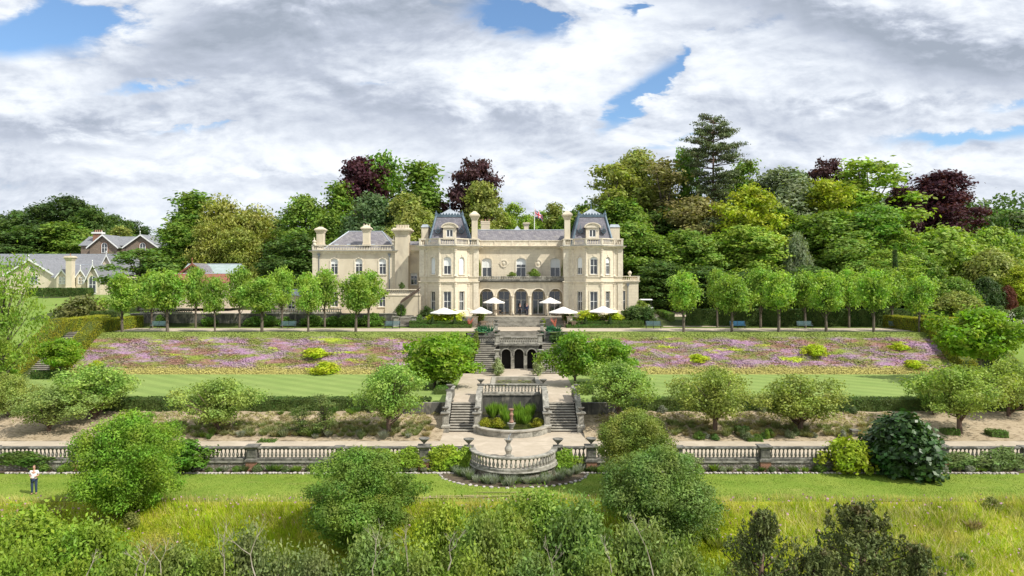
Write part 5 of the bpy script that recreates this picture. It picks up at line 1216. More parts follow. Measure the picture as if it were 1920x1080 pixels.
C = dict(deep=(.045, .085, .018), mid=(.085, .145, .022), light=(.135, .205, .032), olive=(.135, .165, .040), yell=(.25, .27, .022), blue=(.06, .105, .045), grey=(.11, .145, .085), cop=(.055, .018, .028), cop2=(.085, .03, .03),
         birch=(.155, .175, .045), brown=(.12, .12, .045), lime=(.135, .24, .035), fresh=(.16, .28, .022), dark=(.028, .055, .016), pinec=(.055, .075, .03), green=(.075, .15, .02))
WOOD = 'woodland trees behind the mansion and gardens'
BG = [  # kind, i, px, ytop, wpx, Y, colour, label
 ('broad', 0, -10, 405, 90, 215, 'dark', 'dark tree at the very left edge of the skyline'),
 ('broad', 1, 38, 398, 80, 205, 'deep', 'dark green round tree second from the left on the skyline'),
 ('broad', 2, 82, 385, 80, 212, 'deep', 'dark crown rising left of the tallest tree in the far left clump'),
 ('broad', 0, 125, 370, 92, 205, 'dark', 'tallest dark tree of the far left clump'),
 ('broad', 1, 168, 388, 70, 200, 'deep', 'dark tree behind the red brick chimney at the left'),
 ('broad', 2, 120, 418, 92, 190, 'mid', 'mid-green rounded tree in front of the far left clump, above the lodge roof'),
 ('broad', 0, 58, 425, 90, 188, 'deep', 'dark low tree above the long lodge roof at the left'),
 ('broad', 1, 20, 440, 80, 186, 'dark', 'low dark tree at the left edge over the lodge roof'),
 ('broad', 2, 212, 404, 62, 208, 'deep', 'dark tree above the left gable of the brick house'),
 ('broad', 0, 246, 416, 56, 214, 'dark', 'small dark tree above the right gable of the brick house'),
 ('loose', 0, 228, 428, 40, 190, 'olive', 'small yellowish tree peeping behind the brick house'),
 ('broad', 1, 318, 432, 60, 200, 'deep', 'dark tree just right of the brick house roof'),
 ('feather', 0, 362, 362, 88, 150, 'mid', 'pointed green tree with a leaning tip left of the birches'),
 ('broad', 0, 345, 420, 90, 146, 'mid', 'green leafy tree below the pointed tree at the left'),
 ('birch', 0, 418, 370, 96, 148, 'birch', 'tall drooping olive birch, left of the pair'),
 ('birch', 1, 395, 410, 70, 142, 'birch', 'shorter drooping birch in front of the tall left birch'),
 ('birch', 1, 478, 384, 84, 148, 'birch', 'tall drooping olive birch, right of the pair'),
 ('birch', 0, 450, 425, 80, 141, 'olive', 'lower drooping birch between the two tall ones'),
 ('sparse', 0, 512, 430, 60, 146, 'olive', 'thin bare-stemmed birch thicket right of the drooping birches'),
 ('broad', 2, 520, 410, 76, 158, 'deep', 'dark leafy tree behind the bare-stemmed thicket'),
 ('broad', 1, 573, 368, 84, 142, 'mid', 'tall dense green tree just left of the mansion wing'),
 ('broad', 0, 560, 440, 90, 132, 'deep', 'dark lower tree against the left end of the mansion wing'),
 ('feather', 1, 636, 346, 62, 146, 'mid', 'narrow pointed tree behind the left chimney of the wing'),
 ('broad', 2, 625, 396, 74, 136, 'mid', 'dense tree behind the hipped roof, left part'),
 ('copper', 0, 676, 300, 90, 152, 'cop', 'large copper beech with purple leaves behind the wing roof'),
 ('loose', 1, 716, 294, 80, 156, 'green', 'bright green tree growing through the copper beech behind the wing'),
 ('broad', 1, 696, 366, 84, 134, 'blue', 'dark rounded tree between the two wing chimneys'),
 ('feather', 0, 790, 306, 92, 148, 'mid', 'tall feathery tree between copper beech and left tower'),
 ('broad', 2, 764, 366, 86, 132, 'olive', 'rounded olive-green tree behind the big wing chimney'),
 ('broad', 0, 812, 424, 60, 135, 'mid', 'green tree left of the left tower roof'),
 ('copper', 1, 892, 304, 92, 146, 'cop2', 'copper beech with reddish purple leaves right of the left tower'),
 ('copper', 0, 903, 345, 74, 140, 'olive', 'olive cedar growing in front of the reddish copper beech'),
 ('broad', 1, 946, 402, 44, 155, 'light', 'light green treetop above the slate ridge beside the cedar'),
 ('loose', 0, 962, 386, 44, 160, 'light', 'wispy treetop above the slate ridge left of the flagpole'),
 ('broad', 2, 990, 404, 50, 160, 'light', 'light green treetop directly behind the flagpole'),
 ('feather', 1, 1016, 398, 44, 165, 'light', 'small treetop right of the flag'),
 ('feather', 0, 1040, 382, 40, 158, 'olive', 'pointed treetop left of the right tower chimney'),
 ('broad', 1, 1058, 404, 46, 150, 'mid', 'green treetop immediately behind the right tower chimney'),
 ('loose', 1, 1090, 386, 44, 150, 'mid', 'treetop peeping over the right tower roof'),
 ('loose', 0, 1150, 312, 90, 150, 'olive', 'tall loose tree right of the right tower, left one of the high group'),
 ('broad', 0, 1198, 284, 92, 156, 'olive', 'tallest broad tree of the high group right of the right tower'),
 ('broad', 2, 1160, 372, 90, 142, 'mid', 'mid-height tree directly right of the right tower roof'),
 ('sparse', 0, 1246, 300, 96, 148, 'brown', 'sparse tree with bare dark branches between two leafy ones'),
 ('loose', 1, 1288, 282, 52, 152, 'green', 'upright leafy tree just left of the tall pine'),
 ('broad', 1, 1250, 392, 92, 146, 'deep', 'dark tree below the bare-branched one'),
 ('broad', 0, 1306, 372, 104, 140, 'brown', 'brownish-green tree below the tall pine'),
 ('broad', 2, 1180, 418, 100, 126, 'mid', 'bushy tree touching the right side of the mansion'),
 ('broad', 1, 1222, 440, 92, 124, 'mid', 'bushy green tree second right of the mansion'),
 ('broad', 0, 1285, 434, 96, 125, 'mid', 'bushy green tree third right of the mansion'),
 ('broad', 2, 1338, 410, 80, 136, 'grey', 'grey-green holm oak under the tall pine'),
 ('broad', 1, 1150, 470, 70, 128, 'deep', 'dark tree low behind the right annexe of the mansion'),
 ('loose', 0, 1396, 308, 62, 152, 'mid', 'open green tree right of the tall pine'),
 ('layered_big', 0, 1408, 350, 110, 134, 'yell', 'bright yellow-green tree in the middle of the right-hand wood'),
 ('broad', 0, 1396, 426, 112, 126, 'light', 'large light green tree behind the right lime trees, below the yellow one'),
 ('broad', 2, 1468, 318, 118, 148, 'grey', 'pale silvery willow-like tree right of the yellow tree'),
 ('broad', 1, 1462, 392, 90, 138, 'mid', 'mid-green tree between yellow tree and grey shrub tree'),
 ('dome', 0, 1494, 438, 62, 122, 'grey', 'rounded grey-green tree behind the right lime trees'),
 ('broad', 0, 1502, 326, 50, 165, 'deep', 'small dark treetop on the right skyline'),
 ('loose', 1, 1556, 340, 82, 140, 'yell', 'yellowish tree under the far copper beech'),
 ('copper', 1, 1552, 302, 70, 156, 'cop2', 'small copper beech on the skyline right of the pine'),
 ('loose', 0, 1628, 308, 122, 148, 'light', 'tall airy light green tree right of the small copper beech'),
 ('copper', 0, 1690, 352, 62, 152, 'cop2', 'narrow purple beech beside the airy light green tree'),
 ('broad', 1, 1560, 396, 120, 130, 'mid', 'large leafy tree behind the right lime trees, right of the grey one'),
 ('broad', 2, 1636, 386, 112, 130, 'green', 'large green tree left of the slim cypress'),
 ('broad', 0, 1590, 450, 90, 121, 'mid', 'lower green tree behind the right lime row, third clump'),
 ('broad', 1, 1690, 432, 60, 126, 'light', 'light green tree beside the slim cypress'),
 ('broad', 2, 1664, 470, 90, 118, 'light', 'low light green tree behind the right-hand lime trees'),
 ('broad', 1, 1520, 500, 90, 116, 'deep', 'low dark tree behind the middle of the right lime rows'),
 ('broad', 0, 1420, 505, 90, 115, 'deep', 'low dark tree behind the left part of the right lime rows'),
 ('broad', 2, 1320, 500, 90, 114, 'deep', 'low dark tree behind the first right lime trees'),
 ('broad', 1, 1240, 490, 80, 115, 'deep', 'low dark tree beside the gravel side path'),
 ('feather', 1, 1678, 468, 14, 112, 'dark', 'slim dark cypress behind the right lime trees'),
 ('copper', 0, 1768, 324, 100, 160, 'cop', 'big dark purple copper beech standing alone at the right'),
 ('dome', 1, 1768, 428, 168, 126, 'light', 'wide bright domed tree in front of the purple beech'),
 ('dome', 0, 1860, 428, 130, 132, 'light', 'broad domed tree at the right, behind the flowering one'),
 ('dome', 1, 1860, 468, 116, 116, 'olive', 'domed yellowish flowering tree above the dark and red shrubs'),
 ('dome', 0, 1722, 470, 90, 120, 'mid', 'dome of green foliage left of the wide bright one'),
 ('broad', 0, 1862, 392, 90, 190, 'green', 'distant green tree right of the purple beech'),
 ('broad', 1, 1905, 398, 90, 180, 'grey', 'distant grey-green tree at the right edge'),
 ('broad', 2, 1930, 440, 80, 150, 'mid', 'green tree cut by the right edge'),
 ('feather', 0, 1850, 378, 10, 230, 'dark', 'tiny dark conifer tip on the right horizon'),
 ('dome', 1, 1795, 548, 80, 101, 'olive', 'low rounded olive shrub beside the right end of the gravel walk'),
 ('dome', 0, 1790, 520, 82, 106, 'mid', 'spreading green shrub behind the rounded olive one'),
 ('dome', 1, 1848, 520, 60, 108, 'dark', 'dark evergreen shrub left of the red-leaved one'),
 ('dome', 0, 1890, 536, 30, 107, 'redl', 'red-leaved shrub at the right edge'),
 ('broad', 1, 1912, 500, 50, 110, 'yell', 'yellow-green shrub at the right edge above the roses'),
]
C['redl'] = (.12, .045, .03)
# a layered broad prototype at woodland size
for k_ in list(C):
    q_ = C[k_]; m_ = 1.12 if k_ in ('cop', 'cop2', 'redl') else 1.0 if k_ in ('lime', 'fresh', 'yell') else 1.8
    C[k_] = (q_[0] * m_ * 1.12, q_[1] * m_ * 1.04, q_[2] * m_ * .95)
C['yell'] = (.33, .39, .03); C['cop2'] = (.075, .032, .036); C['lime'] = (.25, .385, .06); C['fresh'] = (.20, .33, .025); C['pinec'] = (.15, .19, .085); C['dark'] = (.06, .105, .025)
rng = random.Random(155); b_ = lumpy(rng, 5, 5, 3, 18, 56, 1.3, 'round', core=.5, squash=.4)
proto('layered_big', 'broadleaf_tree', 'tree', 'leaf', 18.5, 10, b_, 11000, .36, 75, trunk_r=.3, limbs=14, cs=.4, cull=.45)
for k, i, px, yt, wp, Y, c, lab in BG:
    if k in ('broad', 'loose', 'feather') and wp > 30: wp *= 1.14
    if k == 'dome': wp *= 1.05
    nm_ = 'copper_beech' if k == 'copper' and c.startswith('cop') else None
    if c == 'dark' and wp < 20: nm_ = 'cypress_tree'
    if k == 'dome' and Y < 109: nm_ = 'garden_shrub'
    tree_px(k, i, px, yt, wp, Y, C[c], lab, WOOD if yt < 450 else None, cat='shrub' if nm_ == 'garden_shrub' else None, name=nm_)
tree_px('pine', 0, 1338, 198, 112, 145, C['pinec'], 'very tall pine with a bare trunk and layered crown above the right-hand wood')
# fill behind: a few far-off woods that read as one mass each
def far_wood(x0, x1, y0, y1, ztop, label, col, seed, n=26000):
    g = np.random.default_rng(seed); nb = 60; C_ = []
    for i in range(nb):
        x = g.uniform(x0, x1); y = g.uniform(y0, y1); zb = H(x, y); r = g.uniform(4, 7); C_.append(((x, y, ztop(x, y) - r + g.uniform(-2, 1.0)), (r, r, r * .9))); C_.append(((x, y, max(zb + 3, ztop(x, y) - 2.2 * r)), (r * 1.1, r * 1.1, r)))
    me = crown_mesh('wood', C_, n, .85, M['leaf'], seed, cs=.9, cull=.6); o = link_mesh('distant_wood', me); o.color = (*col, 1); tag(o, label, 'wood', kind='stuff')
far_wood(-260, -60, 235, 270, lambda x, y: 28 + 3 * math.sin(x * .05), 'far-off dark wood along the left horizon', C['deep'], 1)
far_wood(-60, 60, 190, 215, lambda x, y: 26, 'far-off wood behind the mansion roof', C['deep'], 2)
far_wood(20, 120, 168, 200, lambda x, y: 34, 'wood closing the gaps behind the right-hand trees', C['deep'], 3)
far_wood(110, 260, 200, 250, lambda x, y: 34, 'far-off green wood on the right horizon', C['mid'], 4)
# lime avenue
YF, YB = 88.4, 96.0
fl = [229, 314, 403, 491, 578, 667]; bl_ = [285, 367, 449, 529, 609, 691]; fr_ = [1282, 1372, 1460, 1549, 1638, 1724]; br_ = [1345, 1426, 1510, 1592, 1672]
wf = dict(zip(fl + fr_, [72, 84, 52, 84, 54, 70, 74, 76, 74, 76, 76, 64])); tf = dict(zip(fl + fr_, [515, 510, 520, 524, 517, 517, 514, 516, 512, 513, 508, 518]))
for rowpx, Y, side, row in ((fl, YF, 'left', 'front'), (bl_, YB, 'left', 'back'), (fr_, YF, 'right', 'front'), (br_, YB, 'right', 'back')):
    for k, px in enumerate(rowpx):
        tp = tf.get(px, 507 + rnd.uniform(-3, 5)); w_ = wf.get(px, 60 + rnd.uniform(-7, 8)) * .86 * rnd.uniform(.92, 1.06); cj = rnd.uniform(.85, 1.15); cc = tuple(q * cj for q in C['lime'])
        tree_px('lime', k + (row == 'back') * 2 + (side == 'right'), px, tp - 2, w_, Y, cc, f'clipped lime tree, {nm[k]} from the left in the {row} row on the {side} side', 'lime trees along the gravel walk', z=6.6)
# orchard trees on the lower path
OR = [(408, 712, 132, 57.5, 834), (730, 684, 132, 57.3, 832), (1341, 690, 152, 57.8, 830), (1499, 706, 134, 58, 829), (1800, 688, 150, 57.6, 826), (1892, 674, 110, 62, 808), (92, 728, 140, 58, 829), (178, 686, 128, 61.5, 812), (18, 702, 96, 62, 810), (1160, 680, 138, 60, 800), (1750, 700, 70, 62.5, 806)]
OL = ['olive-green orchard tree left of centre on the lower path', 'olive-green orchard tree left of the reed pond stairs', 'wide olive-green orchard tree right of the court on the lower path', 'olive-green orchard tree in the middle of the right lavender bed', 'large olive-green orchard tree behind the right end of the balustrade',
      'orchard tree at the right edge beside the hedge end', 'yellowish orchard tree at the lower left behind the balustrade', 'orchard tree in front of the lawn corner at the left', 'orchard tree at the left edge below the garden stairs', 'olive tree crowding the right outer stair parapet', 'small orchard tree at the right end of the lavender bed']
for k, ((px, yt, wp, Y, yb), lab) in enumerate(zip(OR, OL)):
    tree_px('orchard', k, px, yt, wp * 1.05, Y, tuple(q * rnd.uniform(.9, 1.12) for q in (.25, .345, .075)), lab, 'orchard trees on the lower terrace', ybase=yb)
for px, yt, wp, lab in ((566, 762, 40, 'thin young sapling left of the round bush, on the lower path'), (606, 742, 46, 'young sapling in the left lavender bed')):
    tree_px('sparse', 0, px, yt, wp, 57.2, (.14, .19, .05), lab, ybase=836, cat='sapling', name='sapling')
# bright layered trees
for k, (px, yt, wp, Y, yb, lab) in enumerate([(815, 634, 124, 71, 738, 'bright green magnolia left of the lily pool'), (852, 626, 84, 78, 700, 'bright green magnolia beside the left upper flight'), (1078, 626, 98, 72, 728, 'green magnolia right of the lily pool'),
        (1140, 640, 94, 73, 724, 'second magnolia right of the lily pool, farther from the court'), (112, 636, 74, 78, 700, 'bright magnolia in front of the left hedged stairs'), (1838, 580, 148, 74, 700, 'large bright green magnolia in front of the right hedge'), (10, 690, 40, 72, 716, 'small pale shrub at the left edge by the gravel')]):
    tree_px('layered', k, px, yt, wp * 1.05, Y, C['fresh'] if k not in (2, 3) else (.17, .31, .03), lab, ybase=yb)
# big bushes in the foreground
tree_px('bush', 0, 243, 773, 196, 41.8, (.19, .32, .03), 'big bright green willow bush in front of the flint wall at the left', ybase=975)
tree_px('bush', 1, 676, 842, 206, 38.6, (.16, .26, .04), 'large round dark green bush in the meadow below the stairs', ybase=1030)
tree_px('bush', 2, 1238, 838, 212, 38.5, (.155, .24, .055), 'large grey-green bush in the meadow right of the semicircle', ybase=1050)
tree_px('bush', 0, 1190, 768, 150, 44.8, (.20, .25, .045), 'olive willow leaning over the lower wall right of the semicircle', ybase=920)
# thickets along the bottom
TH = [(60, 962, 230, 33, 'bright green thicket at the lower left corner', (.13, .21, .02)), (165, 985, 180, 32, 'bright green thicket right of the lower left corner', (.12, .20, .02)), (-10, 1000, 160, 31, 'thicket cut by the left edge at the bottom', (.12, .20, .02)),
      (330, 1030, 170, 30, 'low shrub under the bare pale branches at the bottom left', (.11, .16, .04)), (470, 1000, 150, 30.5, 'grey-leaved shrub with pale branches, bottom left of centre', (.11, .15, .06)), (590, 1040, 150, 30, 'grey-leaved shrub below the large round bush, left part', (.11, .15, .06)),
      (700, 1005, 190, 30.5, 'leafy shrub below the large round bush', (.115, .17, .05)), (830, 950, 150, 33, 'yellow-green shrub at the bottom just left of centre', (.16, .22, .025)), (910, 968, 160, 31, 'mixed shrub at the bottom centre', (.12, .18, .04)),
      (1010, 930, 200, 34, 'tall leafy shrub at the bottom centre in front of the lawn', (.12, .20, .035)), (1090, 952, 190, 31.5, 'dense shrub right of the bottom centre', (.09, .16, .04)), (1200, 985, 180, 30.5, 'shrub with dead stems below the grey-green bush', (.12, .17, .05)),
      (1290, 1030, 130, 30, 'low shrub left of the junipers', (.11, .17, .04)), (780, 1040, 170, 29, 'shrub at the bottom edge below the round bush', (.12, .18, .04)), (1000, 1045, 190, 29, 'shrub at the bottom edge in the centre', (.10, .16, .045)), (20, 1040, 170, 29, 'shrub in the extreme lower left', (.12, .19, .02)), (240, 1045, 160, 29, 'shrub at the bottom edge below the left willow bush', (.12, .19, .03))]
TH += [(400, 1040, 170, 29.5, 'low leafy shrub at the bottom edge between the bare branches', (.12, .18, .03)), (880, 1050, 170, 29, 'low shrub at the bottom edge just left of the centre', (.13, .19, .03)), (1120, 1052, 170, 29, 'low shrub at the bottom edge right of the centre', (.12, .18, .04)), (950, 960, 170, 32.5, 'rounded leafy shrub between the round bush and the grey-green bush', (.13, .19, .03))]
for k, (px, yt, wp, Y, lab, c) in enumerate(TH): tree_px('thicket', k, px, yt, wp * 1.28, Y, (c[0] * 1.65 + .02, c[1] * 1.68, c[2] * 1.3 + .008), lab, 'thicket along the meadow foot', z=prof(Y) - .3)
for k, (px, yt, wp, Y, lab) in enumerate([(1428, 936, 150, 31, 'dark juniper at the bottom right, the smaller one'), (1618, 924, 176, 31.5, 'dark juniper at the bottom right, the taller middle one'), (1718, 1005, 120, 30.5, 'low dark juniper right of the taller one'), (1530, 1010, 130, 30.5, 'low dark juniper between the two taller ones')]):
    tree_px('juniper', k, px, yt, wp * 1.25, Y, (.12, .15, .045), lab, 'junipers in the meadow', z=prof(Y) - .3)
# bare pale branches
def bare(px, yb, yt, Y, seed, label):
    rg = random.Random(seed); x, z0, z1 = PX(px, Y), PZ(yb, Y), PZ(yt, Y); mb = MB()
    def br(p, d, L, r_, dep):
        q = p + d * L; m = p + d * L * .5 + Vector((rg.gauss(0, .05), rg.gauss(0, .05), 0)) * L; mb.tube([p, m, q], [r_, r_ * .8, r_ * .55], 5)
        if dep:
            for _ in range(2 + (rg.random() < .5)): nd = (d + Vector((rg.gauss(0, .55), rg.gauss(0, .4), rg.uniform(-.1, .35)))).normalized(); br(q, nd, L * rg.uniform(.55, .8), r_ * .55, dep - 1)
    br(Vector((x, Y, z0)), Vector((rg.gauss(0, .2), 0, 1)).normalized(), (z1 - z0) * .42, .028, 3)
    o = mb.build('bare_branch', M['bark_pale'], loc=(x, Y, z0)); tag(o, label, 'branch', 'bare pale branches at the picture foot')
for k, (px, yb, yt, t) in enumerate([(255, 1085, 1020, 'far left, above the bottom edge'), (265, 1090, 1015, 'next to the leftmost one'), (160, 1085, 1035, 'at the lower left thicket'), (300, 1090, 1005, 'below the left willow bush'), (420, 1090, 985, 'left of the round dark bush'), (480, 1085, 975, 'nearest left of the round dark bush'), (700, 1090, 985, 'in front of the round dark bush'), (765, 1085, 975, 'right foot of the round dark bush'), (840, 1070, 985, 'just left of the bottom centre'), (1040, 1090, 1010, 'in the centre thicket'), (1150, 1085, 1000, 'right of the centre thicket'), (1225, 1080, 950, 'tall thin one beside the grey-green bush')]):
    bare(px, yb, yt, 28.6, k, 'bare pale branch sticking out of the thicket, ' + t)

# ------------------------------------------------------------------ hedges: boxes with a clipped leafy skin
def hedge(label, path, w, h, zf, col=(.05, .10, .02), n_per=160, size=.11, name='clipped_hedge', cat='hedge', top=None, group=None, seed=0, closed=False):
    """path of (x, y); zf gives the ground; a leafy shell over a solid core"""
    g = np.random.default_rng(seed + 900); P = [Vector(p) for p in path]; pos = []; nr = []; mb = MB()
    r = empty(name, (P[0].x, P[0].y, zf(P[0].x, P[0].y)), label, cat, group)
    for i in range(len(P) - 1):
        W_ = Wall(P[i], P[i + 1]); m = max(1, int(W_.L / 1.2))
        for k in range(m):
            u0, u1 = W_.L * k / m, W_.L * (k + 1) / m; pts = []
            for o_ in (-w / 2 + .06, w / 2 - .06):
                for u in (u0, u1): q = W_.p(u, 0, o_); z = zf(q[0], q[1]); pts.append((q[0], q[1], z - .2, z + h - .07))
            a, b, c, d = pts; mb.add([(a[0], a[1], a[2]), (b[0], b[1], b[2]), (d[0], d[1], d[2]), (c[0], c[1], c[2]), (a[0], a[1], a[3]), (b[0], b[1], b[3]), (d[0], d[1], d[3]), (c[0], c[1], c[3])], [(3, 2, 1, 0), (4, 5, 6, 7), (0, 1, 5, 4), (1, 2, 6, 5), (2, 3, 7, 6), (3, 0, 4, 7)])
        nd = W_.d; nn = W_.n
        for (area, kind) in ((W_.L * h, 'f'), (W_.L * h, 'b'), (W_.L * w, 't'), (w * h, 's'), (w * h, 'e')):
            n = int(area * n_per); u = g.random(n) * W_.L; v = g.random(n)
            if kind == 't': o_ = (v - .5) * w; zz = np.full(n, h); nv = np.array([0, 0, 1.0])
            elif kind in 'fb': o_ = np.full(n, w / 2 if kind == 'f' else -w / 2); zz = v * h; nv = np.array([nn.x, nn.y, 0]) * (1 if kind == 'f' else -1)
            else: o_ = (v - .5) * w; zz = g.random(n) * h; u = np.full(n, 0.0 if kind == 's' else W_.L); nv = np.array([nd.x, nd.y, 0]) * (-1 if kind == 's' else 1)
            x = W_.A.x + nd.x * u + nn.x * o_; y = W_.A.y + nd.y * u + nn.y * o_; z = np.array([zf(a_, b_) for a_, b_ in zip(x, y)]) + zz
            bump_ = .05 * np.sin(x * 2.1 + z) * np.sin(y * 2.7 + x)
            p = np.stack([x, y, z], 1) + nv * (bump_ + g.normal(size=n) * .03)[:, None]; pos.append(p); nr.append(unit(nv + g.normal(size=(n, 3)) * .55))
    pos = np.concatenate(pos); nr = np.concatenate(nr); off = np.array(OFF[r.name])
    me = np_mesh('foliage', leaf_quads(pos - off, nr, size, g, 1.5), 4, M['leaf']); f = link_mesh('foliage', me, r); f.color = (*col, 1)
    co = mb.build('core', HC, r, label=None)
    return r
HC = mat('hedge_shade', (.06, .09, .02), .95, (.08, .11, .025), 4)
HG = (.065, .12, .02)
bedh = lambda x, y: 1.55
for x0, x1, t in ((-44, -7.2, 'left'), (7.2, 44, 'right')):
    hedge(f'long dark clipped hedge along the front edge of the {t} lawn', [(x0, 64.1), (x1, 64.1)], 1.5, 1.12, bedh, (.075, .125, .025), 120, .11, seed=int(x0 + 50))
hedge('long dark hedge behind the right lime trees', [(PX(1288, 98.6), 98.6), (PX(1716, 98.6), 98.6)], 1.2, 2.35, lambda x, y: 6.7, (.05, .095, .018), 70, .14, seed=3)
hedge('short dark hedge closing the right end of the gravel walk', [(PX(1700, 100), 100.3), (PX(1780, 100), 100.3)], 1.2, 2.0, lambda x, y: 6.7, (.05, .095, .018), 70, .14, seed=4)
sl = lambda x, y: float(np.interp(y, [79, 80.5, 87.3, 99], [2.55, 2.6, 6.67, 6.72]))
hh = (.30, .31, .025)
hedge('sloping clipped hedge with golden top, right of the left hedged stairs', [(-50.6, 97.2), (-50.6, 80.2)], 1.7, 1.5, sl, hh, 190, .10, seed=5)
hedge('sloping clipped hedge with golden top, left of the left hedged stairs', [(-55.2, 97.2), (-55.2, 79.0)], 1.9, 1.6, sl, hh, 190, .10, seed=6)
hedge('big square hedge at the left below the golden hedge', [(-62.5, 79.4), (-56.0, 79.4)], 2.2, 3.0, lambda x, y: 2.5, (.085, .15, .022), 100, .12, seed=7)
hedge('sloping clipped hedge with golden top at the right end of the flower bank', [(51.0, 97.2), (51.0, 80.2)], 1.8, 1.6, sl, hh, 190, .10, seed=8)
hedge('second sloping golden hedge at the right, beyond its twin', [(55.6, 97.2), (55.6, 80.2)], 1.8, 1.6, sl, hh, 100, .12, seed=9)
hedge('low dark box hedge at the foot of the left hedged stairs', [(PX(62, 77), 77.0), (PX(118, 77), 77.0)], 1.0, .85, lambda x, y: 2.55, (.06, .11, .02), 130, .1, seed=10)
hedge('low dark hedge under the large right magnolia', [(PX(1790, 77), 77.0), (PX(1880, 77), 77.0)], 1.2, .9, lambda x, y: 2.55, (.06, .11, .02), 120, .1, seed=11)
hedge('tall dark hedge in front of the cream lodge', [(PX(55, 132), 132), (PX(170, 132), 132)], 2.0, 2.1, lambda x, y: 9.3, (.06, .12, .02), 60, .17, seed=12)
hedge('dark box hedge at the top of the left hedged stairs', [(PX(172, 99), 99), (PX(222, 99), 99)], 1.0, 2.1, lambda x, y: 6.6, (.06, .11, .02), 90, .12, seed=13)
for a, b, y_, h_, t in ((1066, 1206, 97.0, .85, 'tall box hedge along the terrace right of the house steps'), (1062, 1180, 95.6, .42, 'low box edging in front of the terrace, right of the house steps'), (768, 884, 97.0, .85, 'tall box hedge along the terrace left of the house steps'), (770, 884, 95.6, .42, 'low box edging in front of the terrace, left of the house steps')):
    hedge(t, [(PX(a, y_), y_), (PX(b, y_), y_)], .8, h_, lambda x, y: 6.69, (.075, .15, .022), 120, .1, seed=a)
hedge('box hedge along the gravel side path by the mansion', [(PX(1246, 104), 99.5), (PX(1236, 112), 112)], .9, 1.6, lambda x, y: 6.8, (.10, .18, .025), 90, .11, seed=15)
hedge('small box hedge beside the upper left corner of the court', [(-6.6, 66.6), (-6.6, 71.4)], 1.2, .5, lambda x, y: 2.55, (.085, .16, .022), 120, .09, seed=16)
hedge('small box hedge beside the upper right corner of the court', [(7.0, 66.6), (7.0, 71.4)], 1.2, .5, lambda x, y: 2.55, (.085, .16, .022), 120, .09, seed=17)
def block(px, py, Y, w, h, lab, c=(.10, .18, .025)):
    x = PX(px, Y); z = PZ(py, Y); hedge(lab, [(x - w / 2, Y), (x + w / 2, Y)], w * .8, h, lambda a, b: z, c, 160, .09, name='box_block', cat='topiary', seed=px)
block(502, 837, 55.6, 1.3, .5, 'low clipped box block on the lower path, left'); block(522, 832, 57.2, 1.1, .85, 'taller clipped box block behind the low one, left'); block(350, 838, 55.6, 1.3, .5, 'clipped box block right of the left willow bush')
block(1413, 832, 55.8, 1.15, .55, 'low clipped box block on the lower path, right'); block(1391, 822, 57.4, 1.0, .95, 'taller clipped box block behind the low right one', (.05, .10, .02)); block(1780, 818, 57.5, 1.2, .6, 'clipped box block under the large right orchard tree'); block(1868, 818, 57.0, 1.3, .5, 'low clipped box block at the far right path edge')
# cone topiary
def cone_proto():
    g = np.random.default_rng(77); n = 1500; t = g.random(n) ** .7; a = g.random(n) * 6.283; zz = 1.45 * (1 - t); rr = .42 * t + .02
    d = np.stack([np.cos(a), np.sin(a), np.full(n, .3)], 1); p = np.stack([rr * np.cos(a), rr * np.sin(a), zz], 1)
    r = bpy.data.objects.new('topiary_cone', None); COL.objects.link(r); OFF[r.name] = Vector((0, 0, 0)); r['category'] = 'topiary'
    link_mesh('foliage', np_mesh('foliage', leaf_quads(p, unit(d + g.normal(size=(n, 3)) * .5), .08, g, 1.4), 4, M['leaf']), r)
    mb = MB(); mb.lathe((0, 0, 0), [(.36, 0), (.02, 1.38)], 10); mb.build('core', HC, r); PROTO['cone'] = [dict(o=r, h=1.45, w=.84, used=False)]
cone_proto()
for px, t in ((811, 'left of the left-hand table'), (852.5, 'right of the left-hand table'), (1098, 'left of the right-hand table'), (1144, 'right of the right-hand table')):
    plant('cone', 0, PX(px, 96.2), 96.2, 6.69, 1.55, .95, (.045, .085, .018), f'small dark clipped cone {t}', 'clipped cones along the terrace')
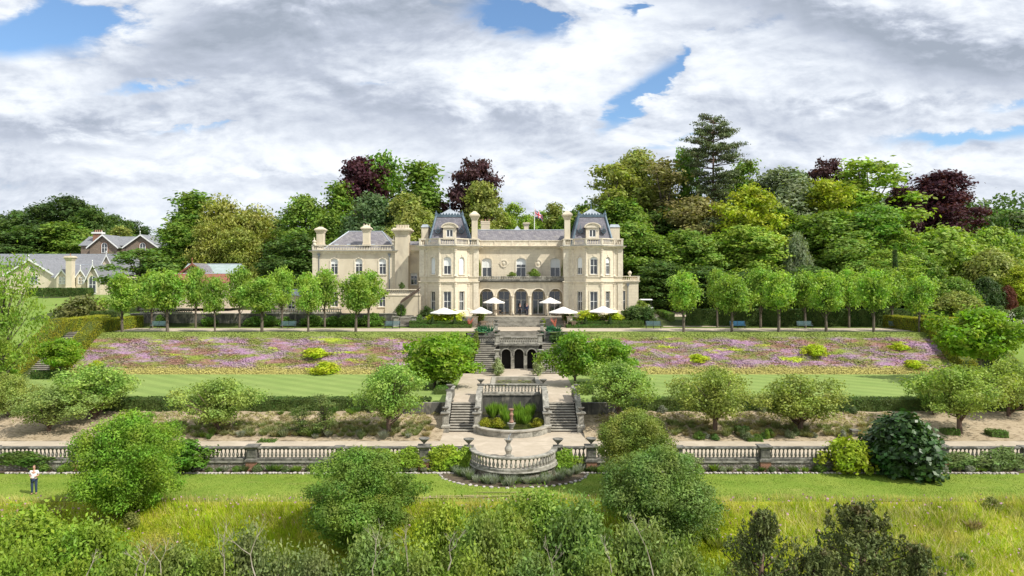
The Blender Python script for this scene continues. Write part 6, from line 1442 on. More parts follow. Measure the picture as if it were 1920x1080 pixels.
# ------------------------------------------------------------------ shrubs and border plants
def sh(px, py, Y, wpx, hpx, c, lab, kind='shrub', i=0, grp=None, cat=None, name=None):
    plant(kind, i, PX(px, Y), Y, PZ(py, Y), hpx / F * Y, wpx / F * Y, tuple(q * 1.35 for q in c), lab, grp, cat=cat, name=name)
YL = (.36, .42, .025)
for k, a in enumerate([(838, 603, 99, 62, 22, YL, 'bright yellow-green shrub row left of the left tower bay'), (1105, 601, 99, 50, 20, YL, 'bright yellow-green shrub below the right tower bay, left'), (1150, 601, 99, 36, 18, YL, 'yellow-green shrub below the right tower bay, right'),
        (1190, 602, 100, 48, 30, (.07, .12, .03), 'dark shrub at the right corner of the terrace'), (1202, 590, 103, 34, 26, (.16, .22, .03), 'shrub with bronze tips right of the annexe'), (1216, 602, 99, 30, 28, (.07, .12, .03), 'dark shrub by the side path'),
        (800, 600, 100.8, 26, 26, (.05, .09, .02), 'dark climber at the foot of the left tower'), (898, 602, 99, 24, 20, (.18, .24, .03), 'shrub left of the house steps'), (1064, 602, 99, 22, 22, (.10, .16, .03), 'shrub right of the house steps'),
        (752, 594, 101.0, 18, 24, (.10, .17, .03), 'palm-like shrub beside the old steps'), (785, 606, 99.2, 22, 16, (.08, .14, .03), 'shrub right of the old steps'),
        (905, 632, 89.2, 38, 20, (.05, .16, .075), 'blue-green spiky plants left of the middle flight'), (1036, 634, 89.2, 36, 22, (.05, .16, .075), 'blue-green spiky plants right of the middle flight'),
        (1052, 648, 86.8, 46, 26, (.045, .085, .02), 'dark clipped yew beside the right upper flight'), (893, 655, 85, 14, 34, (.12, .15, .03), 'tall shrub beside the left upper flight'), (1018, 612, 97.0, 10, 16, (.16, .22, .03), 'small bush on the right landing pier'),
        (933, 702, 79.3, 22, 30, (.26, .30, .15), 'pale variegated shrub in the left urn planter'), (1008, 702, 79.3, 20, 28, (.26, .30, .15), 'pale variegated shrub in the right urn planter'),
        (611, 700, 80.9, 64, 21, YL, 'yellow-green mound at the foot of the left flower bank'), (592, 670, 83.5, 50, 18, YL, 'yellow-green mound in the middle of the left flower bank'), (1308, 680, 82.8, 36, 16, YL, 'yellow-green mound at the left of the right flower bank'), (1528, 668, 83.6, 44, 24, YL, 'large yellow-green mound on the right flower bank'),
        (1683, 656, 84.6, 36, 12, YL, 'small yellow-green mound high on the right flower bank'), (1712, 690, 81.8, 36, 16, YL, 'yellow-green mound near the right end of the flower bank'), (180, 690, 81.2, 26, 14, YL, 'yellow-green mound at the left end of the flower bank'),
        (1590, 884, 49.3, 86, 66, (.24, .30, .02), 'yellow-green shrub left of the glossy fig bush'), (352, 872, 49.6, 92, 46, (.09, .19, .02), 'bright climber spilling over the wall right of the left willow bush'),
        (155, 612, 104, 92, 60, (.13, .14, .045), 'broad rounded bronze-green shrub above the left hedged stairs'), (1735, 590, 103, 50, 24, (.10, .16, .03), 'shrub behind the last right lime tree')]):
    sh(*a, i=k)
tree_px('fig', 0, 1692, 778, 134, 48.8, (.04, .095, .018), 'large dark glossy fig bush against the lower wall at the right', ybase=893, cat='fig')
tree_px('wispy', 0, 8, 476, 150, 66, (.22, .34, .04), 'feathery bright tree reaching in from the left edge above the lawn', z=2.6)
tree_px('wispy', 1, -25, 520, 170, 64, (.20, .31, .04), 'second feathery bright tree at the left edge, nearer', z=2.3)
tree_px('loose', 0, 262, 470, 100, 112, (.13, .22, .04), 'spreading light tree over the back of the left lime row', z=8)
# ivy masses on the lower wall
for k, (px, yt, yb, wp, lab, c) in enumerate([(770, 838, 878, 70, 'bright ivy on the balustrade left of the brick-footed pier', (.19, .27, .03)), (835, 832, 884, 74, 'bright yellow-green ivy heaped over the wall left of the semicircle', (.21, .29, .025)), (872, 838, 890, 50, 'ivy hanging beside the left bowl urn', (.19, .27, .03)), (715, 840, 866, 60, 'thin ivy on the balustrade above the round dark bush', (.17, .24, .03)),
        (1060, 842, 886, 60, 'bright ivy on the wall right of the semicircle', (.18, .28, .03)), (1795, 846, 876, 80, 'pale climbing rose on the right-hand balustrade', (.12, .17, .05)), (1880, 838, 880, 90, 'climbing rose on the balustrade at the right edge', (.12, .17, .05)), (40, 845, 872, 100, 'climber on the balustrade at the left edge behind the man', (.07, .12, .02)), (1290, 850, 880, 50, 'pale variegated shrub left of the right balustrade', (.22, .27, .12))]):
    Y = 49.7; P_ = PROTO['shrub'][k % 2]; plant('shrub', k, PX(px, Y), Y, PZ(yb, Y), (yb - yt) / F * Y, wp / F * Y, tuple(q * 1.45 for q in c), lab, 'climbers on the lower wall', cat='climber', d=.9, rz=0 if k % 2 else math.pi, name='climbing_plant')
# border along the wall foot: small separate clumps
def tuft_proto(kind, name, n, h, r, w, material, seed, bend=.5):
    g = np.random.default_rng(seed); a = g.random(n) * 6.283; rr = r * np.sqrt(g.random(n)); b = np.stack([rr * .4 * np.cos(a), rr * .4 * np.sin(a), np.zeros(n)], 1)
    L = h * g.uniform(.55, 1.05, n); tip = np.stack([rr * (1 + bend) * np.cos(a), rr * (1 + bend) * np.sin(a), L], 1); m = (b + tip) / 2 + np.stack([np.zeros(n), np.zeros(n), L * .12], 1)
    sd = unit(g.normal(size=(n, 3)) * [1, 1, .1]) * w / 2
    v = np.stack([b, m - sd, tip, m + sd], 1).reshape(-1, 3); r_ = bpy.data.objects.new(name, None); COL.objects.link(r_); OFF[r_.name] = Vector((0, 0, 0)); r_['category'] = 'plant'
    link_mesh('foliage', np_mesh('foliage', v, 4, M[material]), r_); PROTO.setdefault(kind, []).append(dict(o=r_, h=h, w=2 * r * (1 + bend) * .8, used=False)); return r_
tuft_proto('spiky', 'border_plant', 160, .6, .28, .035, 'leaf', 1); tuft_proto('spiky', 'border_plant', 120, .7, .22, .03, 'leaf', 2); tuft_proto('lav', 'lavender_plant', 150, .34, .26, .03, 'leaf', 3, .6)
tuft_proto('reed', 'reed_clump', 130, 1.5, .3, .03, 'leaf', 4, .3); tuft_proto('agave', 'spiky_plant', 60, 1.2, .5, .12, 'leaf', 5, .8)
BC_ = [(.14, .23, .04), (.10, .19, .04), (.24, .28, .16), (.30, .32, .26), (.19, .30, .04), (.13, .18, .07)]
for k in range(120):
    x = -33 + k * .56 + rnd.uniform(-.2, .2)
    if -3.4 < x < 3.6: continue
    c = BC_[rnd.randrange(6)]; s = rnd.uniform(.6, 1.35)
    plant(('spiky', 'shrub', 'spiky')[k % 3], k, x, 49.5 + rnd.uniform(-.15, .2), .02, .42 * s, .62 * s, c, 'small herbaceous clump in the border at the foot of the flint wall', 'border plants along the flint wall', cat='border plant', name='border_plant')
for k in range(34):
    a = math.pi + math.pi * (k + .5) / 34; rr = rnd.uniform(3.35, 4.1); c = [(.30, .35, .27), (.34, .37, .31), (.19, .26, .12)][k % 3]; s = rnd.uniform(.8, 1.5)
    plant('spiky', k, .1 + (rr + .6 * abs(math.cos(a))) * math.cos(a), 50.1 + rr * math.sin(a) * .98, .0, .55 * s, .6 * s, c, 'silvery lavender clump in the curved border below the semicircular balustrade', 'silvery plants under the semicircle', cat='border plant', name='lavender_plant')
# reeds and yellow plants in the pond
for k in range(20): plant('reed', 0, rnd.uniform(-2.0, 2.1), rnd.uniform(60.2, 64), 1.1, rnd.uniform(.8, 1.45), .9, (.17, .30, .03), 'clump of tall bright reeds in the pond below the balustrade', 'reeds in the pond', cat='reeds')
for x, t in ((-2.2, 'left'), (2.1, 'right'), (-1.2, 'centre left')): plant('shrub', 0, x, 59.0, 1.12, .75, 1.3, (.26, .27, .015), f'low yellow-flowered water plant, {t} in the pond', cat='water plant', name='water_plant')
# lily pads
for k in range(70):
    x, y = rnd.uniform(-1.5, 2.2), rnd.uniform(71.1, 77.4); rr = rnd.uniform(.12, .26); mb = MB(); a0 = rnd.random() * 6
    mb.poly([(x, y, 2.31 + k * .0004)] + [(x + rr * math.cos(a0 + a), y + rr * math.sin(a0 + a), 2.315 + k * .0004) for a in [i * 5.6 / 10 for i in range(11)]]); o = mb.build('lily_pad', LP if k % 3 else LP2, loc=(x, y, 2.31)) if k else None
    if k == 0: LP = mat('lily_pad_green', (.10, .15, .03), .4, (.16, .19, .05), 3); LP2 = mat('lily_pad_yellow', (.30, .27, .06), .5); continue
    tag(o, 'round lily pad floating in the rectangular pool', 'lily pad', 'lily pads in the rectangular pool')
# lavender mounds on the slopes
cnt = 0; LV = [(.30, .29, .14), (.24, .28, .11), (.36, .31, .16), (.22, .24, .10)]; rest = []
for row in range(9):
    y = 56.9 + row * .68
    for sd in (-1, 1):
        x = 6.9 + (row % 2) * .45
        while x < 33:
            X_ = sd * x + rnd.uniform(-.3, .3); Y_ = y + rnd.uniform(-.2, .2)
            seen = (-33 < X_ < -6.6) or (7.2 < X_ < 33)
            if not seen: x += 1.0; continue
            if cnt < 298 and (row % 1 == 0):
                s = rnd.uniform(.85, 1.35); plant('lav', 0, X_, Y_, bed_z(X_, Y_) - .03, .40 * s, .80 * s, LV[rnd.randrange(4)], f'low grey-green lavender mound on the sunny soil slope, {"left" if sd < 0 else "right"} of the stairs', f'lavender mounds on the {"left" if sd < 0 else "right"} slope', cat='lavender', name='lavender_plant'); cnt += 1
            else: rest.append((X_, Y_, bed_z(X_, Y_)))
            x += .84
g = np.random.default_rng(21); pts = np.array(rest); n_ = 46; a = g.random((len(pts), n_)) * 6.283; r_ = .36 * g.random((len(pts), n_)) ** .6
p = np.stack([pts[:, :1] + r_ * np.cos(a), pts[:, 1:2] + r_ * np.sin(a), pts[:, 2:] + .26 * (1 - (r_ / .4) ** 2) * (.5 + .6 * g.random((len(pts), n_)))], 2).reshape(-1, 3)
o = link_mesh('lavender_ground_cover', np_mesh('lavender_ground_cover', leaf_quads(p, unit(g.normal(size=p.shape) * .7 + [0, 0, .6]), .12, g, 3.0), 4, M['leaf'])); o.color = (.36, .33, .16, 1); tag(o, 'remaining low lavender tufts higher on the soil slopes', 'lavender', kind='stuff')
# small plants scattered at the hedge foot and path edge
for k in range(60):
    sd = -1 if k % 2 else 1; x = sd * rnd.uniform(8, 31); top = k % 3 == 0; y = rnd.uniform(62.2, 63.1) if top else rnd.uniform(55.9, 57.0)
    plant('spiky' if k % 2 else 'shrub', k, x, y, bed_z(x, y) - .02, rnd.uniform(.4, .8), rnd.uniform(.5, .9), BC_[rnd.randrange(6)], 'grey-green filler plant between the lavender slope and the path or hedge', 'filler plants round the lavender slopes', cat='border plant', name='border_plant')
for px in (905, 918, 1030, 1044): plant('agave', 0, PX(px, 88.9), 88.9, 6.3, 1.3, 1.3, (.04, .16, .09), f'blue-green sword-leaved plant {"left" if px < 960 else "right"} of the middle flight, {"outer" if px in (905, 1044) else "inner"} one', cat='sword-leaved plant')
# balcony plants
for px, w_, h_, t in ((960, 20, 10, 'left of the middle window'), (1001, 24, 16, 'below the right stone roundel')): sh(px, 520, 104.6, w_, h_, (.13, .19, .03), f'potted shrub on the balcony {t}', cat='potted shrub')
for px, yt, t in ((898.5, 485, 'left'), (1056, 487, 'right')): sh(px, 520, 106.3, 8, 32, (.16, .20, .03), f'tall climber in the {t} corner of the balcony', cat='climber', name='climbing_plant')
sh(900, 592, 104.9, 9, 48, (.05, .09, .02), 'dark climber on the left side of the arcade', cat='climber', name='climbing_plant')
sh(753, 541, 101.8, 10, 12, (.09, .13, .04), 'small potted palm on the rendered wall', cat='potted palm'); sh(1174, 522, 104.6, 9, 5, (.13, .19, .03), 'clipped plant behind the annexe parapet')
# white roses
for k in range(7): sh(1850 + k * 13, 606 - (k % 3) * 6, 98 - (k % 3), 26, 20, (.12, .18, .05), 'white-flowered rose bush in the bed at the right edge', grp='rose bushes at the right edge', cat='rose bush', name='rose_bush')
g = np.random.default_rng(5); n = 900; pp = np.stack([PX(g.uniform(1835, 1935, n), 97.0), g.uniform(95.6, 98.4, n), PZ(g.uniform(583, 606, n), 97)], 1)
o = link_mesh('rose_blossom', np_mesh('rose_blossom', leaf_quads(pp, unit(g.normal(size=(n, 3)) + [0, -1, .6]), .16, g, 1.1), 4, M['petal'])); o.color = (.75, .72, .66, 1); tag(o, 'mass of white rose blossom over the bed at the right edge', 'blossom', kind='stuff')
# ------------------------------------------------------------------ ground cover
def blades(name, x0, x1, y0, y1, n, h, w, zf, material, col, label, seed, hz=(.5, 1.2), lean=.35):
    g = np.random.default_rng(seed); x = g.uniform(x0, x1, n); y = y0 + (y1 - y0) * g.random(n); z = np.array([zf(a, b) for a, b in zip(x, y)])
    patch = .5 + .5 * np.sin(x * .7 + np.sin(y * 1.3) * 2) * np.sin(y * .9 + x * .23); L = h * g.uniform(*hz, n) * (.65 + .6 * patch); a = g.random(n) * 6.283; d = np.stack([np.cos(a), np.sin(a), np.zeros(n)], 1)
    b = np.stack([x, y, z], 1); ln = g.normal(size=(n, 2)) * lean; ln[:, 0] -= .12; tip = b + np.stack([ln[:, 0] * L, ln[:, 1] * L, L], 1); m = b + (tip - b) * .6
    v = np.stack([b - d * w / 2, b + d * w / 2, tip + d * w * .12, tip - d * w * .12], 1).reshape(-1, 3)
    o = link_mesh(name, np_mesh(name, v, 4, M[material])); o.color = (*col, 1); tag(o, label, 'grass', kind='stuff'); return o
mz = lambda x, y: prof(y)
M['leaf_meadow'] = mat_leaf('meadow_grass', .4, .7, .6, .1, hue=.02, tint=(.50, .45, .16), tint_s=.22, tint_t=(.54, .66), tone=.35)
blades('tall_grass', -34, 34, 28, 42.6, 95000, .55, .045, mz, 'leaf_meadow', (.30, .39, .022), 'tall yellow-green meadow grass on the slope below the lawn', 1)
blades('seeding_grass', -34, 34, 43.0, 44.1, 1600, .26, .03, lambda x, y: .0, 'leaf_meadow', (.42, .42, .12), 'stray long grass straggling over the meadow edge of the lawn', 22)
blades('seeding_grass', -34, 34, 40.5, 43.5, 16000, .42, .03, mz, 'leaf_meadow', (.50, .45, .18), 'pale seeding grass fringe where the lawn meets the meadow', 2)
blades('seeding_grass', 15, 34, 30, 42, 12000, .75, .03, mz, 'leaf_meadow', (.58, .52, .26), 'straw-coloured seed heads in the meadow at the lower right', 3, lean=.6)
g = np.random.default_rng(9); n = 700; x = g.uniform(-30, 32, n); y = 42.4 - 8 * g.random(n) ** 2.4
o = link_mesh('thistle_flowers', np_mesh('thistle_flowers', leaf_quads(np.stack([x, y, np.array([prof(b) for b in y]) + g.uniform(.5, .85, n)], 1), unit(g.normal(size=(n, 3)) + [0, -.6, 1]), .12, g, 1.2), 4, M['petal'])); o.color = (.46, .28, .36, 1); tag(o, 'dull pink thistle heads scattered in the meadow edge', 'flowers', kind='stuff')
blades('lawn_blades', -34, 34, 43.0, 49.1, 60000, .05, .03, lambda x, y: .02, 'leaf', (.16, .24, .03), 'short mown grass blades on the lower lawn', 4)
def bank_tufts():
    g = np.random.default_rng(12); n = 90000; x = g.uniform(-51, 51, n); y = 80.5 + 6.9 * g.random(n); k = (x < -5.8) | (x > 7.1); x, y = x[k], y[k]; n = len(x); z = np.interp(y, [80.5, 81, 84, 86.8, 87.4], [2.55, 2.8, 4.75, 6.42, 6.67])
    p = np.stack([x, y, z + .10 * g.random(n) + .14 * (y < 81.8) * g.random(n)], 1); nr = unit(g.normal(size=(n, 3)) * .45 + [0, -.45, 1])
    o = link_mesh('wildflowers', np_mesh('wildflowers', leaf_quads(p, nr, .13, g, 1.5), 4, M['bank_tuft'])); tag(o, 'low purple, straw and green wildflowers covering the steep bank', 'wildflowers', kind='stuff')
bank_tufts()
# flint stones edging the border
stones = []
for s in range(3):
    rg = random.Random(s); bm = bmesh.new(); bmesh.ops.create_icosphere(bm, subdivisions=1, radius=.13)
    for v in bm.verts: v.co = Vector((v.co.x * 1.35, v.co.y, v.co.z * .75)) * rg.uniform(.75, 1.2)
    me = bpy.data.meshes.new('flint_stone'); bm.to_mesh(me); bm.free(); me.materials.append(M['flint']); stones.append(me)
for k in range(270):
    x = -34.5 + k * .256
    if -3.9 < x < 3.9: a = math.pi + math.pi * (x + 3.9) / 7.8; xx, yy = .1 + 5.0 * math.cos(a), 49.1 + 3.4 * math.sin(a)
    else: xx, yy = x, 49.15
    o = bpy.data.objects.new('flint_stone', stones[k % 3]); COL.objects.link(o); o.location = (xx + rnd.uniform(-.05, .05), yy + rnd.uniform(-.06, .06), .03); o.rotation_euler = (0, 0, rnd.random() * 6); q = rnd.uniform(.6, 1.25); o.scale = (q, q, q)
    tag(o, 'pale flint stone edging the border along the lower lawn', 'stone', 'flint edging stones')
# soil of the curved border and worn track on the lawn
mb = MB(); pts = [(.1 + 4.95 * math.cos(math.pi + math.pi * k / 24), 49.2 + 3.4 * math.sin(math.pi + math.pi * k / 24), .045) for k in range(25)]; mb.poly(pts); o = mb.build('curved_planting_bed', M['soil_dk']); o['kind'] = 'structure'
for k, (px, w_, h_, t) in enumerate([(478, 34, 18, 'below the fifth trunk'), (505, 40, 20, 'behind the fourth front trunk'), (536, 30, 17, 'left of the second bench'), (585, 40, 21, 'right of the second bench'), (625, 34, 18, 'behind the fifth front trunk'), (655, 44, 22, 'left of the last front lime tree'), (700, 44, 24, 'right of the last front lime tree'), (392, 30, 17, 'behind the third front trunk'), (300, 26, 20, 'behind the first bench')]):
    sh(px, 611, 98.3, w_, h_, (.11, .20, .03), 'leafy climber on the dark garden wall, ' + t, i=k, grp='climbers on the dark garden wall', cat='climber', name='climbing_plant')
for k in range(26):
    x = (9, 14, 20, 26, -24, -13, -9)[k % 7] + rnd.uniform(-3, 3); y = rnd.uniform(36.5, 42.3)
    plant('spiky' if k % 2 else 'shrub', k, x, y, prof(y) - .05, rnd.uniform(.6, 1.0), rnd.uniform(.7, 1.3), ((.24, .27, .07), (.16, .24, .04), (.30, .24, .13))[k % 3], 'rough weed clump standing in the tall meadow grass', 'weed clumps in the meadow', cat='weed', name='weed_clump')
def worn(cx, cy, rx, ry, seed):
    rg = random.Random(seed); n = 40; mb = MB(); ph = rg.random() * 6
    mb.poly([(cx + rx * math.cos(a) * (1 + .12 * math.sin(5 * a + ph)), cy + ry * math.sin(a) * (1 + .25 * math.sin(7 * a + ph)), .052) for a in [i * 6.2832 / n for i in range(n)]]); o = mb.build('worn_path', M['worn']); o['kind'] = 'structure'
M['worn'] = mat_lawn('worn_turf', (.30, .25, .13), (.22, .25, .07), nz=(.6, 1.3))
worn(-1.6, 44.0, 3.2, .16, 1); worn(-.2, 44.75, 2.0, .12, 2); worn(-4.6, 43.7, 2.6, .12, 3)
# remove the untouched sources
for L_ in PROTO.values():
    for P_ in L_:
        for ch in KID.get(P_['o'].name, kids(P_['o'])): bpy.data.objects.remove(ch)
        bpy.data.objects.remove(P_['o'])
# ------------------------------------------------------------------ benches, parasols, tables
def bench_proto():
    r = empty('park_bench', (0, 0, 0), 'bench', 'bench'); L = 2.0
    mb = MB()
    for k in range(5): mb.box(-L / 2, L / 2, -.42 + k * .09, -.35 + k * .09, .42, .45)
    mb.build('seat', M['bench_green'], r)
    mb = MB()
    for k in range(6): z = .50 + k * .08; y = .03 + k * .022; mb.box(-L / 2, L / 2, y, y + .025, z, z + .06)
    mb.build('backrest', M['bench_green'], r)
    for x in (-L / 2 + .05, 0, L / 2 - .05):
        mb = MB(); mb.tube([(x, -.42, 0), (x, -.36, .25), (x, -.40, .42)], .028, 5); mb.tube([(x, .10, 0), (x, .0, .42), (x, .16, 1.0)], .028, 5); mb.tube([(x, -.40, .41), (x, .0, .41)], .025, 4)
        if x: mb.tube([(x, -.40, .42), (x, -.43, .64), (x, .06, .68)], .024, 5)
        mb.build('leg', M['iron'], r)
    return r
bp = bench_proto(); first = True
for px, t, bl in ((298, 'far left, beside the second lime trunk', 0), (541, 'between the fourth and fifth left lime trees', 0), (736, 'left of the old steps and the terrace hedge', 0), (1225, 'at the start of the gravel side path', 0), (1383, 'brighter blue one behind the second right lime trunk', 1), (1508, 'between the third and fourth right lime trees', 0), (1681, 'pale one near the right end of the walk', 0)):
    loc = (PX(px, 94.6), 94.6, 6.68)
    if first: bp.location = loc; o = bp; first = False; o['label'] = 'teal slatted bench on the gravel walk, ' + t; o['group'] = 'benches along the gravel walk'; KID[bp.name] = kids(bp)
    else: o = copy_tree(bp, loc, 0, label='teal slatted bench on the gravel walk, ' + t, group='benches along the gravel walk')
    o.rotation_euler = (0, 0, rnd.uniform(-.04, .04))
    if bl:
        o['label'] = 'bright blue slatted garden bench behind the second right lime trunk'
        for ch in kids(o):
            if ch.name.split('.')[0] in ('seat', 'backrest'): ch.data = ch.data.copy(); ch.data.materials[0] = M['bench_blue']
def parasol_proto():
    r = empty('parasol', (0, 0, 0), 'parasol', 'parasol'); R_, zt, zr, n = 2.05, 3.15, 2.32, 8
    mb = MB(); vs = [(0, 0, zt)]; fs = []
    for ring, (rr, z) in enumerate(((.3, zt - .10), (1.1, zt - .48), (R_, zr))):
        for k in range(n * 2):
            a = math.pi * k / n; q = rr * (1 if k % 2 == 0 else .955); vs.append((q * math.cos(a), q * math.sin(a), z + (0 if k % 2 == 0 else -.02 * ring)))
    m = n * 2
    for k in range(m): fs.append((0, 1 + k, 1 + (k + 1) % m))
    for ring in range(2):
        for k in range(m): fs.append((1 + ring * m + k, 1 + (ring + 1) * m + k, 1 + (ring + 1) * m + (k + 1) % m, 1 + ring * m + (k + 1) % m))
    mb.add(vs, fs); base = 1 + 2 * m
    vs2 = [vs[base + k] for k in range(m)] + [(vs[base + k][0] * 1.003, vs[base + k][1] * 1.003, vs[base + k][2] - .13) for k in range(m)]
    mb.add(vs2, [(k, m + k, m + (k + 1) % m, (k + 1) % m) for k in range(m)]); mb.build('canopy', M['canvas'], r)
    mb = MB(); mb.lathe((0, 0, 0), [(.034, 0), (.034, zt - .04)], 8); mb.lathe((0, 0, zt - .02), [(.05, 0), (.05, .07), (.02, .13)], 8); mb.build('pole', M['wood_furn'], r)
    mb = MB()
    for k in range(n): a = 2 * math.pi * k / n; mb.tube([(.05 * math.cos(a), .05 * math.sin(a), zt - .12), (1.1 * math.cos(a), 1.1 * math.sin(a), zt - .53), ((R_ - .03) * math.cos(a), (R_ - .03) * math.sin(a), zr - .03)], .016, 4)
    mb.build('ribs', M['wood_furn'], r)
    mb = MB(); mb.lathe((0, 0, 0), [(.38, 0), (.38, .08), (.1, .12), (.06, .4)], 12); mb.build('base', M['stone_lt'], r); return r
pp_ = parasol_proto(); KID[pp_.name] = kids(pp_); first = True
for px, ytop, Y, wpx, t in ((833.5, 576, 98.2, 54, 'in front of the left tower bay'), (901.5, 575, 97.6, 43, 'lower one left of the broad steps'), (926, 557, 102.2, 41, 'upper one on the terrace before the left arches'), (1031.5, 557, 102.2, 41, 'upper one on the terrace before the right arches'), (1056, 574.5, 97.6, 55, 'lower one right of the broad steps'), (1130.5, 573, 98.2, 55, 'in front of the right tower bay')):
    zg = 7.91 if Y > 101 else 6.69; s = wpx / F * Y / 4.1; h = PZ(ytop, Y) - zg; loc = (PX(px, Y), Y, zg); lab = 'open white parasol, ' + t
    if first: o = pp_; o.location = loc; o['label'] = lab; o['group'] = 'white parasols on the terraces'; first = False
    else: o = copy_tree(pp_, loc, 0, label=lab, group='white parasols on the terraces')
    o.scale = (s, s, h / 3.2)
def table_set():
    t = empty('garden_table', (0, 0, 0), 'x', 'table'); mb = MB(); mb.lathe((0, 0, .70), [(.62, 0), (.62, .04)], 16); mb.build('table_top', M['wood_furn'], t)
    for a in range(4): mb = MB(); mb.tube([(.45 * math.cos(a * 1.57 + .8), .45 * math.sin(a * 1.57 + .8), 0), (.3 * math.cos(a * 1.57 + .8), .3 * math.sin(a * 1.57 + .8), .7)], .025, 5); mb.build('leg', M['wood_furn'], t)
    c = empty('garden_chair', (0, 0, 0), 'x', 'chair'); mb = MB(); mb.box(-.24, .24, -.24, .24, .42, .46); mb.build('seat', M['wood_furn'], c)
    mb = MB()
    for k in range(4): mb.box(-.24, .24, .22, .245, .52 + k * .11, .59 + k * .11)
    mb.box(-.25, -.21, .215, .25, .46, .95); mb.box(.21, .25, .215, .25, .46, .95); mb.build('backrest', M['wood_furn'], c)
    for x in (-.21, .21):
        for y in (-.21, .21): mb = MB(); mb.box(x - .02, x + .02, y - .02, y + .02, 0, .42); mb.build('leg', M['wood_furn'], c)
    return t, c
tb_, ch_ = table_set(); KID[tb_.name] = kids(tb_); KID[ch_.name] = kids(ch_); n_ = 0
where = ['under the parasol before the left tower', 'under the lower parasol left of the broad steps', 'under the upper left parasol by the arcade', 'under the upper right parasol by the arcade', 'under the lower parasol right of the broad steps', 'under the parasol before the right tower']
for (px, Y), wh in zip(((838, 97.9), (901.5, 96.6), (920, 102.9), (1038, 102.9), (1062, 96.6), (1124, 97.9)), where):
    zg = 7.91 if Y > 101 else 6.70; x = PX(px, Y) + (.9 if px != 901.5 else .4); a = (x, Y, zg)
    if n_ == 0: tb_.location = a; tb_['label'] = 'round wooden garden table ' + wh; tb_['group'] = 'terrace tables'
    else: copy_tree(tb_, a, 0, label='round wooden garden table ' + wh, group='terrace tables')
    for j, (dx, dy, rz, sd) in enumerate(((-.95, 0, math.pi / 2, 'left side'), (.95, 0, -math.pi / 2, 'right side'), (0, -.9, math.pi, 'near side'))):
        q = (x + dx, Y + dy, zg); lab = f'wooden chair, {sd} of table {wh}'
        if n_ == 0 and j == 0: ch_.location = q; ch_.rotation_euler = (0, 0, rz); ch_['label'] = lab; ch_['group'] = 'terrace chairs'
        else: copy_tree(ch_, q, rz, label=lab, group='terrace chairs')
    n_ += 1
# white golf buggy by the side path
def buggy():
    Y = 110; x = PX(1211, Y); z = 8.0; r = empty('golf_buggy', (x, Y, z), 'white golf buggy half hidden behind the shrubs right of the annexe', 'golf buggy')
    mb = MB(); mb.frustum((x - 1.1, x + 1.1, Y - .65, Y + .65), z + .3, (x - 1.0, x + 1.0, Y - .6, Y + .6), z + .85); mb.box(x - .3, x + .5, Y - .55, Y + .55, z + .85, z + 1.2); mb.build('body', M['white'], r)
    mb = MB(); mb.frustum((x - .95, x + .95, Y - .65, Y + .65), z + 1.95, (x - .8, x + .8, Y - .5, Y + .5), z + 2.08); mb.build('canopy', M['white'], r)
    for sx in (-.8, .8):
        for sy in (-.55, .55): mb = MB(); mb.tube([(x + sx, Y + sy, z + .8), (x + sx * .95, Y + sy, z + 1.96)], .03, 5); mb.build('post', M['iron'], r)
    for sx in (-.75, .75):
        for sy in (-.62, .62):
            mb = MB(); mb.tube([(x + sx, Y + sy - .09, z + .25), (x + sx, Y + sy + .09, z + .25)], .25, 12); mb.build('wheel', M['iron'], r)
buggy()
mb = MB(); Y = 57; mb.frustum((PX(1601, Y) - .2, PX(1601, Y) + .2, Y - .2, Y + .2), .8, (PX(1601, Y) - .24, PX(1601, Y) + .24, Y - .24, Y + .24), 1.28); mb.box(PX(1601, Y) - .28, PX(1601, Y) + .28, Y - .28, Y + .28, 1.281, 1.36)
o = mb.build('stone_planter', M['stone'], loc=(PX(1601, Y), Y, .8)); tag(o, 'square grey stone planter on the lower path above the yellow shrub', 'planter')
# coral-red furled parasol spikes either side of the broad steps
for px, lean, t in ((1041, -.35, 'right of the broad steps'), (879, .35, 'left of the broad steps')):
    Y = 96.0; x = PX(px, Y); r = empty('red_cordyline', (x, Y, 6.7), 'coral-red spiky leaved plant ' + t, 'spiky plant'); mb = MB()
    for k in range(14):
        a = k * .45 - 3.1 + (0 if k % 2 else .2); L = 1.0 + .5 * ((k * 7) % 5) / 5; e = Vector((x + math.cos(a) * .45 + lean * L * .6, Y + math.sin(a) * .4, 6.7 + L)); mb.tube([(x, Y, 6.75), (Vector((x, Y, 6.75)) + e) / 2 + Vector((0, 0, .1)), e], [.03, .04, .006], 4)
    mb.build('foliage', mat('coral_leaf', (.42, .09, .06), .6, (.5, .2, .12), 5), r)

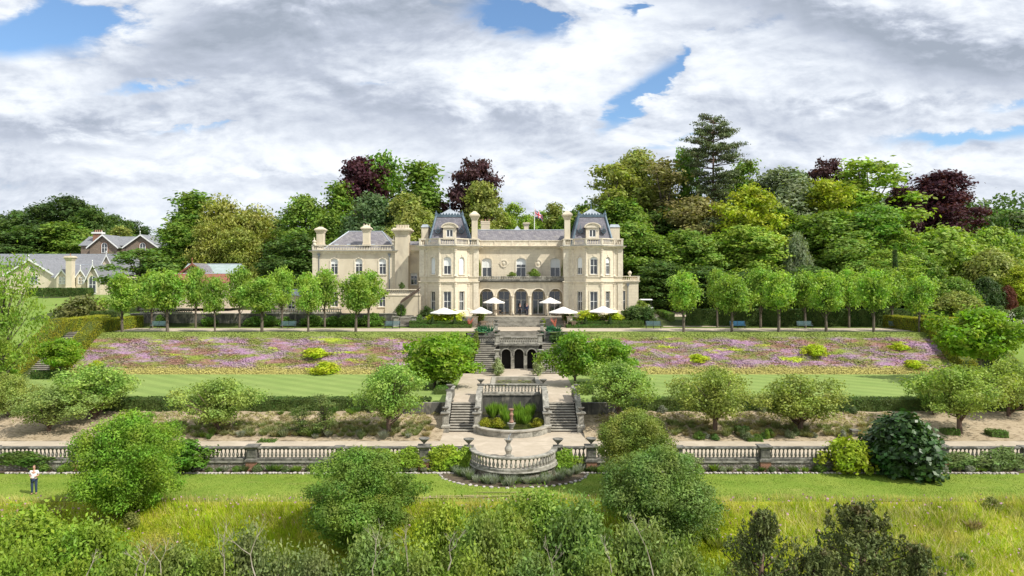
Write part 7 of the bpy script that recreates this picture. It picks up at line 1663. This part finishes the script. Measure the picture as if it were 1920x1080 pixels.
# ------------------------------------------------------------------ people
SK = {}
def skin_mesh(name, verts, edges, radii, root=0, sub=2):
    me = bpy.data.meshes.new(name); me.from_pydata([tuple(v) for v in verts], edges, []); o = bpy.data.objects.new(name + '_tmp', me); COL.objects.link(o)
    m = o.modifiers.new('s', 'SKIN'); m.use_smooth_shade = True
    for i, r_ in enumerate(radii):
        sv_ = me.skin_vertices[0].data[i]; sv_.radius = r_ if hasattr(r_, '__len__') else (r_, r_); sv_.use_root = (i == root)
    s2 = o.modifiers.new('d', 'SUBSURF'); s2.levels = sub; s2.render_levels = sub
    dg = bpy.context.evaluated_depsgraph_get(); ev = o.evaluated_get(dg); out = bpy.data.meshes.new_from_object(ev); bpy.data.objects.remove(o); out.name = name
    out.polygons.foreach_set('use_smooth', [True] * len(out.polygons)); return out
def person(loc, rz, label, shirt, trousers, skin=(.50, .28, .20), hair=(.09, .06, .04), shoes=(.03, .025, .02), hold=False, scale=1.0, jacket=False, stride=.0, sleeves=.5):
    """standing figure 1.78 m tall facing -Y, feet at the origin"""
    r = empty('person', (0, 0, 0), label, 'person')
    V = []; E = []; Rd = []
    def add(p, r_, par=None):
        V.append(Vector(p)); Rd.append(r_)
        if par is not None: E.append((par, len(V) - 1))
        return len(V) - 1
    pel = add((0, 0, .96), (.15, .105)); wst = add((0, .005, 1.10), (.135, .095), pel); chs = add((0, .0, 1.30), (.16, .105), wst); nk0 = add((0, .01, 1.45), (.09, .075), chs)
    nk = add((0, .005, 1.53), .052, nk0); hd0 = add((0, -.012, 1.62), (.068, .078), nk); hd1 = add((0, -.005, 1.70), (.075, .088), hd0); add((0, .0, 1.755), (.05, .06), hd1)
    hands = []
    for s in (-1, 1):
        hp = add((s * .10, 0, .90), .092, pel); kn = add((s * .11, -.02 - stride * s, .50), .062, hp); an = add((s * .115, .02 + stride * s * 1.2, .10), .042, kn); add((s * .12, -.02 + stride * s, .045), (.04, .035), an); add((s * .13, -.13 + stride * s, .03), (.035, .022), len(V) - 1)
        sh_ = add((s * .185, .0, 1.42), .062, chs); 
        if hold: el = add((s * .245, .03, 1.17), .045, sh_); wr = add((s * .09, -.22, 1.13), .028, el)
        else: el = add((s * .235, .03, 1.14), .044, sh_); wr = add((s * .25, -.05, .90), .028, el)
        d = (V[wr] - V[el]).normalized(); pm = add(V[wr] + d * .055, (.036, .02), wr); hands.append((pm, d, s))
    body = skin_mesh('body', V, E, Rd)
    # a face, ears and five fingers on each hand, joined into the same body mesh
    bm = bmesh.new(); bm.from_mesh(body)
    def join(me2): bm.from_mesh(me2); bpy.data.meshes.remove(me2)
    fv = [(0, -.10, 1.665), (0, -.125, 1.645), (0, -.10, 1.64)]; join(skin_mesh('nose', [(0, -.075, 1.68), (0, -.108, 1.65)], [(0, 1)], [.010, .013], sub=1))
    for s in (-1, 1): join(skin_mesh('ear', [(s * .074, .0, 1.675), (s * .082, .008, 1.645)], [(0, 1)], [.014, .010], sub=1))
    for pm, d, s in hands:
        side = Vector((d.y, -d.x, 0)).normalized() if hold else Vector((0, 1, 0)); c = V[pm]; cur = Vector((-s * .35, 0, -.15)) if not hold else Vector((0, -.1, -.6))
        for j in range(4):
            b0 = c + side * (.027 - .018 * j) + d * .02; L = (.062, .072, .068, .052)[j]; p1 = b0 + d * L * .5; p2 = p1 + (d + cur).normalized() * L * .55; join(skin_mesh('finger', [b0, p1, p2], [(0, 1), (1, 2)], [.0095, .0085, .007], sub=1))
        b0 = c - d * .02 + side * .03; p1 = b0 + (side * .8 + d * .5).normalized() * .035; join(skin_mesh('thumb', [b0, p1, p1 + d * .028], [(0, 1), (1, 2)], [.011, .010, .008], sub=1))
    bm.to_mesh(body); bm.free(); body.polygons.foreach_set('use_smooth', [True] * len(body.polygons)); body.materials.append(mat('skin', skin, .6)); link_mesh('body', body, r)
    # clothing follows the same skeleton, slightly larger
    idx = {n: i for i, n in enumerate(['pel', 'wst', 'chs', 'nk0'])}
    G_ = .014
    vs = [V[0] + Vector((0, 0, -.03 if not jacket else -.12)), V[1], V[2], V[3]]; rs = [(.17, .125), (.152, .112), (.175, .12), (.092, .078)]; es = [(0, 1), (1, 2), (2, 3)]
    for s_i, base in ((0, 8), (1, 17)):
        sh_i = base + 5; el_i = base + 6; wr_i = base + 7; a = len(vs); vs.append(V[sh_i]); rs.append(.078); es.append((2, a)); f = sleeves
        if f <= 1: vs.append(V[sh_i].lerp(V[el_i], f)); rs.append(.066); es.append((a, a + 1))
        else: vs.append(V[el_i]); rs.append(.06); es.append((a, a + 1)); vs.append(V[el_i].lerp(V[wr_i], .9)); rs.append(.042); es.append((a + 1, a + 2))
    m_ = skin_mesh('shirt', vs, es, rs); m_.materials.append(mat('cloth', shirt, .85)); link_mesh('jacket' if jacket else 'shirt', m_, r)
    vs = [V[0] + Vector((0, 0, .02))]; rs = [(.158, .115)]; es = []
    for base in (8, 17):
        a = len(vs); vs += [V[base], V[base + 1], V[base + 2] + Vector((0, 0, -.02))]; rs += [.105, .078, .06]; es += [(0, a), (a, a + 1), (a + 1, a + 2)]
    m_ = skin_mesh('trousers', vs, es, rs); m_.materials.append(mat('trouser_cloth', trousers, .85)); link_mesh('trousers', m_, r)
    for base in (8, 17):
        m_ = skin_mesh('shoe', [V[base + 3] + Vector((0, .05, -.005)), V[base + 4]], [(0, 1)], [(.05, .042), (.045, .032)]); m_.materials.append(mat('shoe_leather', shoes, .5)); link_mesh('shoe', m_, r)
    m_ = skin_mesh('hair', [(0, .02, 1.70), (0, .012, 1.755), (0, -.025, 1.772)], [(0, 1), (1, 2)], [(.078, .085), (.072, .08), (.045, .04)]); m_.materials.append(mat('hair', hair, .8)); link_mesh('hair', m_, r)
    r.location = loc; r.rotation_euler = (0, 0, rz); r.scale = (scale,) * 3
    return r
mx_ = PX(64, 44.4)
person((mx_, 44.4, .02), .25, 'man in white polo shirt and dark blue jeans standing on the lower lawn', (.78, .78, .78), (.035, .055, .10), hold=True, hair=(.25, .15, .1), sleeves=.75)
a_ = .25; hx, hy = (0 * math.cos(a_) + .27 * math.sin(a_)), (-.27 * math.cos(a_)); mb = MB(); mb.box(mx_ + hx - .09, mx_ + hx + .09, 44.4 + hy - .05, 44.4 + hy + .05, 1.12, 1.16); mb.tube([(mx_ + hx - .05, 44.4 + hy, 1.16), (mx_ + hx - .05, 44.4 + hy, 1.19)], .01, 5); mb.tube([(mx_ + hx + .05, 44.4 + hy, 1.16), (mx_ + hx + .05, 44.4 + hy, 1.19)], .01, 5)
o = mb.build('remote_control', M['blind'], loc=(mx_ + hx, 44.4 + hy, 1.14)); tag(o, "pale grey remote control held in the man's hands", 'remote control')
person((PX(988, 102.6), 102.6, 7.91), -.2, 'man in dark blue suit standing between the middle arches of the arcade', (.02, .03, .07), (.02, .025, .05), jacket=True, sleeves=2, scale=1.02)
person((PX(975, 103.4), 103.4, 7.91), .4, 'person in dark clothes inside the middle arch, left of the man in blue', (.03, .03, .035), (.02, .02, .025), jacket=True, sleeves=2, scale=.98, stride=.04)
person((PX(779.5, 102.6), 102.6, 8.0), .6, 'waiter in a pale shirt and dark trousers beneath the brown awning', (.55, .6, .68), (.03, .03, .04), sleeves=2)
